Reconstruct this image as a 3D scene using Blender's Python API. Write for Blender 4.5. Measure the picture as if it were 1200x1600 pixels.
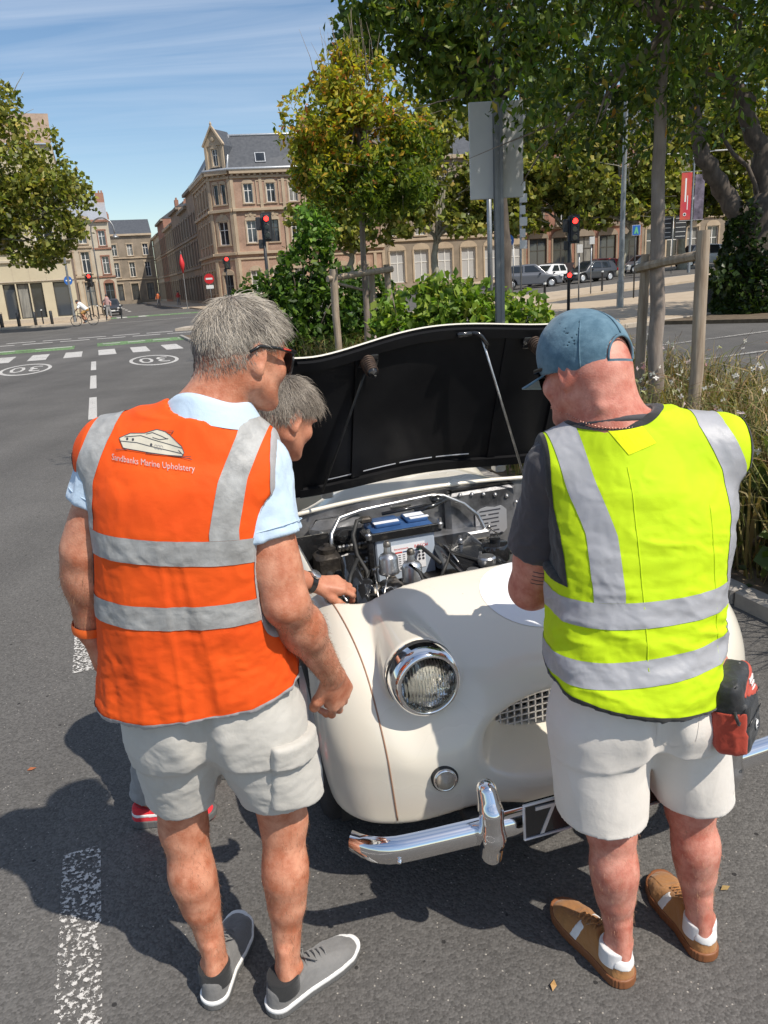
import bpy, bmesh, math, random
import numpy as np
from mathutils import Matrix, Vector
from mathutils.bvhtree import BVHTree
R = math.radians
rng = np.random.default_rng(7)
random.seed(7)
SC = bpy.context.scene
for o in list(bpy.data.objects): bpy.data.objects.remove(o)
COL = SC.collection

# ------------------------------------------------------------------ camera, sky, sun
cam = bpy.data.cameras.new('camera'); camo = bpy.data.objects.new('camera', cam); COL.objects.link(camo)
cam.sensor_fit = 'HORIZONTAL'; cam.sensor_width = 36; cam.lens = 36; cam.clip_end = 3000; cam.clip_start = .05
_dn = Vector((237., -3950., 1200.)).normalized(); _up = -_dn
_fw = (Vector((0, 0, 1)) - _up*_up.z).normalized(); _rt = _fw.cross(_up)
if _rt.x < 0: _rt = -_rt
camo.matrix_world = Matrix(((_rt.x, _rt.y, -_rt.z, 0), (_fw.x, _fw.y, -_fw.z, 0), (_up.x, _up.y, -_up.z, 1.8), (0, 0, 0, 1)))
SC.camera = camo
SUN_EL, SUN_AZ = R(53), R(132)            # azimuth clockwise from +Y
SD = Vector((math.sin(SUN_AZ)*math.cos(SUN_EL), math.cos(SUN_AZ)*math.cos(SUN_EL), math.sin(SUN_EL)))
sl = bpy.data.lights.new('sun', 'SUN'); sl.energy = 4.6; sl.angle = R(.53); sl.color = (1, .955, .88)
so = bpy.data.objects.new('sun', sl); COL.objects.link(so)
so.rotation_euler = (-SD).to_track_quat('-Z', 'Y').to_euler(); so.location = (5, -5, 12)
W = bpy.data.worlds.new('World'); SC.world = W; W.use_nodes = True
def world_nodes():
    nt = W.node_tree; nt.nodes.clear(); N = nt.nodes.new; L = nt.links.new
    out = N('ShaderNodeOutputWorld'); bg = N('ShaderNodeBackground'); bg.inputs[1].default_value = .13
    sky = N('ShaderNodeTexSky'); sky.sky_type = 'NISHITA'; sky.sun_disc = False
    sky.sun_elevation = SUN_EL; sky.sun_rotation = SUN_AZ; sky.air_density = 1.0; sky.dust_density = .35; sky.ozone_density = 1.6
    hs = N('ShaderNodeHueSaturation'); hs.inputs['Saturation'].default_value = 1.12; L(sky.outputs[0], hs.inputs['Color'])
    tc = N('ShaderNodeTexCoord'); sep = N('ShaderNodeSeparateXYZ'); L(tc.outputs['Generated'], sep.inputs[0])
    # thin cirrus on a high flat layer: direction / height
    mx = N('ShaderNodeMath'); mx.operation = 'MAXIMUM'; mx.inputs[1].default_value = .10; L(sep.outputs[2], mx.inputs[0])
    dv = N('ShaderNodeVectorMath'); dv.operation = 'DIVIDE'; cb = N('ShaderNodeCombineXYZ')
    for i in range(3): L(mx.outputs[0], cb.inputs[i])
    L(tc.outputs['Generated'], dv.inputs[0]); L(cb.outputs[0], dv.inputs[1])
    mp = N('ShaderNodeMapping'); mp.inputs['Rotation'].default_value = (0, 0, R(-8)); mp.inputs['Scale'].default_value = (.45, 2.3, 1)
    L(dv.outputs[0], mp.inputs[0])
    nz = N('ShaderNodeTexNoise'); nz.inputs['Scale'].default_value = .9; nz.inputs['Detail'].default_value = 7; nz.inputs['Roughness'].default_value = .55; nz.inputs['Distortion'].default_value = .7
    L(mp.outputs[0], nz.inputs[0])
    rp = N('ShaderNodeValToRGB'); rp.color_ramp.elements[0].position = .38; rp.color_ramp.elements[1].position = .72
    rp.color_ramp.elements[1].color = (.62, .62, .62, 1); L(nz.outputs[0], rp.inputs[0])
    fade = N('ShaderNodeMapRange'); fade.inputs[1].default_value = .12; fade.inputs[2].default_value = .42; L(sep.outputs[2], fade.inputs[0]); fm = N('ShaderNodeMath'); fm.operation = 'MULTIPLY'; L(rp.outputs[0], fm.inputs[0]); L(fade.outputs[0], fm.inputs[1])
    mix = N('ShaderNodeMix'); mix.data_type = 'RGBA'; L(fm.outputs[0], mix.inputs[0]); L(hs.outputs[0], mix.inputs[6]); mix.inputs[7].default_value = (7.4, 7.9, 8.7, 1)
    L(mix.outputs[2], bg.inputs[0]); L(bg.outputs[0], out.inputs[0])
world_nodes()
SC.view_settings.view_transform = 'Standard'; SC.view_settings.look = 'None'; SC.view_settings.gamma = 1
SC.view_settings.use_curve_mapping = False; SC.view_settings.exposure = .05
SC.view_settings.use_white_balance = True; SC.view_settings.white_balance_temperature = 6750; SC.view_settings.white_balance_tint = 10
SC.cycles.max_bounces = 8; SC.cycles.transparent_max_bounces = 12

# ------------------------------------------------------------------ object helpers
def tag(o, label=None, cat=None, group=None, kind=None):
    if label: o['label'] = label
    if cat: o['category'] = cat
    if group: o['group'] = group
    if kind: o['kind'] = kind
    return o
def thing(name, label, cat, loc=(0, 0, 0), group=None, kind=None):
    o = bpy.data.objects.new(name, None); COL.objects.link(o); o.location = loc; o.empty_display_size = .1
    return tag(o, label, cat, group, kind)
def wloc(o):
    l = Vector(o.location)
    while o.parent: o = o.parent; l = l + Vector(o.location)
    return l
def obj(name, me, m=None, parent=None, label=None):
    """link a mesh whose vertices are in world space; a part hangs under its thing"""
    o = bpy.data.objects.new(name, me); COL.objects.link(o); me.name = name
    if m is not None and len(me.materials) == 0: me.materials.append(m)
    if parent is not None:
        o.parent = parent
        if parent.type == 'EMPTY': o.location = -Vector(parent.location)
    if label: o['label'] = label
    return o
def copy_tree(o, parent=None):
    c = o.copy(); COL.objects.link(c)
    if parent is not None: c.parent = parent
    for ch in o.children: copy_tree(ch, c)
    return c
def mesh(V, F, smooth=False, mats=None, mi=None):
    """V (n,3); F array (m,3|4) or list of index tuples"""
    me = bpy.data.meshes.new('m'); V = np.asarray(V, np.float32)
    if isinstance(F, np.ndarray):
        k = F.shape[1]; m = len(F)
        me.vertices.add(len(V)); me.vertices.foreach_set('co', V.ravel())
        me.loops.add(m*k); me.loops.foreach_set('vertex_index', F.astype(np.int32).ravel())
        me.polygons.add(m); me.polygons.foreach_set('loop_start', np.arange(0, m*k, k, dtype=np.int32))
        if smooth: me.polygons.foreach_set('use_smooth', np.ones(m, bool))
        me.update(calc_edges=True)
    else:
        me.from_pydata(V.tolist(), [], F)
        if smooth: me.polygons.foreach_set('use_smooth', np.ones(len(me.polygons), bool))
    if mats:
        for x in mats: me.materials.append(x)
        if mi is not None: me.polygons.foreach_set('material_index', np.asarray(mi, np.int32))
    return me
class MB:
    """collects simple solids into one mesh"""
    def __init__(s): s.V = []; s.F = []; s.mi = []; s.cur = 0
    def add(s, V, F):
        n = len(s.V); s.V += [tuple(v) for v in V]
        for f in F: s.F.append(tuple(i+n for i in f)); s.mi.append(s.cur)
        return s
    def box(s, c, d, rot=None, ax=None, bev=0):
        """centre, full size; rot: z angle; ax: 3 axis vectors"""
        hx, hy, hz = d[0]/2, d[1]/2, d[2]/2; P = []
        if ax is None:
            cs, sn = math.cos(rot or 0), math.sin(rot or 0); ax = ((cs, sn, 0), (-sn, cs, 0), (0, 0, 1))
        A = [Vector(a) for a in ax]; c = Vector(c)
        if bev <= 0:
            for z in (-hz, hz):
                for x, y in ((-hx, -hy), (hx, -hy), (hx, hy), (-hx, hy)): P.append(c+A[0]*x+A[1]*y+A[2]*z)
            return s.add(P, [(3, 2, 1, 0), (4, 5, 6, 7), (0, 1, 5, 4), (1, 2, 6, 5), (2, 3, 7, 6), (3, 0, 4, 7)])
        b = min(bev, hx*.99, hy*.99, hz*.99); rings = []
        for z, q in ((-hz, b), (-hz+b, 0), (hz-b, 0), (hz, b)):
            X, Y = hx-q, hy-q; k = b
            rings.append([(-X+k, -Y, z), (X-k, -Y, z), (X, -Y+k, z), (X, Y-k, z), (X-k, Y, z), (-X+k, Y, z), (-X, Y-k, z), (-X, -Y+k, z)])
        for r in rings:
            for x, y, z in r: P.append(c+A[0]*x+A[1]*y+A[2]*z)
        F = [tuple(range(7, -1, -1)), tuple(range(24, 32))]
        for i in range(3):
            for j in range(8): a = i*8+j; b2 = i*8+(j+1) % 8; F.append((a, b2, b2+8, a+8))
        return s.add(P, F)
    def tube(s, pts, r, n=10, cap=True):
        """tube along points; r number or list"""
        pts = [Vector(p) for p in pts]; m = len(pts); rs = [r]*m if not hasattr(r, '__len__') else r
        P = []; prev = None
        for i, p in enumerate(pts):
            t = (pts[min(i+1, m-1)]-pts[max(i-1, 0)])
            t = t.normalized() if t.length > 1e-9 else Vector((0, 0, 1))
            if prev is None: a = t.orthogonal().normalized()
            else:
                a = prev-t*prev.dot(t); a = a.normalized() if a.length > 1e-6 else t.orthogonal().normalized()
            prev = a; b = t.cross(a)
            for j in range(n): w = 2*math.pi*j/n; P.append(p+(a*math.cos(w)+b*math.sin(w))*rs[i])
        F = [(i*n+j, i*n+(j+1) % n, (i+1)*n+(j+1) % n, (i+1)*n+j) for i in range(m-1) for j in range(n)]
        if cap: F += [tuple(range(n-1, -1, -1)), tuple((m-1)*n+j for j in range(n))]
        return s.add(P, F)
    def lathe(s, prof, c, axis=(0, 0, 1), n=24, cap=True):
        """profile of (radius, along) about axis through c"""
        c = Vector(c); t = Vector(axis).normalized(); a = t.orthogonal().normalized(); b = t.cross(a); P = []
        for r, z in prof:
            for j in range(n): w = 2*math.pi*j/n; P.append(c+t*z+(a*math.cos(w)+b*math.sin(w))*r)
        m = len(prof)
        F = [(i*n+j, i*n+(j+1) % n, (i+1)*n+(j+1) % n, (i+1)*n+j) for i in range(m-1) for j in range(n)]
        if cap: F += [tuple(range(n-1, -1, -1)), tuple((m-1)*n+j for j in range(n))]
        return s.add(P, F)
    def prism(s, poly, o, ax, ay, az, h0, h1):
        """2D polygon in plane (ax, ay) at o extruded along az from h0 to h1"""
        o = Vector(o); ax = Vector(ax); ay = Vector(ay); az = Vector(az); n = len(poly)
        P = [o+ax*x+ay*y+az*h0 for x, y in poly]+[o+ax*x+ay*y+az*h1 for x, y in poly]
        F = [tuple(range(n-1, -1, -1)), tuple(range(n, 2*n))]+[(i, (i+1) % n, n+(i+1) % n, n+i) for i in range(n)]
        return s.add(P, F)
    def grid(s, fn, nu, nv, closed_u=False):
        P = [fn(i/(nu if closed_u else nu-1), j/(nv-1)) for j in range(nv) for i in range(nu)]
        F = []
        for j in range(nv-1):
            for i in range(nu if closed_u else nu-1):
                a = j*nu+i; b = j*nu+(i+1) % nu; F.append((a, b, b+nu, a+nu))
        return s.add(P, F)
    def me(s, smooth=False, mats=None, auto=None):
        me = bpy.data.meshes.new('m'); me.from_pydata([tuple(v) for v in s.V], [], s.F)
        bm = bmesh.new(); bm.from_mesh(me); bmesh.ops.recalc_face_normals(bm, faces=bm.faces[:])
        if auto is not None:
            for f in bm.faces: f.smooth = True
            lim = R(auto)
            for e in bm.edges:
                if len(e.link_faces) == 2 and e.calc_face_angle(0) > lim: e.smooth = False
        elif smooth:
            for f in bm.faces: f.smooth = True
        bm.to_mesh(me); bm.free()
        if mats:
            for x in mats: me.materials.append(x)
            me.polygons.foreach_set('material_index', np.asarray(s.mi, np.int32))
        return me

# ------------------------------------------------------------------ materials
MATS = {}
def mat(name, col, rough=.6, metal=0, col2=None, nscale=8, detail=5, lo=.35, hi=.65, bump=0, bscale=60, coat=0, sss=0, spec=None,
        attr=None, trans=0, glass=0, emit=None, stretch=None, sheen=0, bdetail=4, extra=None, coord='Object', ior=1.45):
    m = bpy.data.materials.new(name); MATS[name] = m; m.use_nodes = True; nt = m.node_tree; N = nt.nodes.new; L = nt.links.new
    b = nt.nodes['Principled BSDF']; I = b.inputs
    I['Base Color'].default_value = (*col, 1); I['Roughness'].default_value = rough; I['Metallic'].default_value = metal
    if spec is not None: I['Specular IOR Level'].default_value = spec
    if coat: I['Coat Weight'].default_value = coat; I['Coat Roughness'].default_value = .04
    if sss: I['Subsurface Weight'].default_value = sss; I['Subsurface Radius'].default_value = (.012, .005, .003); I['Subsurface Scale'].default_value = 1
    if sheen: I['Sheen Weight'].default_value = sheen; I['Sheen Roughness'].default_value = .5
    if glass: I['Transmission Weight'].default_value = glass; I['IOR'].default_value = ior
    if emit: I['Emission Color'].default_value = (*emit[:3], 1); I['Emission Strength'].default_value = emit[3]
    tc = N('ShaderNodeTexCoord'); src = tc.outputs[coord]
    if stretch:
        mp = N('ShaderNodeMapping'); mp.inputs['Scale'].default_value = stretch; L(src, mp.inputs[0]); src = mp.outputs[0]
    if col2 is not None:
        nz = N('ShaderNodeTexNoise'); nz.inputs['Scale'].default_value = nscale; nz.inputs['Detail'].default_value = detail; nz.inputs['Roughness'].default_value = .6; L(src, nz.inputs[0])
        rp = N('ShaderNodeValToRGB'); rp.color_ramp.elements[0].position = lo; rp.color_ramp.elements[1].position = hi
        rp.color_ramp.elements[0].color = (*col, 1); rp.color_ramp.elements[1].color = (*col2, 1); L(nz.outputs[0], rp.inputs[0]); L(rp.outputs[0], I['Base Color'])
    if attr:
        at = N('ShaderNodeAttribute'); at.attribute_name = attr; L(at.outputs['Color'], I['Base Color'])
        if trans:
            tr = N('ShaderNodeBsdfTranslucent'); mul = N('ShaderNodeMix'); mul.data_type = 'RGBA'; mul.blend_type = 'MULTIPLY'; mul.inputs[0].default_value = 1
            L(at.outputs['Color'], mul.inputs[6]); mul.inputs[7].default_value = (1.25, 1.35, .5, 1); L(mul.outputs[2], tr.inputs[0])
            ms = N('ShaderNodeMixShader'); ms.inputs[0].default_value = trans; L(b.outputs[0], ms.inputs[1]); L(tr.outputs[0], ms.inputs[2])
            L(ms.outputs[0], nt.nodes['Material Output'].inputs[0])
    if bump:
        bz = N('ShaderNodeTexNoise'); bz.inputs['Scale'].default_value = bscale; bz.inputs['Detail'].default_value = bdetail; L(src, bz.inputs[0])
        bp = N('ShaderNodeBump'); bp.inputs['Strength'].default_value = bump; bp.inputs['Distance'].default_value = .01; L(bz.outputs[0], bp.inputs['Height']); L(bp.outputs[0], I['Normal'])
    if extra: extra(nt, b, src)
    return m

# ------------------------------------------------------------------ numpy noise
_perm = np.random.default_rng(3).permutation(256).astype(np.int64); _perm = np.concatenate([_perm, _perm, _perm])
_grad = np.random.default_rng(4).normal(size=(256, 3)); _grad /= np.linalg.norm(_grad, axis=1)[:, None]
def noise3(p):
    p = np.asarray(p, np.float64); i = np.floor(p).astype(np.int64); f = p-i; i &= 255; u = f*f*f*(f*(f*6-15)+10); out = 0
    for dx in (0, 1):
        for dy in (0, 1):
            for dz in (0, 1):
                h = _perm[_perm[_perm[i[:, 0]+dx]+((i[:, 1]+dy) & 255)]+((i[:, 2]+dz) & 255)]
                g = _grad[h]; d = (g*(f-np.array([dx, dy, dz]))).sum(1)
                w = (u[:, 0] if dx else 1-u[:, 0])*(u[:, 1] if dy else 1-u[:, 1])*(u[:, 2] if dz else 1-u[:, 2]); out = out+w*d
    return out
def fbm(p, o=3):
    p = np.asarray(p, float); s = 0; a = 1
    for k in range(o): s = s+a*noise3(p*2**k+k*17.3); a *= .5
    return s

# ------------------------------------------------------------------ implicit surfaces
def sub3(*v): return np.array(v, float)
def nrm(v): v = np.asarray(v, float); return v/np.linalg.norm(v)
def frame(f, u):
    """rows: right, forward, up"""
    f = nrm(f); u = np.asarray(u, float); u = nrm(u-f*(u@f)); return np.array([np.cross(f, u), f, u])
class SDF:
    def __init__(s, lo, hi, h):
        s.lo = np.array(lo, float); s.h = h; s.n = np.ceil((np.array(hi)-s.lo)/h).astype(int)+1
        s.ax = [np.float32(s.lo[i])+np.float32(h)*np.arange(s.n[i], dtype=np.float32) for i in range(3)]
        s.D = np.full(s.n, 9., np.float32)
    def _sl(s, lo, hi):
        a = np.clip(np.floor((np.array(lo)-s.lo)/s.h).astype(int), 0, s.n); b = np.clip(np.ceil((np.array(hi)-s.lo)/s.h).astype(int)+1, 0, s.n)
        sl = tuple(slice(a[i], b[i]) for i in range(3))
        X, Y, Z = s.ax[0][sl[0]][:, None, None], s.ax[1][sl[1]][None, :, None], s.ax[2][sl[2]][None, None, :]
        return sl, X, Y, Z
    def put(s, fn, lo=None, hi=None, k=.0, op='u', m=None):
        """op u union, s subtract, i intersect (i works on the whole box)"""
        if lo is None: lo, hi = s.lo, s.lo+s.n*s.h; m = 0
        m = (k+3*s.h) if m is None else m
        sl, X, Y, Z = s._sl(np.array(lo)-m, np.array(hi)+m)
        if min(q.stop-q.start for q in sl) <= 0: return s
        a = s.D[sl]; b = np.broadcast_to(fn(X, Y, Z), a.shape)
        if op == 'u':
            if k: hh = np.clip(.5+.5*(a-b)/k, 0, 1); r = a+(b-a)*hh-k*hh*(1-hh)
            else: r = np.minimum(a, b)
        else:
            if op == 's': b = -b
            if k: hh = np.clip(.5+.5*(b-a)/k, 0, 1); r = a+(b-a)*hh+k*hh*(1-hh)
            else: r = np.maximum(a, b)
        s.D[sl] = r; return s
    def cone(s, a, b, ra, rb=None, k=.02, op='u', flat=None):
        """round cone a->b; flat=(axis, factor) squashes it along a world axis"""
        a = np.array(a, float); b = np.array(b, float); rb = ra if rb is None else rb; ab = b-a; L2 = max(ab@ab, 1e-9)
        r = max(ra, rb)
        def fn(X, Y, Z):
            x, y, z = X-a[0], Y-a[1], Z-a[2]
            t = np.clip((x*ab[0]+y*ab[1]+z*ab[2])/L2, 0, 1); x, y, z = x-t*ab[0], y-t*ab[1], z-t*ab[2]
            q = x*x+y*y+z*z
            if flat is not None:
                w = flat[0]; e = x*w[0]+y*w[1]+z*w[2]; q = q+e*e*(1/flat[1]**2-1)
            return np.sqrt(q)-(ra+(rb-ra)*t)
        return s.put(fn, np.minimum(a, b)-r, np.maximum(a, b)+r, k, op)
    def chain(s, pts, rs, k=.02, op='u', flat=None):
        for i in range(len(pts)-1): s.cone(pts[i], pts[i+1], rs[i], rs[i+1], k, op, flat)
        return s
    def ell(s, c, r, M=None, k=.02, op='u'):
        """ellipsoid; M rows are its axes"""
        c = np.array(c, float); r = np.array(r, float); M = np.eye(3) if M is None else np.array(M, float)
        def fn(X, Y, Z):
            x, y, z = X-c[0], Y-c[1], Z-c[2]; k0 = 0; k1 = 0
            for i in range(3):
                e = (x*M[i][0]+y*M[i][1]+z*M[i][2])/r[i]; k0 = k0+e*e; k1 = k1+(e/r[i])**2
            k0 = np.sqrt(k0); k1 = np.sqrt(k1); return k0*(k0-1)/np.maximum(k1, 1e-6)
        e = np.sqrt(((M*r[:, None])**2).sum(0)); return s.put(fn, c-e, c+e, k, op)
    def rbox(s, c, hs, rad=.005, M=None, k=0, op='u'):
        c = np.array(c, float); hs = np.array(hs, float); M = np.eye(3) if M is None else np.array(M, float)
        def fn(X, Y, Z):
            x, y, z = X-c[0], Y-c[1], Z-c[2]
            q = [np.abs(x*M[i][0]+y*M[i][1]+z*M[i][2])-hs[i]+rad for i in range(3)]
            return np.sqrt(sum(np.maximum(e, 0)**2 for e in q))+np.minimum(np.maximum(np.maximum(q[0], q[1]), q[2]), 0)-rad
        e = (np.abs(M)*hs[:, None]).sum(0); return s.put(fn, c-e, c+e, k, op)
    def plane(s, p, n, k=0):
        """keep the side the normal points away from"""
        p = np.array(p, float); n = nrm(n); return s.put(lambda X, Y, Z: (X-p[0])*n[0]+(Y-p[1])*n[1]+(Z-p[2])*n[2], k=k, op='i')
    def stack(s, sec, k=.02, op='u', off=0, ex=2.4):
        """sections (z, cx, cy, rx, ry, yaw) blended along z"""
        sec = np.array(sorted(sec), float); z0, z1 = sec[0, 0], sec[-1, 0]; r = max(sec[:, 3].max(), sec[:, 4].max())+abs(off)
        def smooth(z, col):
            # monotone-ish cubic through the table
            x, y = sec[:, 0], sec[:, col]; d = np.gradient(y, x); i = np.clip(np.searchsorted(x, z)-1, 0, len(x)-2)
            h = x[i+1]-x[i]; t = np.clip((z-x[i])/h, 0, 1)
            return (2*t**3-3*t**2+1)*y[i]+(t**3-2*t**2+t)*h*d[i]+(-2*t**3+3*t**2)*y[i+1]+(t**3-t**2)*h*d[i+1]
        def fn(X, Y, Z):
            z = Z.ravel().astype(float); v = [smooth(z, c).astype(np.float32)[None, None, :] for c in range(1, 6)]
            cs, sn = np.cos(v[4]), np.sin(v[4]); x = X-v[0]; y = Y-v[1]; a = np.abs(x*cs+y*sn)/(v[2]+off); b = np.abs(-x*sn+y*cs)/(v[3]+off)
            q = (a**ex+b**ex)**(1/ex); d = (q-1)*np.minimum(v[2], v[3])*.9
            return np.maximum(np.maximum(d, Z-z1-off), z0-off-Z)
        lo = np.array([sec[:, 1].min()-r, sec[:, 2].min()-r, z0]); hi = np.array([sec[:, 1].max()+r, sec[:, 2].max()+r, z1]); return s.put(fn, lo, hi, k, op)
    def sample(s, p):
        q = (np.asarray(p)-s.lo)/s.h; i = np.clip(np.floor(q).astype(int), 0, s.n-2); f = np.clip(q-i, 0, 1); D = s.D; o = 0
        for dx in (0, 1):
            for dy in (0, 1):
                for dz in (0, 1):
                    w = (f[:, 0] if dx else 1-f[:, 0])*(f[:, 1] if dy else 1-f[:, 1])*(f[:, 2] if dz else 1-f[:, 2])
                    o = o+w*D[i[:, 0]+dx, i[:, 1]+dy, i[:, 2]+dz]
        return o
    def normals(s, p, e=None):
        e = s.h*.9 if e is None else e; g = np.stack([s.sample(p+np.eye(3)[i]*e)-s.sample(p-np.eye(3)[i]*e) for i in range(3)], 1)
        return g/np.maximum(np.linalg.norm(g, axis=1), 1e-9)[:, None]
    def nets(s, newton=2):
        D = s.D; S = D < 0; n = s.n
        c = np.zeros(n-1, np.uint8)
        for dx in (0, 1):
            for dy in (0, 1):
                for dz in (0, 1): c += S[dx:n[0]-1+dx, dy:n[1]-1+dy, dz:n[2]-1+dz]
        I = np.argwhere((c > 0) & (c < 8)); idx = np.full(n-1, -1, np.int32); idx[I[:, 0], I[:, 1], I[:, 2]] = np.arange(len(I))
        acc = np.zeros((len(I), 3)); cnt = np.zeros(len(I))
        cor = [(a, b, c2) for a in (0, 1) for b in (0, 1) for c2 in (0, 1)]
        val = {q: D[I[:, 0]+q[0], I[:, 1]+q[1], I[:, 2]+q[2]] for q in cor}
        for q in cor:
            for ax in range(3):
                if q[ax] == 0:
                    q2 = list(q); q2[ax] = 1; q2 = tuple(q2); a, b = val[q], val[q2]; cr = (a < 0) != (b < 0); t = np.where(cr, a/np.where(cr, a-b, 1), 0)
                    p = np.tile(np.array(q, float), (len(I), 1)); p[:, ax] = t; acc[cr] += p[cr]; cnt[cr] += 1
        V = s.lo+(I+acc/cnt[:, None])*s.h; F = []
        for ax in range(3):
            a1, a2 = (ax+1) % 3, (ax+2) % 3; sl0 = [slice(None)]*3; sl1 = [slice(None)]*3; sl0[ax] = slice(0, -1); sl1[ax] = slice(1, None)
            A, B = S[tuple(sl0)], S[tuple(sl1)]; E = np.argwhere(A != B); E = E[(E[:, a1] > 0) & (E[:, a2] > 0) & (E[:, a1] < n[a1]-1) & (E[:, a2] < n[a2]-1)]
            if not len(E): continue
            o1 = np.zeros(3, int); o1[a1] = 1; o2 = np.zeros(3, int); o2[a2] = 1
            g = lambda e: idx[e[:, 0], e[:, 1], e[:, 2]]
            Q = np.stack([g(E-o1-o2), g(E-o2), g(E), g(E-o1)], 1); fl = ~A[E[:, 0], E[:, 1], E[:, 2]]
            Q[fl] = Q[fl][:, ::-1]; F.append(Q)
        F = np.concatenate(F); 
        for _ in range(newton):
            nn = s.normals(V, s.h*.6); V = V-nn*np.clip(s.sample(V), -s.h*.5, s.h*.5)[:, None]
        return V, F
    def mesh(s, newton=2, disp=None, normals=True, keep=None):
        V, F = s.nets(newton); N = None
        if disp is not None: N = s.normals(V); V = V+N*disp(V, N)[:, None]
        if keep is not None:
            cen = V[F].mean(1); F = F[keep(cen)]; u, inv = np.unique(F, return_inverse=True); V = V[u]; F = inv.reshape(F.shape)
        me = mesh(V, F, True)
        if normals and disp is None:
            N = s.normals(V); me.normals_split_custom_set_from_vertices(N.tolist())
        return me
def clone(g): 
    c = SDF.__new__(SDF); c.lo, c.h, c.n, c.ax, c.D = g.lo, g.h, g.n, g.ax, g.D.copy(); return c

# ------------------------------------------------------------------ ground in street coordinates: s along the road, t to its right
DS = (-.325, .946); DT = (.946, .325); ANG = math.atan2(.325, .946)
def gzt(t):
    if t < 6: return 0.
    if t < 14: return .03*(t-6)**2/16
    return min(.03*(t-6)-.12, 1.5)
def ST(s, t, z=0): return Vector((s*DS[0]+t*DT[0], s*DS[1]+t*DT[1], gzt(t)+z))
def toST(x, y): return x*DS[0]+y*DS[1], x*DT[0]+y*DT[1]
def gz(x, y): return gzt(toST(x, y)[1])
def asph(nt, b, src):
    N = nt.nodes.new; L = nt.links.new
    big = N('ShaderNodeTexNoise'); big.inputs['Scale'].default_value = .55; big.inputs['Detail'].default_value = 6; big.inputs['Roughness'].default_value = .62; L(src, big.inputs[0])
    r0 = N('ShaderNodeValToRGB'); e = r0.color_ramp.elements; e[0].position = .30; e[1].position = .72; e[0].color = (.094, .089, .084, 1); e[1].color = (.134, .127, .119, 1); L(big.outputs[0], r0.inputs[0])
    mp = N('ShaderNodeMapping'); mp.inputs['Rotation'].default_value = (0, 0, -ANG); mp.inputs['Scale'].default_value = (1.1, .07, 1); L(src, mp.inputs[0]); tk = N('ShaderNodeTexNoise'); tk.inputs['Scale'].default_value = .9; tk.inputs['Detail'].default_value = 5; L(mp.outputs[0], tk.inputs[0]); tm = N('ShaderNodeMapRange'); tm.inputs[1].default_value = .3; tm.inputs[2].default_value = .7; tm.inputs[3].default_value = .86; tm.inputs[4].default_value = 1.12; L(tk.outputs[0], tm.inputs[0]); tmx = N('ShaderNodeMix'); tmx.data_type = 'RGBA'; tmx.blend_type = 'MULTIPLY'; tmx.inputs[0].default_value = 1; L(r0.outputs[0], tmx.inputs[6]); L(tm.outputs[0], tmx.inputs[7])
    v = N('ShaderNodeTexVoronoi'); v.inputs['Scale'].default_value = 130; L(src, v.inputs[0])
    hsv = N('ShaderNodeSeparateColor'); L(v.outputs['Color'], hsv.inputs[0]); mr = N('ShaderNodeMapRange'); mr.inputs[3].default_value = .72; mr.inputs[4].default_value = 1.26; L(hsv.outputs[0], mr.inputs[0])
    mu = N('ShaderNodeMix'); mu.data_type = 'RGBA'; mu.blend_type = 'MULTIPLY'; mu.inputs[0].default_value = 1; L(tmx.outputs[2], mu.inputs[6]); L(mr.outputs[0], mu.inputs[7])
    # a few pale chips and dark tar specks
    v2 = N('ShaderNodeTexVoronoi'); v2.inputs['Scale'].default_value = 34; L(src, v2.inputs[0]); lt = N('ShaderNodeMath'); lt.operation = 'LESS_THAN'; lt.inputs[1].default_value = .085; L(v2.outputs[0], lt.inputs[0])
    m2 = N('ShaderNodeMix'); m2.data_type = 'RGBA'; L(lt.outputs[0], m2.inputs[0]); L(mu.outputs[2], m2.inputs[6]); m2.inputs[7].default_value = (.36, .33, .29, 1)
    v3 = N('ShaderNodeTexVoronoi'); v3.inputs['Scale'].default_value = 9; v3.inputs['Randomness'].default_value = 1; L(src, v3.inputs[0]); n3 = N('ShaderNodeTexNoise'); n3.inputs['Scale'].default_value = 60; L(src, n3.inputs[0]); ad = N('ShaderNodeMath'); ad.operation = 'MULTIPLY_ADD'; ad.inputs[1].default_value = .10; L(n3.outputs[0], ad.inputs[0]); L(v3.outputs[0], ad.inputs[2])
    l3 = N('ShaderNodeMath'); l3.operation = 'LESS_THAN'; l3.inputs[1].default_value = .115; L(ad.outputs[0], l3.inputs[0]); m3 = N('ShaderNodeMix'); m3.data_type = 'RGBA'; L(l3.outputs[0], m3.inputs[0]); L(m2.outputs[2], m3.inputs[6]); m3.inputs[7].default_value = (.035, .033, .032, 1)
    L(m3.outputs[2], b.inputs['Base Color'])
    ds = N('ShaderNodeMath'); ds.operation = 'SUBTRACT'; ds.inputs[0].default_value = 1; L(v.outputs[0], ds.inputs[1]); bp = N('ShaderNodeBump'); bp.inputs['Strength'].default_value = .7; bp.inputs['Distance'].default_value = .003; L(ds.outputs[0], bp.inputs['Height']); L(bp.outputs[0], b.inputs['Normal'])
M_asph = mat('asphalt', (.11, .105, .1), .88, spec=.3, extra=asph)
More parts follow.
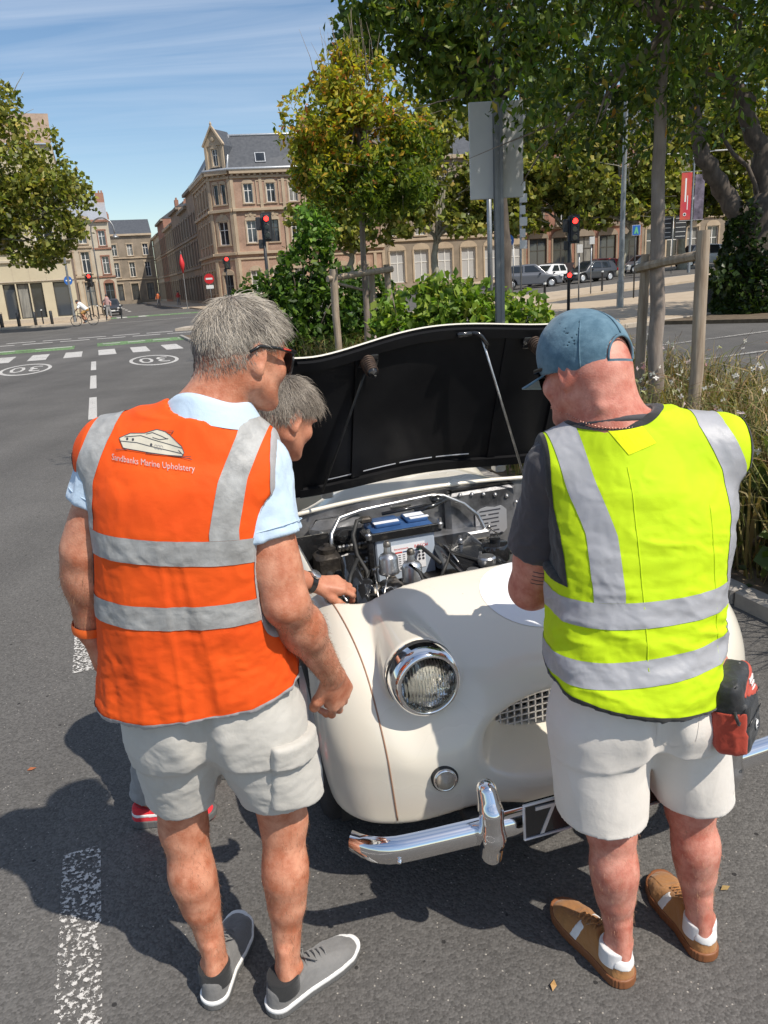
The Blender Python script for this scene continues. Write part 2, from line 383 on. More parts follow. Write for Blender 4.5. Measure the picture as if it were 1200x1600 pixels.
def worn(name, col, scale=70, thr=.47, big=1.2):
    """road paint with the asphalt showing through where it has worn off"""
    m = mat(name, col, .7); nt = m.node_tree; N = nt.nodes.new; L = nt.links.new; b = nt.nodes['Principled BSDF']; tc = N('ShaderNodeTexCoord')
    n = N('ShaderNodeTexNoise'); n.inputs['Scale'].default_value = scale; n.inputs['Detail'].default_value = 7; n.inputs['Roughness'].default_value = .68; L(tc.outputs['Object'], n.inputs[0])
    g = N('ShaderNodeTexNoise'); g.inputs['Scale'].default_value = big; g.inputs['Detail'].default_value = 2; L(tc.outputs['Object'], g.inputs[0]); a = N('ShaderNodeMath'); a.operation = 'MULTIPLY_ADD'; a.inputs[1].default_value = .22; L(g.outputs[0], a.inputs[0]); L(n.outputs[0], a.inputs[2])
    t = N('ShaderNodeMath'); t.operation = 'GREATER_THAN'; t.inputs[1].default_value = thr+.11; L(a.outputs[0], t.inputs[0])
    tr = N('ShaderNodeBsdfTransparent'); ms = N('ShaderNodeMixShader'); L(t.outputs[0], ms.inputs[0]); L(tr.outputs[0], ms.inputs[1]); L(b.outputs[0], ms.inputs[2]); L(ms.outputs[0], nt.nodes['Material Output'].inputs[0]); return m
M_line = worn('worn_white_paint', (.60, .57, .53), 70, .53, .9); M_line2 = worn('white_road_paint', (.52, .50, .47), 60, .40); M_greenp = worn('green_road_paint', (.17, .30, .12), 12, .47)
M_tan = mat('tan_paving', (.40, .31, .215), .85, col2=(.47, .375, .27), nscale=3, bump=.2, bscale=120)
M_kerb = mat('granite_kerb', (.36, .33, .29), .8, col2=(.28, .26, .24), nscale=12, bump=.2, bscale=90)
M_soil = mat('dry_soil', (.10, .07, .045), .95, col2=(.16, .12, .075), nscale=9, bump=.6, bscale=40)
M_kpale = mat('pale_kerb', (.47, .40, .32), .8, col2=(.40, .34, .27), nscale=9)
def sheet(name, s0, s1, t0, t1, z, m, kind='structure', parent=None, nt=None, ns=1):
    """flat sheet following the slope of the ground"""
    T = sorted(set([t0, t1]+[x for x in (6, 7, 8, 9, 10, 11, 12, 13, 14, 60) if t0 < x < t1])); V = []; F = []
    for s in (s0, s1): V += [ST(s, t, z) for t in T]
    n = len(T); F = [(i, i+1, n+i+1, n+i) for i in range(n-1)]
    b = MB(); b.add(V, F); o = obj(name, b.me(), m, parent)
    if parent is None: o['kind'] = kind
    return o
def slab(name, poly, h, m, base=-.05, parent=None):
    """raised paving: polygon of (s, t) with a top h above the ground"""
    b = MB(); n = len(poly); top = [ST(s, t, h) for s, t in poly]; bot = [ST(s, t, base) for s, t in poly]
    b.add(top+bot, [tuple(range(n))]+[(i, n+i, n+(i+1) % n, (i+1) % n) for i in range(n)])
    o = obj(name, b.me(), m, parent)
    if parent is None: o['kind'] = 'structure'
    return o
def dense(poly, step=2.0):
    out = []
    for (a, b), (c, d) in zip(poly, poly[1:]+poly[:1]):
        k = max(1, int(math.hypot(c-a, d-b)/step)); out += [(a+(c-a)*i/k, b+(d-b)*i/k) for i in range(k)]
    return out
sheet('road', -120, 1200, -900, 900, 0, M_asph)
def kerb_line(name, pts, w, h, m, step=1.0, group=None):
    """kerb made of single stones laid end to end along (s, t) points"""
    root = thing(name, None, None, (0, 0, 0)); root['kind'] = 'structure'; P = dense_line(pts, step)
    for (a, b) in zip(P, P[1:]):
        A, B = ST(*a), ST(*b); d = (B-A); l = d.length; d.normalize(); nx = Vector((-d.y, d.x, 0)).normalized(); up = d.cross(nx)*-1; up = nx.cross(d)*-1 if up.z < 0 else up
        k = MB(); k.box((A+B)/2+Vector((0, 0, h/2-.03)), (l-.012, w, h+.06), ax=(d, nx, Vector((0, 0, 1))), bev=.012); obj('kerb_stone', k.me(), m, root)
    return root
def dense_line(pts, step):
    out = [pts[0]]
    for (a, b), (c, d) in zip(pts, pts[1:]):
        k = max(1, int(round(math.hypot(c-a, d-b)/step))); out += [(a+(c-a)*i/k, b+(d-b)*i/k) for i in range(1, k+1)]
    return out
def markings():
    r = thing('road_markings', None, None, (0, 0, 0)); r['kind'] = 'structure'
    def q(name, pts, m, z=.004): b = MB(); b.add([ST(s, t, z) for s, t in pts], [tuple(range(len(pts)))]); return obj(name, b.me(), m, r)
    def rect(name, s0, s1, t0, t1, m, z=.004): return q(name, [(s0, t0), (s0, t1), (s1, t1), (s1, t0)], m, z)
    rect('centre_dash', -.6, 2.42, -.385, -.265, M_line); rect('centre_dash', 3.80, 6.6, -.39, -.27, M_line)
    for k in range(4): rect('centre_dash', 8.2+4.3*k, 11.0+4.3*k, -.38, -.25, M_line2)
    for t in (-4.1, -3.05, -2.0, -.95, .10, 1.15, 2.2): rect('crosswalk_stripe', 26.3, 28.9, t-.27, t+.27, M_line2)
    rect('cycle_lane_paint', 31.0, 33.2, -.2, 3.6, M_greenp, .003); rect('cycle_lane_paint', 30.6, 32.6, -9, -1.0, M_greenp, .003)
    for k in range(4): rect('lane_line', 32.0, 32.35, -8.4+2*k, -7.1+2*k, M_line2, .006); rect('lane_line', 32.2, 32.55, .0+.95*k, .65+.95*k, M_line2, .006)
    for k in range(9):
        t = -9.2+1.5*k; rect('lane_line', 36.4, 36.75, t, t+1.2, M_line2); rect('lane_line', 38.2, 38.55, t+.7, t+1.9, M_line2)
    rect('lane_line', 55.0, 55.2, .5, 14, M_line2); rect('cycle_lane_paint', 66, 69.5, .8, 8, M_greenp, .003)
    for k in range(4): rect('lane_line', 66.4, 69.0, 1.4+1.7*k, 2.2+1.7*k, M_line2, .006)
    for k in range(5): rect('lane_line', 88+9*k, 92+9*k, 3.1, 3.4, M_line2)
    rect('lane_line', 13.9, 14.02, 9.5, 20, M_line); rect('lane_line', 11.4, 11.52, 8.5, 16, M_line)
    # speed roundels, to be read from the junction
    for s0, t0 in ((22.7, 1.28), (23.2, -2.06)):
        g = MB(); n = 40
        for k in range(n):
            a, b = 2*math.pi*k/n, 2*math.pi*(k+1)/n
            g.add([ST(s0+ra*math.sin(w)*1.75, t0+ra*math.cos(w)*.66, .004) for w, ra in ((a, 1), (b, 1), (b, .86), (a, .86))], [(0, 1, 2, 3)])
        ring = obj('speed_ring', g.me(), M_line2, r)
        V, F = text_mesh('30', 1.0); V = V[:, :2]; V -= (V.max(0)+V.min(0))/2; V /= (V.max(0)-V.min(0))
        me = bpy.data.meshes.new('d'); me.from_pydata([tuple(ST(s0-y*1.7, t0-x*.80, .004)) for x, y in V], [], F); obj('speed_digits', me, M_line2, r)
def text_mesh(s, size, font_shear=0, ext=0):
    cu = bpy.data.curves.new('t', 'FONT'); cu.body = s; cu.size = size; cu.extrude = ext; cu.shear = font_shear; cu.resolution_u = 2
    o = bpy.data.objects.new('t', cu); COL.objects.link(o); dg = bpy.context.evaluated_depsgraph_get(); me = bpy.data.meshes.new_from_object(o.evaluated_get(dg))
    bpy.data.objects.remove(o); V = np.zeros(len(me.vertices)*3, np.float32); me.vertices.foreach_get('co', V); return V.reshape(-1, 3), [tuple(p.vertices) for p in me.polygons]
markings()
# planted bed to the right of the car, plaza and islands beyond, far pavements
slab('planting_bed', dense([(-4, 3.12), (-4, 6.3), (30, 6.3), (33, 5.0), (33, 3.12)], 4), .055, M_soil)
kerb_line('bed_kerb', [(-4, 3.05), (33, 3.05)], .12, .09, M_kerb); kerb_line('bed_kerb', [(-4, 6.37), (29, 6.37)], .12, .09, M_kerb)
slab('plaza_pavement', dense([(18.3, 12.5), (18.3, 30), (27.2, 30), (28.2, 20.2), (29.2, 18.5), (31.5, 18.4), (33.5, 22), (36.5, 34), (42, 60), (47.0, 60), (41.5, 34), (38.5, 22), (34, 12.5)], 3), .11, M_tan)
kerb_line('plaza_kerb', [(18.25, 30), (18.25, 12.4), (34.1, 12.4), (38.7, 22), (41.7, 34), (47.2, 60)], .16, .12, M_kpale, 1.2)
slab('grass_mound', dense([(14.9, 16.2), (14.9, 30), (18.2, 30), (18.2, 14.5)], 3), .10, M_soil)
slab('traffic_island', dense([(38.2, 3.3), (37.6, 9), (38.6, 12.0), (40.2, 12.0), (40.0, 4)], 3), .12, M_kpale)
slab('left_pavement', dense([(57.4, -60), (58.2, -1.2), (61, .6), (64, .9), (300, .9), (300, -60)], 8), .12, M_tan); kerb_line('left_kerb', [(57.35, -40), (58.1, -1.3), (60.9, .55)], .18, .13, M_kpale, 1.6)
slab('far_pavement', dense([(73.5, 9.0), (70, 14), (66.5, 34), (65, 60), (62, 110), (90, 110), (300, 9.0)], 8), .12, M_tan)
slab('right_pavement', dense([(84, 8.3), (84, 9.1), (300, 9.1), (300, 8.3)], 40), .115, M_kpale)
slab('median_strip', dense([(57.5, 30), (57, 44), (55.5, 80), (57.0, 80), (58.5, 44), (58.8, 30)], 4), .10, M_kpale)
def litter():
    for x, y, a, c in ((-1.47, 3.0-.33, .4, (.35, .11, .04)), (.37, 1.56, 1.2, (.42, .24, .09)), (.72, 2.10, 2.2, (.40, .33, .10)), (.95, 1.85, .3, (.3, .2, .07)), (-.10, 1.30, 1.9, (.3, .2, .1))):
        m = MB(); cs, sn = math.cos(a), math.sin(a); P = [(-.018, 0, .004), (-.004, .008, .010), (.018, .002, .005), (.0, -.008, .006)]; m.add([(x+p*cs-q*sn, y+p*sn+q*cs, z) for p, q, z in P], [(0, 1, 3), (1, 2, 3)])
        o = obj('fallen_leaf', m.me(), MATS.get('leaf_%d' % int(c[0]*100)) or mat('leaf_%d' % int(c[0]*100), c, .7)); tag(o, ['orange leaf in the shade left of the white line', 'yellow leaf in front of the tan shoes', 'pale leaf near the number plate', 'brown leaf by the right tan shoe', 'brown leaf in front of the grey shoes'][len([q for q in bpy.data.objects if q.name.startswith('fallen_leaf')])-1]+' on the asphalt', 'leaf', 'fallen leaves on the asphalt')
litter()

# ------------------------------------------------------------------ the white classic roadster
YAW = R(15); CF = Vector((.540, 1.897, 0)); CU = Vector((math.cos(YAW), math.sin(YAW), 0)); CV = Vector((-math.sin(YAW), math.cos(YAW), 0))
def carw(a, b, c): return CF+CU*a+CV*b+Vector((0, 0, c))
def flake(nt, b, src):
    N = nt.nodes.new; L = nt.links.new
    v = N('ShaderNodeTexVoronoi'); v.inputs['Scale'].default_value = 24; L(src, v.inputs[0])
    t = N('ShaderNodeMath'); t.operation = 'LESS_THAN'; t.inputs[1].default_value = .045; L(v.outputs[0], t.inputs[0])
    n = N('ShaderNodeTexNoise'); n.inputs['Scale'].default_value = 5; L(src, n.inputs[0])
    g = N('ShaderNodeMath'); g.operation = 'GREATER_THAN'; g.inputs[1].default_value = .57; L(n.outputs[0], g.inputs[0])
    mu = N('ShaderNodeMath'); mu.operation = 'MULTIPLY'; L(t.outputs[0], mu.inputs[0]); L(g.outputs[0], mu.inputs[1])
    mx = N('ShaderNodeMix'); mx.data_type = 'RGBA'; mx.inputs[6].default_value = (.75, .695, .59, 1); mx.inputs[7].default_value = (.24, .2, .15, 1)
    L(mu.outputs[0], mx.inputs[0]); L(mx.outputs[2], b.inputs['Base Color'])
    r = N('ShaderNodeMapRange'); r.inputs[3].default_value = .22; r.inputs[4].default_value = .36; L(n.outputs[0], r.inputs[0]); L(r.outputs[0], b.inputs['Roughness'])
M_paint = mat('cream_paint', (.75, .695, .59), .28, coat=.6, extra=flake)
M_roof = mat('white_roof_paint', (.82, .81, .78), .3, coat=.4)
M_chrome = mat('chrome', (.86, .86, .87), .06, 1, col2=(.8, .8, .8), nscale=3)
M_dullmetal = mat('dull_metal', (.66, .66, .66), .32, .9, col2=(.42, .41, .40), nscale=22, bump=.08, bscale=40)
M_castmetal = mat('cast_metal', (.36, .34, .31), .5, 1, col2=(.16, .13, .10), nscale=30, bump=.3, bscale=90)
M_black = mat('black_enamel', (.012, .012, .013), .16, coat=.4, col2=(.02, .02, .021), nscale=5)
M_lidblack = mat('lid_black', (.010, .010, .011), .34, col2=(.016, .016, .017), nscale=4, spec=.12)
M_blackm = mat('black_rubber', (.018, .018, .018), .62, col2=(.035, .034, .032), nscale=25, bump=.15, bscale=120)
M_grease = mat('greasy_metal', (.10, .085, .07), .5, .6, col2=(.035, .03, .027), nscale=26, bump=.3, bscale=80)
M_bulk = mat('bulkhead_paint', (.42, .42, .43), .28, .65, col2=(.11, .11, .115), nscale=6, lo=.38, hi=.66, bump=.12, bscale=7)
M_glass = mat('clear_glass', (1, 1, 1), .02, glass=1)
M_dglass = mat('dark_glass', (.02, .025, .03), .05, spec=.6)
M_welt = mat('brown_beading', (.30, .17, .11), .6)
M_tyre = mat('tyre_rubber', (.02, .02, .021), .8, bump=.2, bscale=90)
M_white = mat('white_vinyl', (.86, .86, .88), .35)
M_batgrey = mat('grey_plastic', (.46, .52, .60), .4, col2=(.40, .46, .54), nscale=9)
M_blue = mat('blue_plastic', (.025, .075, .20), .4, col2=(.04, .10, .24), nscale=20)
M_label = mat('label_paper', (.78, .70, .50), .6)
M_red = mat('red_print', (.62, .05, .03), .5); M_ink = mat('dark_print', (.05, .05, .06), .6); M_green = mat('green_print', (.05, .25, .14), .6)
M_silver = mat('silver_digits', (.72, .72, .74), .3, .6)
M_rust = mat('rusty_spring', (.045, .03, .025), .6, .5, col2=(.10, .065, .045), nscale=40)
M_copper = mat('pipe_metal', (.55, .52, .48), .3, 1)
M_amber = mat('smoked_lens', (.30, .25, .20), .12, col2=(.42, .36, .28), nscale=60, spec=.6)

CAR = thing('classic_car', 'cream white vintage roadster with its bonnet propped open', 'car', CF); CAR.rotation_euler = (0, R(-1.4), YAW)
def cpart(name, me, m=None, parent=None, label=None):
    o = obj(name, me, m, None, label); o.parent = parent or CAR; return o
def cinterp(x, xs, ys): return np.interp(x, xs, ys).astype(np.float32)
def smootherp(x, xs, ys):
    xs = np.array(xs, float); ys = np.array(ys, float); d = np.gradient(ys, xs); i = np.clip(np.searchsorted(xs, x)-1, 0, len(xs)-2); h = xs[i+1]-xs[i]; t = np.clip((x-xs[i])/h, 0, 1)
    return ((2*t**3-3*t**2+1)*ys[i]+(t**3-2*t**2+t)*h*d[i]+(-2*t**3+3*t**2)*ys[i+1]+(t**3-t**2)*h*d[i+1]).astype(np.float32)
def smax(a, b, k): h = np.clip(.5+.5*(a-b)/k, 0, 1); return b+(a-b)*h+k*h*(1-h)
def zcen(b): return smootherp(b, [-.1, .0, .1, .25, .42, .6, .9, 1.2, 1.5, 1.9, 2.6, 3.2, 3.6, 3.85], [.54, .63, .70, .772, .83, .868, .892, .905, .915, .90, .88, .84, .70, .42])
def zwin(b): return smootherp(b, [-.1, .05, .16, .3, .48, .7, 1.0, 1.3, 1.6, 1.9, 2.2, 2.5, 2.85, 3.2, 3.5, 3.85], [.42, .60, .705, .775, .82, .845, .86, .86, .83, .75, .71, .75, .80, .78, .68, .40])
def car_hull(X, Y, Z):
    a = np.abs(X)*np.where(X > 0, .955, 1).astype(np.float32); b = Y.ravel(); zc = zcen(b)[None, :, None]; zw = zwin(b)[None, :, None]
    t = np.clip((a-.22)/.30, 0, 1); t = t*t*(3-2*t); fr = np.exp(-((Y-.28)/.34)**2)
    zt = zc+(zw-zc)*t-.035*np.exp(-((a-.47)/.06)**2)*fr
    top = (Z-zt)*.88
    wa = (.708-.05*np.exp(-((Y-1.85)/.42)**2))-.10*np.clip((Z-.52)/.36, 0, 1)**2-.05*np.clip((.5-Z)/.3, 0, 1)**2
    side = a-wa
    bf = .0+.135*(a/.62)**3+.09*np.clip((Z-.50)/.28, 0, 1)**1.6-.0*Z
    front = (bf-Y)*.93; back = Y-3.72-.0*a
    d = smax(top, side, .13); d = smax(d, front, .10); d = smax(d, back, .3)
    low = .306+.06*np.exp(-((a-.30)/.17)**2)*(Y < .4)
    return smax(d, low-Z, .02)
def build_car_shell():
    G = SDF((-.76, -.06, .26), (.79, 1.72, 1.0), .0085)
    G.put(car_hull)
    for s in (-1, 1):
        G.cone((s*.425, .16, .750), (s*.415, .62, .765), .103, .04, .03)
        G.put(lambda X, Y, Z: np.maximum(.088-.10*(Z-.750)-Y, np.hypot(X-s*.425, Z-.750)-.1015), (s*.425-.12, -.06, .62), (s*.425+.12, .11, .88), .012, 's')
    # air scoop: the mouth narrows towards the grille
    def mouth(X, Y, Z):
        f = np.clip(Y/.24, 0, 1); q = ((np.abs(X)/(.315-.140*f))**2.5+(np.abs(Z-(.535+.008*f))/(.125-.050*f))**2.5)**(1/2.5)
        return np.maximum((q-1)*.11, Y-.40)
    G.put(mouth, (-.36, -.06, .38), (.36, .40, .66), .03, 's')
    G.put(lambda X, Y, Z: np.hypot(np.maximum(np.abs(X)-.515, 0), np.maximum(np.abs(Y-.985)-.365, 0))-.07+np.clip(.42-Z, 0, 1)*9, (-.60, .54, .42), (.60, 1.44, 1.02), .006, 's')
    for s in (-1, 1):   # wheel arches
        G.put(lambda X, Y, Z: np.maximum(np.hypot(Y-.69, Z-.33)-.375, .47-s*X), (min(s*.47, s*.8), .3, .26), (max(s*.47, s*.8), 1.08, .72), .012, 's')
    G.plane((0, 1.66, 0), (0, 1, 0))
    cpart('front_body', G.mesh(2), M_paint)
    GR = SDF((-.76, 1.6, .22), (.79, 3.8, 1.0), .016)
    GR.put(car_hull); GR.plane((0, 1.667, 0), (0, -1, 0))
    GR.put(lambda X, Y, Z: np.hypot(np.maximum(np.abs(X)-.40, 0), np.maximum(np.abs(Y-2.1)-.25, 0))-.14+np.clip(.5-Z, 0, 1)*9, (-.55, 1.6, .5), (.55, 2.6, 1.0), .02, 's')
    for s in (-1, 1):
        GR.put(lambda X, Y, Z: np.maximum(np.hypot(Y-2.925, Z-.33)-.36, .5-s*X), (min(s*.5, s*.8), 2.5, .22), (max(s*.5, s*.8), 3.4, .72), .02, 's')
    cpart('rear_body', GR.mesh(2), M_paint)
    # hard top with dark windows
    H = SDF((-.7, 1.5, .78), (.7, 3.1, 1.36), .016)
    sec = lambda z: None
    def dome(X, Y, Z):
        t = np.clip((Z-.85)/.45, 0, 1.2); q = ((np.abs(X)/(.60-.10*t*t))**3+(np.abs(Y-2.34)/(.60-.16*t*t))**3)**(1/3)
        return smax((q-1)*.45, Z-(1.30-.07*(X/.5)**2-.06*((Y-2.3)/.5)**2), .10)
    H.put(dome); H.put(lambda X, Y, Z: dome(X*1.05, (Y-2.34)*1.05+2.34, Z+.03), op='s')
    H.put(lambda X, Y, Z: np.maximum(np.maximum(np.abs(Y-2.05)-.36, np.abs(Z-1.0)-.14), .3-np.abs(X)), (-.7, 1.5, .8), (.7, 2.5, 1.2), .03, 's')
    H.put(lambda X, Y, Z: np.maximum(np.maximum(np.abs(X)-.42, np.abs(Z-1.04)-.10), np.abs(Y-2.95)-.2), (-.5, 2.6, .9), (.5, 3.1, 1.2), .03, 's')
    H.put(lambda X, Y, Z: np.maximum(np.abs(X)-.50, Y-1.9), (-.52, 1.5, .78), (.52, 1.9, 1.24), .02, 's')
    H.plane((0, 0, .83), (0, 0, -1))
    hp = cpart('hard_top', H.mesh(2), M_roof)
    m = MB(); m.grid(lambda i, j: (-.54+1.08*i, 1.70+.12*(2*i-1)**2+.14*j, .93+.32*j), 9, 4); cpart('windscreen', m.me(True), M_dglass)
    m = MB()
    for i in range(2):
        m.tube([(-.55+1.1*k/8, 1.695+.12*(2*k/8-1)**2+.14*i, .925+.33*i) for k in range(9)], .012, 8)
    for s in (-1, 1): m.tube([(s*.55, 1.815, .92), (s*.55, 1.955, 1.255)], .012, 8)
    cpart('windscreen_frame', m.me(True), M_chrome)
    return G
CARG = build_car_shell()

def car_surface(pts, direc, n=1):
    """march points along a direction onto the body skin (car space)"""
    p = np.array(pts, float); d = nrm(direc)
    for _ in range(80): p = p+d*np.clip(CARG.sample(p), -.01, .03)[:, None]*.8
    return p
def build_car_front():
    # bead between wing and front panel, on both sides
    for s in (-1, 1):
        P = []
        for w in np.linspace(0, 1, 40):
            if w < .45: o, d = (.60, .335+.30*w/.45), (-1, 0)
            else: k = (w-.45)/.55; a = k*R(84); o, d = (.60, .635), (-math.cos(a), math.sin(a))
            q = np.array([[s*(.541+.035*w), o[0]+d[0]*.9, o[1]+d[1]*.9]]); P.append(car_surface(q, (0, -d[0], -d[1]))[0])
        m = MB(); m.tube(P, .0026, 8); cpart('wing_beading', m.me(True), M_welt)
    # headlamps
    for s in (-1, 1):
        c = (s*.425, .095, .752); ax = (0, -1, .06); K = .83
        h = cpart('headlight', MB().lathe([(r*K, z*K) for r, z in [(.121, -.07), (.122, -.012), (.118, .012), (.108, .030), (.097, .036), (.094, .030), (.093, .012), (.091, .006)]], c, ax, 48, False).me(True), M_chrome)
        cpart('gasket', MB().lathe([(r*K, z*K) for r, z in [(.1215, -.06), (.1232, -.052), (.1232, -.044), (.1215, -.040)]], c, ax, 48, False).me(True), M_blackm, h)
        cpart('reflector', MB().lathe([(r*K, z*K) for r, z in [(.092, .012), (.084, -.012), (.066, -.038), (.040, -.056), (.014, -.062), (.0, -.062)]], c, ax, 40, False).me(True), M_chrome, h)
        b = MB(); b.lathe([(r*K, z*K) for r, z in [(.0, -.02), (.011, -.024), (.014, -.036), (.012, -.062)]], c, ax, 16); cpart('bulb', b.me(True), M_copper, h)
        def lensf(nt, bs, src):
            N = nt.nodes.new; L = nt.links.new; w = N('ShaderNodeTexWave'); w.wave_type = 'BANDS'; w.bands_direction = 'X'; w.inputs['Scale'].default_value = 38; w.inputs['Distortion'].default_value = .4; L(src, w.inputs[0])
            w2 = N('ShaderNodeTexWave'); w2.bands_direction = 'Z'; w2.inputs['Scale'].default_value = 9; w2.inputs['Distortion'].default_value = 2.5; L(src, w2.inputs[0]); mx = N('ShaderNodeMath'); mx.operation = 'ADD'; L(w.outputs[1], mx.inputs[0]); L(w2.outputs[1], mx.inputs[1])
            bp = N('ShaderNodeBump'); bp.inputs['Strength'].default_value = .9; bp.inputs['Distance'].default_value = .012; L(mx.outputs[0], bp.inputs['Height']); L(bp.outputs[0], bs.inputs['Normal'])
        ml = MATS.get('lens_glass') or mat('lens_glass', (.97, .98, .96), .03, ior=1.3, glass=1, extra=lensf)
        cpart('lens', MB().lathe([(r*K, z*K) for r, z in [(.0, .062), (.02, .061), (.045, .056), (.070, .046), (.086, .032), (.093, .016), (.093, .013), (.085, .028), (.069, .042), (.044, .052), (.02, .057), (.0, .058)]], c, ax, 40, False).me(True), ml, h)
    # side lamps
    for s in (-1, 1):
        p = car_surface([(s*.409, -.05, .475)], (0, 1, 0))[0]; c = tuple(p); ax = (s*.15, -1, .12)
        l = cpart('side_light', MB().lathe([(.038, -.01), (.038, .006), (.034, .010), (.030, .010)], c, ax, 32, False).me(True), M_blackm)
        cpart('bezel', MB().lathe([(.033, .004), (.0325, .016), (.029, .020), (.026, .018)], c, ax, 32, False).me(True), M_chrome, l)
        cpart('lens', MB().lathe([(.0275, .016), (.024, .022), (.015, .027), (.0, .029)], c, ax, 32).me(True), M_amber, l)
    # grille: egg-crate
    g = MB()
    for i in range(-9, 10):
        x = i*.0235; g.box((x, .212, .543), (.0046, .014, .17))
    for j in range(-4, 5):
        z = .543+j*.0215; g.box((0, .211, z), (.43, .012, .0046))
    cpart('grille', g.me(), M_silver)
    r = MB(); r.box((0, .30, .53), (.5, .01, .22)); r.box((0, .26, .40), (.5, .1, .01)); cpart('radiator', r.me(), M_blackm)
    # bumper: curved chrome channel
    m = MB(); prof = [(-.0, -.038), (-.020, -.034), (-.031, -.020), (-.034, .0), (-.031, .020), (-.020, .034), (0, .038), (.004, .034), (-.014, .026), (-.022, .0), (-.014, -.026), (.004, -.034)]
    def bp(i, j):
        s = (j*2-1); x = s*(.715 if s < 0 else .66); k = abs(s); y = -.122+.03*k**2+.07*max(0, (k-.80)/.2)**2.4; x *= (1-.03*max(0, (k-.8)/.2)**2); n = len(prof); q = prof[i % n]
        tx = 1.0; ty = (.05*s+(.17*max(0, (k-.80)/.2)**1.4)*math.copysign(1, s)*5)/1.4; l = math.hypot(tx, ty); nx, ny = -ty/l, tx/l
        sc = 1-.35*max(0, (k-.86)/.14)**2
        return (x+nx*q[0], y+ny*q[0], .410+q[1]*sc)
    m.grid(lambda u, v: bp(int(round(u*12)) % 12, v), 12, 61, True); n0 = 0
    m.F.append(tuple(range(11, -1, -1))); m.mi.append(0); m.F.append(tuple(60*12+i for i in range(12))); m.mi.append(0)
    bu = cpart('bumper', m.me(auto=50), M_chrome)
    for x in (-.60,):
        cpart('bolt', MB().lathe([(.008, -.002), (.007, .003), (.003, .006), (0, .0065)], (x, -.137, .40), (0, -1, 0), 12).me(True), M_chrome, bu)
    for s in (-1, 1):
        G = SDF((s*.357-.06, -.24, .29), (s*.357+.06, -.06, .62), .004)
        G.chain([(s*.357, -.150, .365), (s*.357, -.168, .43), (s*.357, -.162, .50), (s*.357, -.140, .548)], [.031, .032, .030, .026], .01, flat=(np.array([0, 1., 0]), 1.25))
        G.put(lambda X, Y, Z: np.maximum(np.abs(X-s*.357)-.0, 0)*0+(-.132-0*Y)*0+(Y+.118), op='i', k=.006)
        ov = cpart('overrider', G.mesh(2), M_chrome)
        k = MB(); k.box((s*.357, -.112, .398), (.074, .05, .088), bev=.01); cpart('gasket', k.me(auto=40), M_blackm, ov)
        b = MB(); b.box((s*.345, .0, .345), (.04, .22, .03)); cpart('bumper_iron', b.me(), M_blackm)
    # number plate (the part in view reads 7 and the foot of a second 7)
    pl = MB(); pl.box((.0, -.175, .452), (.55, .010, .108), bev=.004); plate = cpart('number_plate', pl.me(), M_black)
    fr = MB()
    for (cx, cz, w, h) in ((0, .5035, .554, .006), (0, .4005, .554, .006), (-.274, .452, .006, .098), (.274, .452, .006, .098)): fr.box((cx, -.181, cz), (w, .009, h), bev=.002)
    cpart('plate_frame', fr.me(), M_silver, plate)
    for x0 in (-.215, -.130):
        d = MB(); d.box((x0, -.182, .487), (.056, .005, .010)); d.prism([(.018, .030), (.028, .030), (-.004, -.046), (-.015, -.046)], (x0, -.1825, .452), (1, 0, 0), (0, 0, 1), (0, 1, 0), 0, .0045)
        cpart('digit', d.me(), M_silver, plate)
    u = MB(); u.box((0, .62, .33), (1.10, .75, .1)); u.box((-.33, .48, .40), (.45, .4, .12)); u.box((.33, .48, .40), (.45, .4, .12)); cpart('under_tray', u.me(), M_blackm)
    # white roundel on the nose (racing number disc)
    P = []; Fc = []; N = 40; rr = [.001, .05, .09, .13, .165]
    base = []
    for r in rr:
        for k in range(N): base.append((.035+r*math.cos(2*math.pi*k/N), .385+r*.95*math.sin(2*math.pi*k/N), 1.15))
    S = car_surface(base, (0, 0, -1)); nn = CARG.normals(S); S = S+nn*.0015
    for i in range(len(rr)-1):
        for k in range(N): Fc.append((i*N+k, i*N+(k+1) % N, (i+1)*N+(k+1) % N, (i+1)*N+k))
    cpart('roundel', mesh(S, np.array(Fc), True), M_white)
build_car_front()

def build_wheels():
    for (a, b) in ((-.605, .69), (.605, .69), (-.605, 2.925), (.605, 2.925)):
        s = 1 if a > 0 else -1
        w = cpart('wheel', MB().lathe([(.06, -.02), (.20, -.05), (.205, -.075), (.215, -.08), (.215, .07), (.205, .075), (.18, .055), (.09, .068), (.03, .075), (0, .076)], (a, b, .325), (s, 0, 0), 32).me(auto=40), M_silver)
        cpart('tyre', MB().lathe([(.212, -.075), (.26, -.088), (.305, -.084), (.324, -.066), (.325, 0), (.324, .066), (.305, .084), (.26, .088), (.212, .075)], (a, b, .325), (s, 0, 0), 40, False).me(True), M_tyre, w)
build_wheels()
def build_arch_liner():
    for s in (-1, 1):
        for (b, r) in ((.69, .372), (2.925, .357)):
            m = MB(); P = []; n = 14
            for k in range(n+1):
                w = math.pi*(-.15+1.3*k/n); P.append((b+r*math.cos(w), .33+r*math.sin(w)))
            V = [(s*.455, y, z) for y, z in P]+[(s*.66, y, z) for y, z in P]; m.add(V, [(i, i+1, n+2+i, n+1+i) for i in range(n)]); m.add([(s*.458, b, .33)]+[(s*.458, y, z) for y, z in P], [(0, i+1, i+2) for i in range(n)])
            cpart('wheel_arch_liner', m.me(), M_blackm)
build_arch_liner()

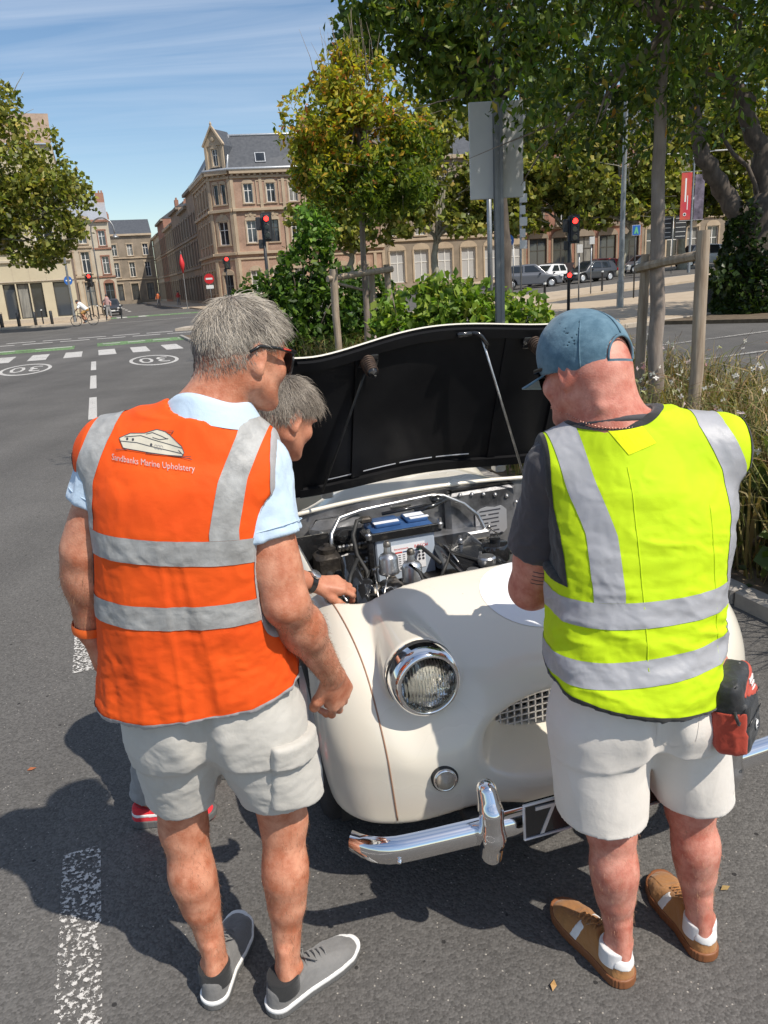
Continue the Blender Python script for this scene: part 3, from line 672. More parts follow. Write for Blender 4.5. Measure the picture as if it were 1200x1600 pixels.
# ------------------------------------------------------------------ bonnet lid, open
def build_bonnet():
    L, th = .685, R(63.5); pv = np.array([.022, 1.37, .965]); T = np.array([0, -math.cos(th), math.sin(th)]); Nn = np.array([0, math.sin(th), math.cos(th)])
    def hw(t): return .592
    def crown(s, t): k = abs(s); return (.04+.062*t)*(.5+.5*math.cos(math.pi*min(1, k*1.12)))**.9+.022*max(0, (k-.74)/.26)**2*t-.02*t*t+.030*s*t
    def P(s, t, off=0):
        r = .07; w = hw(t); x = s*w
        p = pv+np.array([x, 0, 0])+T*(t*L)+Nn*(crown(s, t)+off); return p
    def sheet(ns, nt, off, s0=-1, s1=1, t0=0, t1=1):
        V = [P(s0+(s1-s0)*i/ns, t0+(t1-t0)*j/nt, off) for j in range(nt+1) for i in range(ns+1)]
        F = [(j*(ns+1)+i, j*(ns+1)+i+1, (j+1)*(ns+1)+i+1, (j+1)*(ns+1)+i) for j in range(nt) for i in range(ns)]; return V, F
    m = MB(); V, F = sheet(36, 20, .010); m.add(V, F)
    # folded rim all round so the skin has an edge
    V2, F2 = sheet(36, 20, 0); m.cur = 1; m.add(V2, [f[::-1] for f in F2]); m.cur = 0
    ns, nt = 36, 20; n0 = (ns+1)*(nt+1)
    ring = [i for i in range(ns+1)]+[(j+1)*(ns+1)-1 for j in range(1, nt+1)]+[nt*(ns+1)+i for i in range(ns-1, -1, -1)]+[j*(ns+1) for j in range(nt-1, 0, -1)]
    for a, b in zip(ring, ring[1:]+ring[:1]): m.F.append((a, b, b+n0, a+n0)); m.mi.append(0)
    lid = cpart('bonnet', m.me(auto=35, mats=[M_paint, M_lidblack]))
    # inner flange and stiffeners on the underside
    f = MB()
    def strip(path, w, h, n=40):
        Q = []
        for k in range(n+1):
            s, t = path(k/n); Q.append((s, t))
        f.grid(lambda u, v: P(Q[int(round(v*n))][0]+(w if int(round(u*3)) in (1, 2) else -w)*0+(path.dx*(w if int(round(u*3)) in (2, 3) else -w)), Q[int(round(v*n))][1]+path.dt*(w if int(round(u*3)) in (2, 3) else -w), -.001-(h if int(round(u*3)) in (1, 2) else 0)), 4, n+1)
    class path:
        def __init__(s, fn, dx, dt): s.fn = fn; s.dx = dx; s.dt = dt
        def __call__(s, k): return s.fn(k)
    strip(path(lambda k: (-.93+1.86*k, .955), 0, 1), .028, .016); strip(path(lambda k: (-.93+1.86*k, .045), 0, 1), .03, .016)
    for s in (-1, 1):
        strip(path(lambda k, s=s: (s*.94, .03+.94*k), 1, 0), .035, .014); strip(path(lambda k, s=s: (s*.52, .08+.84*k), 1, 0), .03, .008)
    cpart('inner_frame', f.me(auto=30), M_lidblack, lid)
    # white strips standing in for light slits along the rear edge
    for i in range(4):
        s0 = -.74+.28*i; e = MB(); e.grid(lambda u, v: P(s0+.25*u, .105+.008*v, -.0025), 8, 2); cpart('edge_slot', e.me(), M_white, lid)
    # spring catches
    for s in (-.475, .67):
        c = P(s, .90, -.012); ax = -Nn; sp = MB(); pts = []
        a = np.array([1., 0, 0]); b = np.cross(ax, a)
        for k in range(85): w = k/84*2*math.pi*6.5; rr = .026-.006*k/84; pts.append(c+ax*(.004+.075*k/84)+(a*math.cos(w)+b*math.sin(w))*rr)
        sp.tube(pts, .0045, 6); q = cpart('catch_spring', sp.me(True), M_rust, lid)
        cup = MB(); cup.box(c, (.09, .05, .012), ax=(a, b, ax), bev=.004); cup.lathe([(.012, .0), (.012, .078), (.020, .082), (.016, .09), (0, .092)], c, ax, 14); cpart('catch_pin', cup.me(auto=40), M_black, lid)
    # stay rod and its bracket, and a dark rod modelled for its shadow or reflection
    top = P(.31, .95, -.03); tip = (.46, 1.30, .915); r = MB(); r.tube([top, tip], .0052, 8); cpart('stay_rod', r.me(True), M_dullmetal)
    br = MB(); br.tube([P(.23, .96, -.012), P(.29, .965, -.03), P(.31, .95, -.034), P(.345, .91, -.045), P(.35, .89, -.04)], .009, 8); br.box(P(.20, .95, -.014), (.06, .05, .02), bev=.004); cpart('stay_bracket', br.me(True), M_black, lid)
    r = MB(); r.tube([P(-.48, .88, -.03), (-.44, 1.31, .99)], .005, 8); cpart('stay_rod', r.me(True), M_blackm, None, 'thin black rod on the left of the bonnet')
    for s in (-1, 1):
        h = MB(); h.box((s*.40, 1.44, .945), (.05, .06, .035), bev=.006); h.tube([(s*.40-.03, 1.42, .96), (s*.40+.03, 1.42, .96)], .008, 8); cpart('hinge', h.me(auto=40), M_dullmetal)
build_bonnet()

# ------------------------------------------------------------------ engine bay

def text_on(s, size, o, ax, ay, az, **k):
    V, F = text_mesh(s, size, ext=.0004); o = np.array(o); A = np.array([ax, ay, az], float); w = V[:, 0].max() if len(V) else 0
    m = bpy.data.meshes.new('t'); m.from_pydata((V@A+o).tolist(), [], F); return m, w
def bolts(m, pts, ax, r=.009):
    for p in pts: m.lathe([(r, 0), (r*.9, r*.5), (0, r*.8)], p, ax, 8)
def build_bay():
    _c = globals()['cpart']
    def cpart(name, me, m=None, parent=None, label=None):
        o = _c(name, me, m, parent, label)
        if parent is None: o.location = (-.085, -.07, 0)
        return o
    m = MB()   # lining: sides, floor, bulkhead with a shelf
    m.box((.085, 1.475, .66), (1.17, .014, .47)); m.box((0, 1.40, .70), (.72, .13, .04), bev=.008); m.box((-.30, 1.41, .79), (.24, .11, .15), bev=.03); m.box((.36, 1.44, .72), (.34, .05, .34), bev=.022)
    bk = cpart('bulkhead', m.me(auto=30), M_bulk)
    b = MB(); bolts(b, [(.20+.055*i, 1.412, .875-.004*i*i*.4) for i in range(6)]+[(.52, 1.412, .8), (.53, 1.412, .7), (.25, 1.412, .60), (.47, 1.412, .6), (-.5, 1.465, .84), (-.46, 1.465, .86), (-.5, 1.465, .78), (-.52, 1.465, .7), (-.2, 1.352, .80), (-.38, 1.352, .82)], (0, -1, 0), .010); cpart('rivet', b.me(True), M_dullmetal, bk).data.name = 'rivet'
    bk.children[-1]['kind'] = 'stuff'
    b = MB(); b.lathe([(.024, 0), (.024, .006), (.016, .012), (0, .014)], (.335, 1.414, .64), (0, -1, 0), 18); cpart('grommet', b.me(True), M_blackm, bk)
    s = MB()
    for q in (-1, 1): s.box((.085+q*.58, 1.04, .63), (.012, .88, .36)); s.box((.085+q*.55, 1.05, .50), (.06, .8, .12), bev=.01)
    s.box((.085, 1.03, .40), (1.15, .9, .02)); cpart('inner_wing', s.me(), M_bulk)
    # scuttle lip, cream
    e = MB(); e.tube([(.085-.575+1.15*k/20, 1.472-.02*abs(2*k/20-1)**4, .885+.025*(1-(2*k/20-1)**2)) for k in range(21)], .010, 8); cpart('scuttle_lip', e.me(True), M_paint)
    # chassis plate
    p = MB(); p.prism([(-.075, -.05), (-.06, -.065), (.06, -.065), (.075, -.05), (.075, .04), (.06, .055), (.05, .062), (.02, .058), (-.02, .066), (-.05, .06), (-.075, .045)], (.395, 1.41, .735), (1, 0, 0), (0, 0, 1), (0, -1, 0), 0, .004)
    pq = cpart('maker_plate', p.me(), M_silver)
    t = MB()
    for j, row in enumerate(((.10, ), (.03, .05), (.09,), (.04, .04), (.08,), (.05, .03))):
        x = -.055
        for w in row: t.box((.395+x+w/2, 1.4055, .782-.019*j), (w, .001, .006)); x += w+.012
    cpart('engraving', t.me(), M_ink, pq)
    t = MB()
    for k in range(5): t.box((.345+.024*k, 1.4055, .671), (.012, .001, .005))
    cpart('engraving', t.me(), M_ink, pq)
    # battery
    R3 = math.cos(.05), math.sin(.05)
    bc = np.array([-.085, 1.265, 0]); bx = np.array([1., 0, 0])
    k = MB(); k.box((-.075, 1.27, .72), (.25, .17, .185), bev=.006); bat = cpart('battery', k.me(auto=40), M_batgrey)
    k = MB(); k.box((-.075, 1.27, .828), (.254, .174, .030), bev=.006); k.box((-.125, 1.285, .850), (.11, .10, .016), bev=.004); k.box((.0, 1.285, .850), (.09, .10, .016), bev=.004); cpart('battery_lid', k.me(auto=40), M_blue, bat)
    k = MB(); k.box((-.13, 1.255, .8595), (.105, .026, .002)); k.box((.01, 1.25, .8595), (.08, .022, .002)); k.box((.0, 1.295, .8595), (.08, .04, .002)); cpart('sticker', k.me(), M_white, bat)
    k = MB(); k.box((-.075, 1.183, .825), (.31, .016, .034), bev=.003); k.box((-.22, 1.24, .72), (.03, .12, .22), bev=.006); cpart('clamp_bar', k.me(), M_black, bat)
    k = MB(); k.box((-.075, 1.175, .8415), (.29, .002, .003)); cpart('clamp_edge', k.me(), M_dullmetal, bat)
    for x in (-.225, .075): cpart('wing_nut', MB().lathe([(.012, -.02), (.014, 0), (.008, .006), (.008, .022), (0, .023)], (x, 1.18, .842), (0, 0, 1), 10).me(auto=40), M_dullmetal, bat)
    k = MB(); k.box((-.065, 1.184, .722), (.135, .002, .105)); lb = cpart('label', k.me(), M_label, bat)
    k = MB(); k.box((-.065, 1.1832, .722), (.142, .001, .112)); cpart('label_border', k.me(), M_white, bat)
    me, w = text_on('BOSCH', .018, (-.04, 1.1825, .755), (1, 0, 0), (0, 0, 1), (0, -1, 0)); cpart('print', me, M_red, lb)
    me, w = text_on('Starterbatterie', .010, (-.125, 1.1825, .757), (1, 0, 0), (0, 0, 1), (0, -1, 0)); cpart('print', me, M_red, lb)
    k = MB(); k.box((-.107, 1.1825, .745), (.03, .001, .006)); cpart('print', k.me(), M_red, lb)
    k = MB(); k.box((-.060, 1.1825, .745), (.06, .001, .005)); cpart('print', k.me(), M_blue, lb)
    k = MB(); k.box((-.016, 1.1825, .745), (.026, .001, .006)); cpart('print', k.me(), M_green, lb)
    k = MB()
    for i in range(6):
        for j in range(4): k.box((-.122+.018*j, 1.1825, .733-.009*i), (.010, .001, .003))
    for i in range(3):
        for j in range(2): k.lathe([(.0055, 0), (.0055, .001), (.0035, .001)], (-.020+.016*j, 1.1825, .732-.014*i), (0, -1, 0), 10)
    k.tube([(-.05, 1.1825, .733), (-.028, 1.1825, .69)], .0016, 4); k.tube([(-.028, 1.1825, .733), (-.05, 1.1825, .69)], .0016, 4); k.box((-.10, 1.1825, .676), (.01, .001, .01)); k.box((-.06, 1.1825, .676), (.01, .001, .01)); k.box((-.03, 1.1825, .676), (.016, .001, .006)); cpart('print', k.me(), M_ink, lb)
    # battery earth lead
    k = MB(); k.tube([(-.20, 1.30, .87), (-.245, 1.28, .875), (-.275, 1.24, .83), (-.275, 1.2, .76), (-.25, 1.16, .70), (-.26, 1.12, .64)], .009, 8); cpart('battery_cable', k.me(True), M_blackm)
    k = MB(); k.box((-.205, 1.30, .868), (.05, .04, .024), bev=.006); cpart('terminal', k.me(), M_grease)
    # engine block, rocker cover, manifolds
    k = MB(); k.box((.10, 1.0, .53), (.26, .62, .22), bev=.03); cpart('engine_block', k.me(auto=40), M_grease)
    G = SDF((-.02, .66, .60), (.30, 1.34, .78), .006); G.rbox((.14, 1.06, .70), (.095, .22, .065), .035); G.put(lambda X, Y, Z: Z-.762+.0*X, op='i', k=.02)
    rc = cpart('rocker_cover', G.mesh(2), M_black); k = MB(); k.lathe([(.03, 0), (.034, .012), (.034, .03), (.028, .036), (0, .038)], (.14, .86, .760), (0, 0, 1), 20); cpart('filler_cap', k.me(auto=40), M_dullmetal, rc)
    for y in (.92, 1.13): cpart('cover_nut', MB().lathe([(.010, 0), (.010, .014), (.006, .018), (.006, .03), (0, .031)], (.14, y, .762), (0, 0, 1), 8).me(auto=40), M_dullmetal, rc)
    k = MB(); k.lathe([(.055, 0), (.057, .01), (.057, .055), (.05, .065), (.02, .068), (0, .07)], (.235, 1.00, .72), (0, 0, 1), 28); k.lathe([(.02, .068), (.022, .085), (0, .087)], (.235, 1.00, .72), (0, 0, 1), 16); cpart('air_canister', k.me(auto=40), M_black)
    k = MB(); k.lathe([(.04, 0), (.042, .02), (.03, .028), (.012, .03), (0, .03)], (.06, .80, .74), (0, 0, 1), 24); k.lathe([(.022, .03), (.022, .04), (0, .041)], (.06, .80, .74), (0, 0, 1), 16); cpart('radiator_cap', k.me(auto=40), M_dullmetal)
    k = MB(); k.tube([(.02, .82, .66), (.03, .9, .64), (.10, .96, .62)], .03, 12); cpart('top_hose', k.me(True), M_blackm)
    # twin carburettors with domed dashpots
    for (x, y) in ((-.195, 1.02), (-.14, .90)):
        c = MB(); c.lathe([(.040, 0), (.041, .008), (.038, .014), (.037, .06), (.030, .072), (.016, .080), (.013, .105), (.011, .11)], (x, y, .735), (0, 0, 1), 32); cb = cpart('carburettor', c.me(auto=40), M_dullmetal)
        cpart('dashpot_cap', MB().lathe([(.0145, 0), (.0145, .014), (.010, .020), (0, .021)], (x, y, .841), (0, 0, 1), 12).me(auto=40), M_castmetal, cb)
        c = MB(); c.box((x, y, .675), (.085, .085, .045), bev=.012); c.tube([(x-.04, y, .66), (x-.11, y, .655)], .036, 14); c.lathe([(.03, 0), (.03, -.06), (.02, -.065)], (x+.01, y-.055, .65), (0, 0, 1), 14); c.tube([(x+.03, y, .66), (x+.2, y, .62)], .03, 12); cpart('throttle_body', c.me(auto=40), M_castmetal, cb)
        # trumpet air filters as black back plates
        f = MB(); f.lathe([(.0, -.02), (.062, -.02), (.068, -.01), (.068, .022), (.06, .03), (.0, .03)], (x-.10, y-.0, .66), (-1, 0, .12), 28); fl = cpart('air_filter', f.me(auto=40), M_black, cb)
    k = MB(); k.tube([(-.30, .74, .64), (-.24, .95, .70), (-.22, 1.1, .66)], .006, 6); k.tube([(-.17, .93, .66), (-.05, .93, .70), (.02, 1.0, .69)], .005, 6); k.tube([(-.16, .79, .68), (-.16, 1.07, .69)], .005, 6)
    for i in range(14): k.box((-.10+.035*rng.normal(), .80+.30*rng.random(), .67+.03*rng.random()), (.02+.02*rng.random(), .02+.02*rng.random(), .03), rot=rng.random()*3, bev=.004)
    q = cpart('linkage', k.me(auto=40), M_castmetal); q['kind'] = 'stuff'
    # brake and clutch master cylinders, left
    k = MB(); k.box((-.395, 1.22, .72), (.10, .11, .13), bev=.012); k.lathe([(.032, 0), (.034, .01), (.034, .02), (.014, .026), (.012, .036), (0, .037)], (-.39, 1.22, .785), (0, 0, 1), 18); mc = cpart('master_cylinder', k.me(auto=40), M_grease)
    k = MB(); k.box((-.445, 1.30, .74), (.16, .012, .20)); cpart('bracket', k.me(), M_black, mc)
    k = MB()
    for x in (-.40, -.365): k.tube([(x, 1.17, .71), (x+.01, 1.07, .685), (x+.012, 1.04, .68)], .017, 12)
    cpart('cylinder_body', k.me(auto=40), M_blackm, mc)
    k = MB()
    for i in range(2):
        for j in range(4): k.lathe([(.008, 0), (.008, .01), (0, .014)], (-.405+.045*i, 1.02+.016*j-.02, .69-.008*j), (0, -.3, 1), 8)
    q = cpart('hose_clip', k.me(auto=40), M_dullmetal, mc); q['kind'] = 'stuff'
    k = MB(); k.lathe([(.055, -.09), (.06, -.085), (.06, .085), (.055, .09), (0, .09)], (-.475, 1.08, .66), (.35, 1, .1), 24); cpart('wiper_motor', k.me(auto=40), M_black)
    # horn/relay with a coil of springs on the bulkhead
    k = MB(); k.lathe([(.05, 0), (.056, .012), (.056, .04), (.05, .052), (.03, .058), (0, .06)], (-.29, 1.36, .775), (0, -.25, 1), 24); hr = cpart('washer_pump', k.me(auto=40), M_black)
    k = MB()
    for i in range(6): k.lathe([(.008, 0), (.009, .004), (.009, .022), (.006, .026), (0, .027)], (-.325+.017*i, 1.30, .755), (0, -.5, .8), 8)
    q = cpart('fuse_row', k.me(auto=40), M_dullmetal, hr); q['kind'] = 'stuff'
    k = MB()
    for i in range(26): k.lathe([(.010, 0), (.011, .01), (.006, .016), (0, .018)], (-.28+.035*rng.normal(), 1.24+.05*rng.random(), .60+.12*rng.random()), (rng.normal()*.5, -1, rng.random()), 8)
    q = cpart('brass_fitting', k.me(auto=40), M_copper); q['kind'] = 'stuff'
    # dark ducts in front of the left carburettor
    k = MB(); k.tube([(-.33, 1.12, .78), (-.335, 1.02, .70), (-.36, .92, .60)], [.03, .045, .06], 16); k.tube([(-.33, .93, .74), (-.34, .86, .66), (-.35, .8, .56)], [.02, .04, .05], 16); cpart('heater_duct', k.me(True), M_black)
    # pipes
    k = MB(); k.tube([(-.365, 1.26, .78), (-.35, 1.30, .83), (-.30, 1.36, .875), (-.2, 1.385, .885), (.0, 1.395, .892), (.12, 1.395, .898), (.17, 1.39, .89), (.26, 1.385, .84), (.32, 1.38, .78), (.355, 1.37, .70), (.36, 1.34, .65)], .0085, 8); cpart('heater_pipe', k.me(True), M_dullmetal)
    k = MB(); k.tube([(.02, 1.34, .86), (.10, 1.33, .87), (.17, 1.36, .88)], .012, 8); k.tube([(-.12, 1.35, .865), (.08, 1.35, .872)], .008, 8); k.box((.13, 1.37, .885), (.05, .05, .03), bev=.008); cpart('control_cable', k.me(True), M_black)
    k = MB(); k.tube([(.36, 1.34, .65), (.40, 1.25, .66), (.42, 1.12, .64), (.42, 1.0, .60)], .010, 8); cpart('heater_hose', k.me(True), M_copper)
    k = MB(); k.tube([(.46, 1.2, .68), (.43, 1.08, .69), (.33, 1.0, .69), (.30, .96, .66)], .004, 6); cpart('green_wire', k.me(True), M_green)
    k = MB(); k.tube([(-.52, .98, .70), (-.42, .80, .72), (-.25, .66, .74), (-.1, .62, .75)], .005, 6); k.tube([(-.52, .94, .66), (-.40, .76, .70), (-.2, .64, .72)], .004, 6); k.tube([(-.45, 1.0, .72), (-.41, .92, .74), (-.40, .86, .72)], .004, 6); cpart('bonnet_cable', k.me(True), M_dullmetal)
    k = MB(); k.box((-.03, 1.372, .872), (.09, .003, .022)); cpart('brass_tag', k.me(), M_copper)
build_bay()
def build_clutter():
    r = np.random.default_rng(91); k = MB(); base = [(-.50, .62, .66), (-.44, .72, .58), (-.30, .66, .66), (-.12, .62, .70), (.30, .75, .66), (.42, .9, .66), (.25, .70, .70), (-.35, 1.0, .60), (.38, 1.15, .66), (-.52, 1.2, .66), (.05, .68, .68)]
    for (x, y, z) in base: k.box((x, y, z), (.05+.05*r.random(), .05+.05*r.random(), .06+.05*r.random()), rot=r.random()*3, bev=.012); k.lathe([(.022, 0), (.024, .02), (.018, .03), (0, .034)], (x+.02, y, z+.04), r.normal(size=3)*.4+(0, 0, 1), 10)
    q = cpart('engine_fitting', k.me(auto=40), M_grease); q.location = (0, 0, 0); q['kind'] = 'stuff'
    k = MB()
    for i in range(16):
        a = np.array((-.53+r.random()*.95, .60+r.random()*.35, .62+.12*r.random())); b = a+np.array((r.normal()*.16, .12+.2*r.random(), .05*r.normal())); c = b+np.array((r.normal()*.14, .12*r.normal(), -.06)); k.tube([a, (a+b)/2+(0, 0, .03), b, (b+c)/2, c], .004+.005*r.random(), 6)
    q = cpart('hose', k.me(True), M_blackm); q.location = (0, 0, 0); q['kind'] = 'stuff'
    k = MB()
    for i in range(9):
        a = np.array((-.5+r.random()*.9, .62+r.random()*.4, .66+.10*r.random())); b = a+np.array((r.normal()*.12, .15+.2*r.random(), .03*r.normal())); k.tube([a, (a+b)/2+(0, 0, .025), b], .0032, 6); k.lathe([(.008, 0), (.008, .012), (0, .014)], b, (0, 0, 1), 6)
    q = cpart('fuel_line', k.me(True), M_copper); q.location = (0, 0, 0); q['kind'] = 'stuff'
build_clutter()

# ------------------------------------------------------------------ people
def skinmat(name, a, b, c):
    def ex(nt, bs, src):
        N = nt.nodes.new; L = nt.links.new
        n1 = N('ShaderNodeTexNoise'); n1.inputs['Scale'].default_value = 20; n1.inputs['Detail'].default_value = 6; n1.inputs['Roughness'].default_value = .65; L(src, n1.inputs[0])
        r1 = N('ShaderNodeValToRGB'); e = r1.color_ramp.elements; e[0].position = .36; e[1].position = .64; e[0].color = (*a, 1); e[1].color = (*b, 1); L(n1.outputs[0], r1.inputs[0])
        n2 = N('ShaderNodeTexNoise'); n2.inputs['Scale'].default_value = 140; n2.inputs['Detail'].default_value = 3; L(src, n2.inputs[0])
        r2 = N('ShaderNodeValToRGB'); r2.color_ramp.elements[0].position = .58; r2.color_ramp.elements[1].position = .76; r2.color_ramp.elements[1].color = (.35, .35, .35, 1); L(n2.outputs[0], r2.inputs[0])
        mx = N('ShaderNodeMix'); mx.data_type = 'RGBA'; L(r2.outputs[0], mx.inputs[0]); L(r1.outputs[0], mx.inputs[6]); mx.inputs[7].default_value = (*c, 1); L(mx.outputs[2], bs.inputs['Base Color'])
        n3 = N('ShaderNodeTexVoronoi'); n3.inputs['Scale'].default_value = 260; L(src, n3.inputs[0]); ad = N('ShaderNodeMath'); ad.operation = 'ADD'; L(n3.outputs[0], ad.inputs[0]); L(n2.outputs[0], ad.inputs[1])
        bp = N('ShaderNodeBump'); bp.inputs['Strength'].default_value = .12; bp.inputs['Distance'].default_value = .004; L(ad.outputs[0], bp.inputs['Height']); L(bp.outputs[0], bs.inputs['Normal'])
    return mat(name, a, .5, sss=.12, spec=.4, extra=ex)
M_skinO = skinmat('tanned_skin', (.44, .145, .075), (.64, .30, .19), (.30, .10, .055))
M_skinY = skinmat('ruddy_skin', (.50, .155, .105), (.69, .32, .24), (.36, .11, .075))
M_skinT = skinmat('warm_skin', (.46, .175, .10), (.58, .265, .165), (.34, .12, .07))
def cloth(name, col, col2, rough=.85, weave=900, wr=.25, wscale=18, sheen=.2, nscale=6):
    def ex(nt, b, src):
        N = nt.nodes.new; L = nt.links.new
        w = N('ShaderNodeTexNoise'); w.inputs['Scale'].default_value = weave; w.inputs['Detail'].default_value = 2; L(src, w.inputs[0])
        f = N('ShaderNodeTexNoise'); f.inputs['Scale'].default_value = wscale; f.inputs['Detail'].default_value = 5; f.inputs['Distortion'].default_value = .35; L(src, f.inputs[0])
        b1 = N('ShaderNodeBump'); b1.inputs['Strength'].default_value = .25; b1.inputs['Distance'].default_value = .002; L(w.outputs[0], b1.inputs['Height'])
        b2 = N('ShaderNodeBump'); b2.inputs['Strength'].default_value = wr; b2.inputs['Distance'].default_value = .02; L(f.outputs[0], b2.inputs['Height']); L(b1.outputs[0], b2.inputs['Normal']); L(b2.outputs[0], b.inputs['Normal'])
    return mat(name, col, rough, col2=col2, nscale=nscale, sheen=sheen, extra=ex)
M_orange = cloth('orange_hivis', (.84, .080, .001), (.90, .098, .002), .8, wr=.16, wscale=14, sheen=0)
M_yellow = cloth('yellow_hivis', (.50, .70, .002), (.56, .76, .003), .8, wr=.14, wscale=10, sheen=0)
M_reflO = cloth('worn_reflective_tape', (.43, .43, .42), (.30, .295, .285), .45, wr=.2, wscale=30, nscale=22, sheen=0)
M_reflY = cloth('reflective_tape', (.40, .40, .42), (.37, .37, .39), .4, wr=.12, wscale=14, sheen=0)
M_pipeG = cloth('grey_piping', (.42, .40, .40), (.36, .34, .34)); M_pipeK = cloth('black_piping', (.02, .02, .02), (.03, .03, .028))
M_polo = cloth('pale_blue_polo', (.50, .63, .77), (.54, .67, .80)); M_tee = cloth('charcoal_tee', (.055, .05, .055), (.07, .065, .07)); M_navy = cloth('slate_shirt', (.10, .12, .16), (.12, .14, .18))
M_shortO = cloth('grey_cargo_cotton', (.50, .475, .43), (.56, .535, .49), wr=.22, wscale=18); M_shortY = cloth('offwhite_jersey', (.72, .665, .60), (.77, .715, .65), wr=.22, wscale=12); M_trous = cloth('grey_trouser_cotton', (.24, .235, .23), (.29, .285, .28))
M_suedeG = cloth('grey_suede', (.15, .145, .14), (.21, .205, .20), .95, wscale=40); M_suedeB = cloth('tan_suede', (.36, .155, .045), (.43, .20, .065), .9, wscale=40)
M_redS = cloth('red_shoe_mesh', (.62, .015, .03), (.7, .03, .04)); M_soleG = mat('grey_outsole', (.12, .118, .115), .8); M_whiteR = mat('white_rubber', (.78, .77, .75), .5); M_gum = mat('gum_sole', (.24, .09, .035), .55); M_whiteL = mat('white_leather', (.80, .78, .76), .45, bump=.1); M_sock = cloth('black_sock', (.015, .015, .016), (.02, .02, .02)); M_sockW = cloth('white_sock', (.75, .73, .72), (.7, .68, .67))
M_denim = cloth('washed_denim', (.060, .135, .19), (.125, .225, .29), .85, weave=500, wr=.2, nscale=30)
M_lens = mat('mirrored_lens', (.35, .37, .39), .04, .85); M_frame = mat('black_frame', (.015, .015, .016), .3); M_gold = mat('gold', (.62, .40, .12), .25, 1); M_pinkneck = mat('rose_metal', (.65, .36, .28), .3, 1); M_orub = mat('orange_rubber', (.85, .14, .02), .5)
M_nylon = cloth('black_nylon', (.014, .014, .015), (.022, .022, .023), .5, wscale=30); M_bagred = cloth('red_nylon', (.42, .045, .02), (.48, .06, .03), .6)
def hairmat(name): return mat(name, (.3, .26, .22), .5, attr='Col', spec=.35)
M_hair = hairmat('grey_hair')

class Person:
    def __init__(s, label, loc, h=.0045, lo=None, hi=None):
        s.root = thing('person', label, 'person', loc); s.G = SDF(lo, hi, h)
    def add(s, name, me, m=None, parent=None, label=None):
        o = obj(name, me, m, parent or s.root, label); return o
def head_sdf(G, C, M, neck, nr=.058, big=1.0):
    """C centre between the ear tops, M rows right/forward/up"""
    P = lambda r, f, u: np.array(C)+big*(M[0]*r+M[1]*f+M[2]*u); b = big
    G.ell(P(0, .006, .030), (.077*b, .098*b, .092*b), M, .02); G.ell(P(0, -.030, .006), (.070*b, .070*b, .074*b), M, .02)
    G.ell(P(0, .044, -.040), (.061*b, .056*b, .078*b), M, .025)
    for q in (-1, 1):
        G.cone(P(q*.052, .005, -.058), P(q*.020, .078, -.098), .022*b, .018*b, .02)
        G.ell(P(q*.045, .070, -.028), (.022*b, .02*b, .024*b), M, .015)          # cheekbone
        G.ell(P(q*.032, .094, .006), (.017*b, .012*b, .011*b), M, .012, 's')      # eye socket
        G.ell(P(q*.032, .084, .006), (.012*b, .012*b, .012*b), M, .004)            # eye
        # ear: rim, bowl, lobe
        E = frame(M[1]*.95+M[0]*q*.42, M[2]); ec = P(q*.079, -.010, -.008)
        G.ell(ec, (.0085*b, .019*b, .033*b), E, .008); G.ell(ec+M[2]*-.028*b+M[1]*.006*b, (.007*b, .010*b, .012*b), E, .006)
        G.ell(ec+M[0]*q*.010*b+M[1]*.002*b+M[2]*.002*b, (.006*b, .011*b, .021*b), E, .004, 's')
    G.cone(P(0, .084, -.086), P(0, .086, -.098), .020*b, .017*b, .015)           # chin
    G.cone(P(0, .098, .014), P(0, .113, -.028), .009*b, .014*b, .008); G.ell(P(0, .100, .020), (.05*b, .012*b, .008*b), M, .012)
    for q in (-1, 1): G.ell(P(q*.011, .106, -.033), (.009*b, .010*b, .008*b), M, .005)
    G.ell(P(0, .096, -.062), (.024*b, .009*b, .006*b), M, .006); G.ell(P(0, .094, -.071), (.021*b, .009*b, .006*b), M, .004)
    G.cone(P(0, -.022, -.030), neck, nr*.93, nr*1.12, .03)
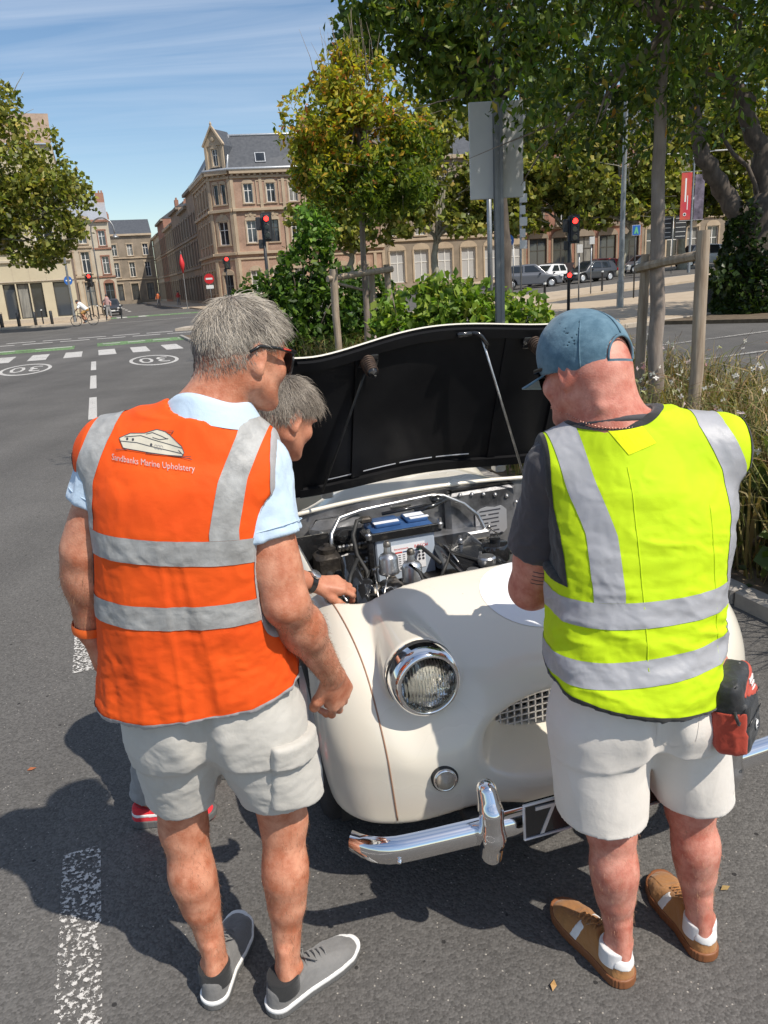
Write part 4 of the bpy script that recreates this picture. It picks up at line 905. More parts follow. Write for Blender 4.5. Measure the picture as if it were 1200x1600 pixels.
def hand_sdf(G, wrist, d, back, side, curl=(.5, .6, .6), spread=.10, thumb=(.5, .3), s=1.0, tc=.5, cf=(1, 1, 1.05, 1.15)):
    """d: along the hand, back: out of the back of the hand, side: +1/-1 thumb to d x back or opposite"""
    d = nrm(d); back = np.asarray(back, float); back = nrm(back-d*(back@d)); t = np.cross(d, back)*side; W0 = np.array(wrist, float)
    L = [.085, .088, .083, .076]; off = [.028, .009, -.010, -.027]; seg = [(.042, .026, .021), (.046, .029, .022), (.043, .027, .021), (.034, .021, .019)]; R0 = [.0098, .0100, .0095, .0085]
    for i in range(4):
        k = W0+d*L[i]*s+t*off[i]*s+back*(-.002 if i in (1, 2) else -.005)*s
        G.cone(W0+t*off[i]*.55*s+d*.008*s, k, .0165*s, .0125*s, .012); G.cone(W0+t*off[i]*.6*s+d*.02*s-back*.009*s, k-back*.010*s-d*.008*s, .0125*s, .0105*s, .012)
        a = 0; p = k; dr = nrm(d+t*off[i]*spread*25*s)
        for j in range(3):
            a += curl[j]*cf[i]; q = p+(dr*math.cos(a)-back*math.sin(a))*seg[i][j]*s
            G.cone(p, q, (R0[i]-.0008*j)*s, (R0[i]-.0008*(j+1))*s, .003 if j else .005); G.cone(q, q+back*.001, (R0[i]-.0004*j)*s, None, .003) if j < 2 else None; p = q
    b = W0+d*.020*s+t*.022*s-back*.008*s; m1 = b+nrm(d*.75+t*thumb[0]-back*thumb[1])*.040*s; m2 = m1+nrm(d*1+t*thumb[0]*.3-back*(thumb[1]+.25))*.031*s; m3 = m2+nrm(d*1-t*.25*tc-back*(thumb[1]+.5*tc))*.026*s
    G.chain([b, m1, m2, m3], [.0165*s, .0125*s, .0108*s, .0088*s], .010)
def shoe(P, heel, ang, upper, sole, strip=None, L=.288, w=1.0, laces=None, sock=None, side=1, extra=None, toebox=1.0):
    ca, sa = math.cos(ang), math.sin(ang); T = lambda V: np.stack([heel[0]+V[:, 0]*ca-V[:, 1]*sa, heel[1]+V[:, 0]*sa+V[:, 1]*ca, V[:, 2]], 1)
    k = L/.288; sd_ = -side
    PL = [(.034, 0, .033), (.105, .000, .034), (.165, .003*sd_, .043), (.205, .004*sd_, .0465), (.240, .001*sd_, .042), (.258, -.004*sd_, .031)]
    hx = np.array([-.03, .0, .03, .07, .105, .135, .175, .215, .25, .275, .30])*k; hs = np.array([.080, .086, .084, .072, .096, .090, .073, .058, .050, .042, .034])
    def d2(X, Y):
        r = np.float32(9)
        for (x0, y0, r0), (x1, y1, r1) in zip(PL, PL[1:]):
            x0, x1 = x0*k, x1*k; vx, vy = x1-x0, y1-y0; t = np.clip(((X-x0)*vx+(Y-y0)*vy)/(vx*vx+vy*vy), 0, 1); r = np.minimum(r, np.sqrt((X-x0-t*vx)**2+(Y-y0-t*vy)**2)-(r0+(r1-r0)*t)*w)
        return r
    def up(X, Y, Z):
        h = np.interp(X, hx, hs).astype(np.float32); dd = d2(X, Y)+.30*np.maximum(Z-.032, 0)*np.clip((X-.09)/.08, 0, 1)+.10*np.maximum(Z-.03, 0); return np.maximum(smax(dd, (Z-h)*.9, .022), .004-Z)
    G = SDF((-.02, -.065, -.005), (.31*k, .065, .13), .003); G.put(up); G.ell((.060*k, 0, .118), (.052, .033, .062), None, .008, 's')
    V, F = G.nets(2); N = G.normals(V); V = V+N*(.0012*fbm(V*90, 2))[:, None]; root = P.add('shoe', mesh(T(V), F, True), upper)
    def sl(z0, z1, g): return lambda X, Y, Z: smax(d2(X, Y)-g, np.maximum(Z-z1-.008*np.clip((X-.22*k)/.07, 0, 1)**2, z0+.012*np.clip((X-.22*k)/.07, 0, 1)**2-Z), .003)
    def body(z0, z1, g, nm, m, cut=None):
        S = SDF((-.02, -.075, -.01), (.31*k, .075, .06), .003); S.put(sl(z0, z1, g)); 
        if cut is not None: S.put(cut, op='i')
        V, F = S.nets(1)
        if nm == 'outsole': V[:, 1] += .0008*np.sign(V[:, 1])*np.sign(np.sin(V[:, 0]*900))
        P.add(nm, mesh(T(V), F, True), m, root)
    body(.0, .019 if strip else .028, .0045, 'outsole', sole)
    if strip: body(.0165, .0285, .0052, 'foxing', strip)
    if laces is not None:
        m = MB()
        for i in range(5):
            x = (.118+.016*i)*k; h = np.interp(x, hx, hs)+.004; m.tube([(x-.004, -.020, h-.012), (x, -.008, h+.003), (x+.002, .008, h+.003), (x-.004, .020, h-.012)], .0024, 6)
        h = np.interp(.115*k, hx, hs)+.004; m.tube([(.115*k, 0, h), (.118*k, .018, h+.012), (.135*k, .026, h-.004), (.12*k, .006, h+.002)], .002, 6); m.tube([(.115*k, 0, h), (.118*k, -.018, h+.012), (.14*k, -.028, h-.008), (.12*k, -.006, h+.002)], .002, 6)
        m.V = [tuple(v) for v in T(np.array([tuple(v) for v in m.V]))]; P.add('lace', m.me(True), laces, root)
    if sock is not None:
        S = SDF((.0, -.06, .05), (.14, .06, .16), .003); S.cone((.050*k, 0, .05), (.052*k, 0, .118), .044, .0415, 0); S.put(lambda X, Y, Z: Z-(.098-.05*np.abs(X-.06)), op='i', k=.004); V, F = S.nets(1); P.add('sock', mesh(T(V), F, True), sock, root)
    if extra: extra(T, root, up, G)
    return root
def drape(faces2, o, ax, ay, d, bvh, off=.0012, maxe=.01):
    """lay flat 2D polygons on a surface by casting along d; returns a mesh"""
    bm = bmesh.new(); A = [Vector(ax), Vector(ay)]; o = Vector(o)
    for poly in faces2:
        try: bm.faces.new([bm.verts.new((x, y, 0)) for x, y in poly])
        except ValueError: pass
    bmesh.ops.triangulate(bm, faces=bm.faces[:])
    for _ in range(5):
        e = [x for x in bm.edges if x.calc_length() > maxe]
        if not e: break
        bmesh.ops.subdivide_edges(bm, edges=e, cuts=1); bmesh.ops.triangulate(bm, faces=[f for f in bm.faces if len(f.verts) > 3])
    dv = Vector(d).normalized()
    for v in bm.verts:
        p = o+A[0]*v.co.x+A[1]*v.co.y; h = bvh.ray_cast(p, dv, 1.0); v.co = (h[0]-dv*off) if h[0] is not None else p+dv*.1
    me = bpy.data.meshes.new('print'); bm.to_mesh(me); bm.free(); return me
def bvh_of(me):
    V = [v.co.copy() for v in me.vertices]; return BVHTree.FromPolygons(V, [tuple(p.vertices) for p in me.polygons])
def strip_poly(pts, w):
    out = []
    for (x0, y0), (x1, y1) in zip(pts, pts[1:]):
        dx, dy = x1-x0, y1-y0; l = math.hypot(dx, dy) or 1; nx, ny = -dy/l*w/2, dx/l*w/2; out.append([(x0+nx, y0+ny), (x1+nx, y1+ny), (x1-nx, y1-ny), (x0-nx, y0-ny)])
    return out
def strands(root, length, width, cols, segs=3, bend=0, name='hair'):
    """root (n,3,) start, list of direction arrays per segment"""
    p, dirs = root; n = len(p); V = []; view = nrm(np.array([.15, -1, .3]))
    cur = p.copy(); pts = [cur]
    for d in dirs: cur = cur+d*length[:, None]/len(dirs); pts.append(cur)
    m = len(pts); ws = np.linspace(1, .15, m); rows = []
    for i, q in enumerate(pts):
        d = pts[min(i+1, m-1)]-pts[max(i-1, 0)]; sd = np.cross(d, view+rng.normal(size=(n, 3))*.35); sd /= np.maximum(np.linalg.norm(sd, axis=1), 1e-9)[:, None]
        rows.append(q-sd*(width*ws[i])[:, None]); rows.append(q+sd*(width*ws[i])[:, None])
    V = np.stack(rows, 1).reshape(-1, 3); k = 2*m; base = np.arange(n)[:, None]*k; F = np.concatenate([base+np.array([[2*i, 2*i+1, 2*i+3, 2*i+2]]) for i in range(m-1)], 0)
    me = mesh(V, F, True); at = me.color_attributes.new('Col', 'FLOAT_COLOR', 'POINT'); c = np.ones((len(V), 4), np.float32); c[:, :3] = np.repeat(cols, k, 0); at.data.foreach_set('color', c.ravel()); return me
def scalp_hair(P, C, M, big, hairline, n, ln, crown, cols, lift=.5, part='hair', seed=1, tuft=None):
    r = np.random.default_rng(seed); C = np.array(C); d = r.normal(size=(n*3, 3)); d /= np.linalg.norm(d, axis=1)[:, None]
    loc = d  # local dirs right, fwd, up
    keep = hairline(loc+r.normal(size=loc.shape)*.045); loc = loc[keep][:n]; n = len(loc); w = loc@M
    p = C+w*.02+ (M[2]*.02)*big
    for _ in range(60): p = p+w*np.clip(-P.G.sample(p), -.01, .02)[:, None]*.8
    N = P.G.normals(p); cr = nrm(crown)@M if False else (np.array(crown)@M); cp = C+cr
    away = p-cp; away -= N*(away*N).sum(1)[:, None]; away /= np.maximum(np.linalg.norm(away, axis=1), 1e-6)[:, None]
    sw = np.cross(N, away)
    flow = away*.9+sw*.35+r.normal(size=(n, 3))*.24+.35*np.stack([fbm(p*38+9, 2), fbm(p*38+31, 2), fbm(p*38+77, 2)], 1); flow -= N*(flow*N).sum(1)[:, None]*.8; flow /= np.linalg.norm(flow, axis=1)[:, None]
    gr = -M[2]*.0
    L = ln(loc, r); stray = r.random(n) < .05; L = L*np.where(stray, 1.35, 1)
    lf = (lift*(.7+.6*r.random(n))*np.where(stray, 1.9, 1))[:, None]
    d1 = N*lf+flow; d2 = N*(lf*.45)+flow+np.array([0, 0, -.12]); d3 = N*(lf*.1)+flow+np.array([0, 0, -.3])
    if tuft is not None: t = tuft(loc)[:, None]; d1 = d1+t*(M[1]*1.3+M[2]*.5); d2 = d2+t*M[1]*1.6; d3 = d3+t*(M[1]*1.4-M[2]*.5)
    dirs = [q/np.linalg.norm(q, axis=1)[:, None] for q in (d1, d2, d3)]
    cl = cols(loc, r, p); return strands((p-N*.002, dirs), L, np.full(n, .00045)*(1+.5*r.random(n)), cl)
def body_hair(P, segs, n, col, seed=5, ln=.012):
    """short hairs on limbs: segments (a, b)"""
    r = np.random.default_rng(seed); ps = []; ds = []
    for a, b, radius, m in segs:
        a = np.array(a); b = np.array(b); t = r.random(m)[:, None]; c = a+(b-a)*t; ax = nrm(b-a); q = r.normal(size=(m, 3)); q -= ax*(q@ax)[:, None]; q /= np.linalg.norm(q, axis=1)[:, None]
        p = c+q*radius*.6
        for _ in range(40): p = p+q*np.clip(-P.G.sample(p), -.008, .012)[:, None]*.8
        ps.append(p); ds.append(np.tile(ax, (m, 1)))
    p = np.concatenate(ps); ax = np.concatenate(ds); N = P.G.normals(p); d = ax+N*.45+r.normal(size=p.shape)*.35; d /= np.linalg.norm(d, axis=1)[:, None]; d2 = ax+N*.1+r.normal(size=p.shape)*.3; d2 /= np.linalg.norm(d2, axis=1)[:, None]
    cl = np.array(col)*(.7+.6*r.random((len(p), 1))); return strands((p, [d, d2]), ln*(.6+.8*r.random(len(p))), np.full(len(p), .00028), cl)
def tube_on(pts, r, n=8): m = MB(); m.tube(pts, r, n); return m.me(True)
def bandfn(z0, sx, xc, hw, sy=0, yc=0): return lambda X, Y, Z: np.abs(Z-(z0+sx*(X-xc)+sy*(Y-yc)))-hw
def clip_tris(P, T, f):
    """cut a triangle mesh where the per-vertex value f is positive; P holds any per-vertex columns"""
    s = f < 0; k = s[T].sum(1); out = [T[k == 3]]; newP = [P]; n = len(P)
    for want in (1, 2):
        Q = T[k == want]
        if not len(Q): continue
        ins = s[Q]; lone = ins.argmax(1) if want == 1 else (~ins).argmax(1); r = np.arange(len(Q)); a, b, c = Q[r, lone], Q[r, (lone+1) % 3], Q[r, (lone+2) % 3]
        tb = (f[a]/(f[a]-f[b]))[:, None]; tc = (f[a]/(f[a]-f[c]))[:, None]; pb = P[a]+(P[b]-P[a])*tb; pc = P[a]+(P[c]-P[a])*tc; ib = n+np.arange(len(Q)); ic = ib+len(Q); n += 2*len(Q); newP += [pb, pc]
        if want == 1: out.append(np.stack([a, ib, ic], 1))
        else: out += [np.stack([ib, b, c], 1), np.stack([ib, c, ic], 1)]
    P = np.concatenate(newP); T = np.concatenate(out); u, inv = np.unique(T, return_inverse=True); return P[u], inv.reshape(-1, 3)
class Skin:
    """a cloth surface that strips and bindings can be cut from"""
    def __init__(s, G, disp):
        V, F = G.nets(2); s.V, s.N = V, G.normals(V); s.d = disp(V, s.N); s.T = np.concatenate([F[:, [0, 1, 2]], F[:, [0, 2, 3]]]); s.F = F
    def base(s): return mesh(s.V+s.N*s.d[:, None], s.F, True)
    def cut(s, fields, off):
        P = np.concatenate([s.V, s.N, s.d[:, None]], 1); T = s.T
        for f in fields: P, T = clip_tris(P, T, f(P[:, 0], P[:, 1], P[:, 2]))
        return mesh(P[:, :3]+P[:, 3:6]*(P[:, 6:7]+off), T, True)
def fband(z0, sx, xc, hw): return lambda x, y, z: np.abs(z-(z0+sx*(x-xc)))-hw
def fvert(xs, zs, hw): return lambda x, y, z: np.abs(x-np.interp(z, zs, xs))-hw
def fabove(z0, sx=0, xc=0): return lambda x, y, z: (z0+sx*(x-xc))-z
def fcone(a, b, ra, rb):
    a = np.array(a, float); b = np.array(b, float); ab = b-a; L2 = ab@ab
    def f(x, y, z): t = np.clip(((x-a[0])*ab[0]+(y-a[1])*ab[1]+(z-a[2])*ab[2])/L2, 0, 1); return np.sqrt((x-a[0]-t*ab[0])**2+(y-a[1]-t*ab[1])**2+(z-a[2]-t*ab[2])**2)-(ra+(rb-ra)*t)
    return f

def wrinkle(scale, amp, stretch=(1, 1, 1), ridge=True, seed=0, mask=None):
    def f(V, N):
        q = V*np.array(stretch)*scale+seed; w = fbm(q*.6+5, 2)[:, None]*.6; a = fbm(q+w, 3)
        if ridge: a = .55-np.abs(a)*2.2
        a = a*amp
        return a*mask(V) if mask is not None else a
    return f
def sumf(*fs): return lambda V, N: sum(f(V, N) for f in fs)
# ------------------------------------------------------------------ man in the orange vest
def man_orange():
    P = Person('grey haired person in an orange vest and grey cargo shorts leaning towards the engine', (-.43, 1.6, 0), .0045, (-.80, 1.36, .03), (-.04, 2.0, 1.85)); G = P.G
    hL, kL, aL = (-.515, 1.60, .90), (-.556, 1.645, .50), (-.518, 1.615, .095); hR, kR, aR = (-.345, 1.605, .89), (-.302, 1.65, .50), (-.322, 1.585, .095)
    for h, k, a, q in ((hL, kL, aL, -1), (hR, kR, aR, 1)):
        h, k, a = map(np.array, (h, k, a)); G.cone(h, k, .088, .058, .03); G.cone(k, k+(a-k)*.35+(0, -.012, 0), .053, .057, .03); G.cone(k+(a-k)*.30+(q*.006, -.016, 0), k+(a-k)*.55+(q*.004, -.008, 0), .048, .043, .03); G.cone(k+(a-k)*.5, a+(0, 0, .01), .046, .031, .03)
        G.cone(k+(0, .02, .01), k+(0, .022, -.03), .040, .038, .02); G.ell(a+np.array([q*.004, -.004, .0]), (.037, .03, .02), None, .012); G.cone(a+(0, -.022, .07), a+(0, -.035, -.03), .014, .022, .02)
    G.ell((-.43, 1.60, .92), (.165, .10, .12), None, .03); G.cone((-.43, 1.6, .95), (-.415, 1.585, 1.30), .135, .155, .05, flat=(np.array([0, 1., 0]), .75)); G.cone((-.415, 1.585, 1.28), (-.39, 1.575, 1.42), .17, .15, .05, flat=(np.array([0, 1., 0]), .72))
    sL, sR = np.array((-.548, 1.585, 1.465)), np.array((-.278, 1.575, 1.425)); nb = np.array((-.355, 1.565, 1.535))
    G.cone(nb, sL, .055, .062, .05); G.cone(nb, sR, .055, .062, .05)
    eL, wL = np.array((-0.640, 1.555, 1.283)), np.array((-0.672, 1.580, 1.086)); eR, wR = np.array((-0.221, 1.515, 1.152)), np.array((-0.151, 1.685, 0.880))
    for s_, e, w, q in ((sL, eL, wL, -1), (sR, eR, wR, 1)):
        G.cone(s_, e, .057, .046, .03); G.cone(s_+(e-s_)*.35, s_+(e-s_)*.75, .052, .050, .03); G.cone(e, e+(w-e)*.35, .045, .047, .03); G.cone(e+(w-e)*.3, w, .048, .030, .03, flat=None); G.ell(e+np.array((0, -.03, -.005)), (.018, .018, .022), None, .02)
    # right hand hangs half closed, thumb towards the viewer's left
    dR = nrm(np.array((-0.127, 1.735, 0.765))-wR); hand_sdf(G, wR+dR*.006, dR, (.50, -.78, .40), 1, curl=(.42, .62, .45), thumb=(.75, .35), s=1.10)
    hand_sdf(G, wL, (-.05, .25, -1), (-.95, -.25, 0), -1, curl=(.25, .35, .3), thumb=(.4, .2), s=1.0)
    hC = np.array((-0.278, 1.615, 1.669)); M = frame((.66, .70, -.22), (.10, .12, 1)); head_sdf(G, hC, M, nb+np.array((.0, 0, .0)), .060, .95)
    body = P.add('body', G.mesh(2, None, True), M_skinO)
    # hair
    hl = lambda l: (l[:, 2] > np.interp(l[:, 1], [-1, -.75, -.45, -.15, .05, .25, .5, .72, 1], [-.62, -.60, -.50, -.38, -.05, .12, .34, .52, 2])) & ~((np.abs(l[:, 0]) > .7) & (l[:, 1] > -.32) & (l[:, 1] < .15) & (l[:, 2] < .05))
    def hc(l, r, p):
        t = np.clip(.50+.45*fbm(p*26, 2)+.5*fbm(p*9+4, 2)+.27*r.normal(size=len(l))+.28*(l[:, 2]-.3), 0, 1)[:, None]; return (1-t)*np.array([.05, .038, .03])+t*np.array([.60, .53, .44])
    ln = lambda l, r: (.012+.018*np.clip((l[:, 2]+.25)/.8, 0, 1)+.014*np.clip(l[:, 1], 0, 1))*(.75+.5*r.random(len(l)))
    hair = P.add('hair', scalp_hair(P, hC, M, 1, hl, 25000, ln, (0, -.04, .14), hc, lift=.34, seed=2, tuft=lambda l: np.clip((l[:, 1]-.35)/.4, 0, 1)*(l[:, 2] > .25)), M_hair)
    # a close undercoat so that the scalp does not show between the hairs
    U = clone(G); U.D = U.D-.0004
    Cl = np.array(hC)
    V, F = U.nets(1); cen = V[F].mean(1); l = (cen-Cl)@M.T-np.array([0, 0, .02]); l = l/np.linalg.norm(l, axis=1)[:, None]; near = np.linalg.norm(cen-Cl, axis=1) < .19; F = F[near & hl(l-np.array([0, 0, .24]))]; u, inv = np.unique(F, return_inverse=True); V = V[u]; V = V+U.normals(V)*(.0003+.0004*fbm(V*70, 2))[:, None]
    P.add('hair_undercoat', mesh(V, inv.reshape(F.shape), True), mat('grey_undercoat', (.13, .085, .065), .8, col2=(.26, .19, .15), nscale=60))
    # stubble is not modelled; sunglasses
    Q = lambda r, f, u: tuple(hC+M[0]*r+M[1]*f+M[2]*u)
    g = MB()
    for q in (-1, 1): g.tube([Q(q*.080, -.035, .000), Q(q*.083, -.015, .014), Q(q*.083, .03, .016), Q(q*.076, .085, .014)], [.003, .0035, .0035, .0045], 8)
    g.tube([Q(-.012, .118, .012), Q(0, .121, .016), Q(.012, .118, .012)], .003, 6)
    for q in (-1, 1):
        ring = [Q(q*(.040+.034*math.cos(w)), .110-.028*max(0, math.cos(w))-.004*abs(math.sin(w)), -.004+.024*math.sin(w)) for w in np.linspace(0, 2*math.pi, 25)]; g.tube(ring, .0032, 6, False)
    gl = P.add('sunglasses', g.me(True), M_frame)
    e = MB()
    for q in (-1, 1): e.tube([Q(q*.0855, .045, .0158), Q(q*.0830, .066, .0152)], .0018, 6)
    P.add('temple_stripe', e.me(True), M_red, gl)
    for q in (-1, 1):
        m = MB(); ctr = Q(q*.040, .112, -.004); ring = [Q(q*(.040+.033*math.cos(w)), .110-.028*max(0, math.cos(w))-.004*abs(math.sin(w)), -.004+.023*math.sin(w)) for w in np.linspace(0, 2*math.pi, 25)[:-1]]; m.add([ctr]+ring, [(0, i+1, (i+1) % 24+1) for i in range(24)]); P.add('lens', m.me(True), M_lens, gl)
    # pale blue polo: trunk, sleeves, collar
    S = SDF((-.80, 1.34, .80), (-.08, 1.90, 1.68), .005)
    S.cone((-.43, 1.6, .98), (-.41, 1.585, 1.30), .160, .182, .05, flat=(np.array([0, 1., 0]), .75)); S.cone((-.41, 1.585, 1.28), (-.385, 1.575, 1.42), .178, .155, .05, flat=(np.array([0, 1., 0]), .74)); S.cone(nb-(0, 0, .01), sL, .060, .074, .05); S.cone(nb-(0, 0, .01), sR, .060, .074, .05)
    TB = clone(S); cL, cR = sL+(eL-sL)*.52, sR+(eR-sR)*.50
    S.cone(sL, cL, .076, .073, .03); S.cone(sR, cR, .080, .078, .03)
    for c, s_, e in ((cL, sL, eL), (cR, sR, eR)):
        ax = nrm(e-s_); S.put(lambda X, Y, Z: np.maximum((X-c[0])*ax[0]+(Y-c[1])*ax[1]+(Z-c[2])*ax[2], np.sqrt((X-c[0])**2+(Y-c[1])**2+(Z-c[2])**2)-.16)*-1, (c-.2), (c+.2), .004, 'i') if False else None
    axL, axR = nrm(eL-sL), nrm(eR-sR)
    def cuff(c, ax): return lambda X, Y, Z: np.maximum(-((X-c[0])*ax[0]+(Y-c[1])*ax[1]+(Z-c[2])*ax[2]), np.sqrt((X-c[0]-.04*ax[0])**2+(Y-c[1]-.04*ax[1])**2+(Z-c[2]-.04*ax[2])**2)-.125)
    S.put(cuff(cL, axL), cL-.15, cL+.15, .004, 's'); S.put(cuff(cR, axR), cR-.15, cR+.15, .004, 's')
    shirt = P.add('polo_shirt', S.mesh(2, sumf(wrinkle(14, .006, (1, 1, .6)), wrinkle(5, .006, ridge=False))), M_polo)
    for c, ax, rr in ((cL, axL, .0745), (cR, axR, .0795)):
        m = MB(); a = nrm(np.cross(ax, (0, 1, .2))); b = np.cross(ax, a)
        m.tube([c-ax*.022+(a*math.cos(w)+b*math.sin(w))*(rr+.0012) for w in np.linspace(0, 2*math.pi, 41)], .0012, 5, False); P.add('cuff_seam', m.me(True), M_polo, shirt)
    m = MB(); nC = np.array(nb)+(M[1]*.006)+np.array((.008, .01, .0))
    def coll(i, j):
        w = 2*math.pi*i; x, y = math.cos(w), math.sin(w); prof = [(.066, .042), (.070, .049), (.078, .044), (.089, .020), (.099, -.004)]; k = j*4; a = int(min(3, k)); f = k-a; r = prof[a][0]*(1-f)+prof[a+1][0]*f; z = prof[a][1]*(1-f)+prof[a+1][1]*f
        return nC+np.array((x*r*1.08, y*r*.98, z-.010*x-.018*y+.006*math.sin(3*w+1)))
    m.grid(coll, 48, 13, True); P.add('collar', m.me(True), M_polo, shirt)
    # vest
    V = SDF((-.80, 1.34, .80), (-.08, 1.90, 1.68), .005)
    V.stack([(.80, -.452, 1.610, .236, .165, .05), (.90, -.450, 1.605, .230, .162, .05), (1.0, -.445, 1.600, .216, .158, .05), (1.12, -.437, 1.592, .203, .156, .05), (1.25, -.425, 1.588, .205, .158, .05), (1.36, -.413, 1.583, .208, .155, .06), (1.44, -.405, 1.580, .198, .140, .08), (1.50, -.395, 1.578, .165, .110, .1), (1.56, -.37, 1.575, .10, .08, .1)], ex=2.3)
    V.cone(nb+(-.03, .0, -.005), sL+(-.002, 0, .012), .062, .088, .04); V.cone(nb+(.015, 0, -.015), sR+(.008, 0, .010), .062, .090, .04)
    V.D = np.minimum(V.D, TB.D-.009); V.plane((-.445, 1.5, .922), (.03, .10, -1), .003)
    arm = {}
    for s_, e, q in ((sL, eL, -1), (sR, eR, 1)):
        fc = fcone(s_+np.array((q*.035, 0, -.06)), e+np.array((q*.03, 0, -.02)), .086, .080) if q > 0 else fcone(s_+np.array((-.03, 0, -.10)), e+np.array((-.03, 0, -.02)), .078, .075)
        fb = lambda x, y, z, s_=s_, q=q: np.maximum((.092 if q < 0 else .064)-q*(x-s_[0])-(.0 if q < 0 else .10)*np.clip(s_[2]+.03-z, 0, 1), z-s_[2]-.12)
        arm[q] = lambda x, y, z, fc=fc, fb=fb, q=q: np.where(q*(x+.41) > .03, np.minimum(fc(x, y, z), np.where(z > 1.16, fb(x, y, z), 9)), 9)
        V.put(lambda X, Y, Z: arm[q](X, Y, Z), (min(s_[0]-.25*(q < 0), -.40), 1.34, .95), (max(s_[0]+.25*(q > 0), -.42), 1.9, 1.66), .010, 's')
    V.ell(nC+np.array((.0, .0, .035)), (.092, .090, .045), None, .008, 's'); V.put(lambda X, Y, Z: np.maximum(np.abs(X-nC[0]+.0)-.09*np.clip((Z-1.25)/.25, 0, 1), 1.60-Y), (-.5, 1.60, 1.25), (-.2, 1.9, 1.6), .004, 's')
    low = lambda U: np.clip((1.45-U[:, 2])/.5, 0, 1)
    dsp = sumf(wrinkle(6, .009, (1.6, 1, .22), seed=3, mask=low), wrinkle(13, .0022, (1, 1, .8), seed=9), wrinkle(20, .0022, (.5, 1, 1.5), seed=19, mask=low), wrinkle(3.2, .010, ridge=False, seed=1, mask=low))
    SK = Skin(V, dsp); vm = SK.base(); vest = P.add('hivis_vest', vm, M_orange); bv = bvh_of(vm)
    hemz = lambda x, y: .922+.03*(x+.445)+.10*(y-1.5)
    tape = lambda *f: P.add('reflective_strip', SK.cut(f, .0016), M_reflO, vest)
    tape(fband(1.308, -.105, -.43, .0265)); tape(fband(1.165, -.06, -.43, .0265))
    tape(fvert([-.602, -.612, -.598, -.560, -.53], [1.2, 1.34, 1.45, 1.53, 1.6], .026), fabove(1.335, -.105, -.43)); tape(fvert([-.325, -.318, -.292, -.255, -.23], [1.2, 1.34, 1.44, 1.52, 1.6], .0275), fabove(1.335, -.105, -.43))
    P.add('hem_piping', SK.cut([lambda x, y, z: z-hemz(x, y)-.0085], .0022), M_pipeG, vest)
    for q in (-1, 1): P.add('armhole_piping', SK.cut([lambda x, y, z: arm[q](x, y, z)-.0075], .0020), M_pipeG, vest)
    # print on the back
    o = Vector((-0.552, 1.445, 1.452)); ax = (Vector((-0.343, 1.445, 1.439))-o)/1200; o = o-Vector((0, .3, -.03)); ay = Vector((ax.z*-1, 0, ax.x)); ay = Vector((.0, .0, 1))*ax.length*1.12; o2 = o+ay*0
    def m2(pts): return [(x, 635-y-12) for x, y in pts]
    s = ax.length; A, B = ax, ay
    def dp(polys, name, mt, off, parent): return P.add(name, drape([[(x, y) for x, y in p] for p in polys], o2, A, B, (0, 1, -.10), bv, off, 9), mt, parent)
    M_cream = mat('cream_print', (.62, .57, .46), .6)
    hull = [(232, 180), (290, 272), (960, 352), (992, 312), (968, 250), (900, 200), (840, 142), (790, 112), (690, 88), (545, 125), (370, 130)]
    lg = dp([m2(hull)], 'yacht_print', M_cream, .0022, vest)
    ln_ = [[(232, 180), (370, 130), (545, 125), (690, 86), (780, 104), (840, 142), (970, 250), (992, 312), (960, 352)], [(232, 180), (290, 272), (350, 285)], [(200, 290), (350, 285), (960, 352), (1075, 380)], [(560, 318), (1065, 352)], [(240, 208), (450, 218), (960, 318)], [(300, 168), (500, 150), (980, 268)], [(560, 135), (640, 118), (740, 150), (810, 180)], [(640, 165), (720, 185), (820, 175)], [(760, 104), (885, 100), (850, 132), (815, 130)], [(930, 285), (975, 330)]]
    dp([m2(q) for l in ln_ for q in [[(a, b) for a, b in r] for r in strip_poly(l, 6)]], 'line_print', M_ink, .0030, lg)
    dots = []
    for x, y, r in ((335, 186, 14), (408, 190, 14), (625, 235, 14)): dots.append(m2([(x+r*math.cos(w), y+r*math.sin(w)) for w in np.linspace(0, 2*math.pi, 11)[:-1]]))
    dp(dots, 'porthole_print', M_ink, .0030, lg)
    rg = []
    for x in (675, 708, 740): rg += [m2(q) for q in strip_poly([(x+17*math.cos(w), 255+.12*(x-675)+20*math.sin(w)) for w in np.linspace(0, 2*math.pi, 11)], 4)]
    dp(rg, 'ring_print', M_pipeG, .0030, lg)
    TV, TF = text_mesh('Sandbanks Marine Upholstery', 100); w = TV[:, 0].max(); sx = 955/w
    polys = []
    for f in TF:
        polys.append([(145+TV[i, 0]*sx, 635-(392+(TV[i, 0]*sx)*.108)-12+TV[i, 1]*.86) for i in f])
    dp(polys, 'lettering', mat('grey_print', (.52, .44, .42), .6), .0030, vest)
    # cargo shorts
    T = SDF((-.74, 1.38, .50), (-.10, 1.84, 1.0), .005)
    T.stack([(.76, -.43, 1.61, .190, .125, 0), (.84, -.432, 1.607, .203, .145, 0), (.92, -.435, 1.605, .198, .142, 0), (.99, -.44, 1.60, .19, .135, 0)], .03)
    T.cone((-.520, 1.61, .80), (-.545, 1.648, .56), .112, .086, .03); T.cone((-.338, 1.612, .80), (-.288, 1.652, .56), .118, .100, .03)
    T.cone((-.428, 1.63, .45), (-.432, 1.63, .735), .024, .016, .03, 's'); T.cone((-.43, 1.49, .70), (-.435, 1.47, .90), .014, .02, .05, 's')
    T.plane((-.54, 1.65, .604), (.02, .10, -1)); T.cone((-.540, 1.645, .50), (-.535, 1.645, .608), .080, .080, .004, 's'); T.cone((-.30, 1.65, .50), (-.29, 1.65, .608), .092, .092, .004, 's')
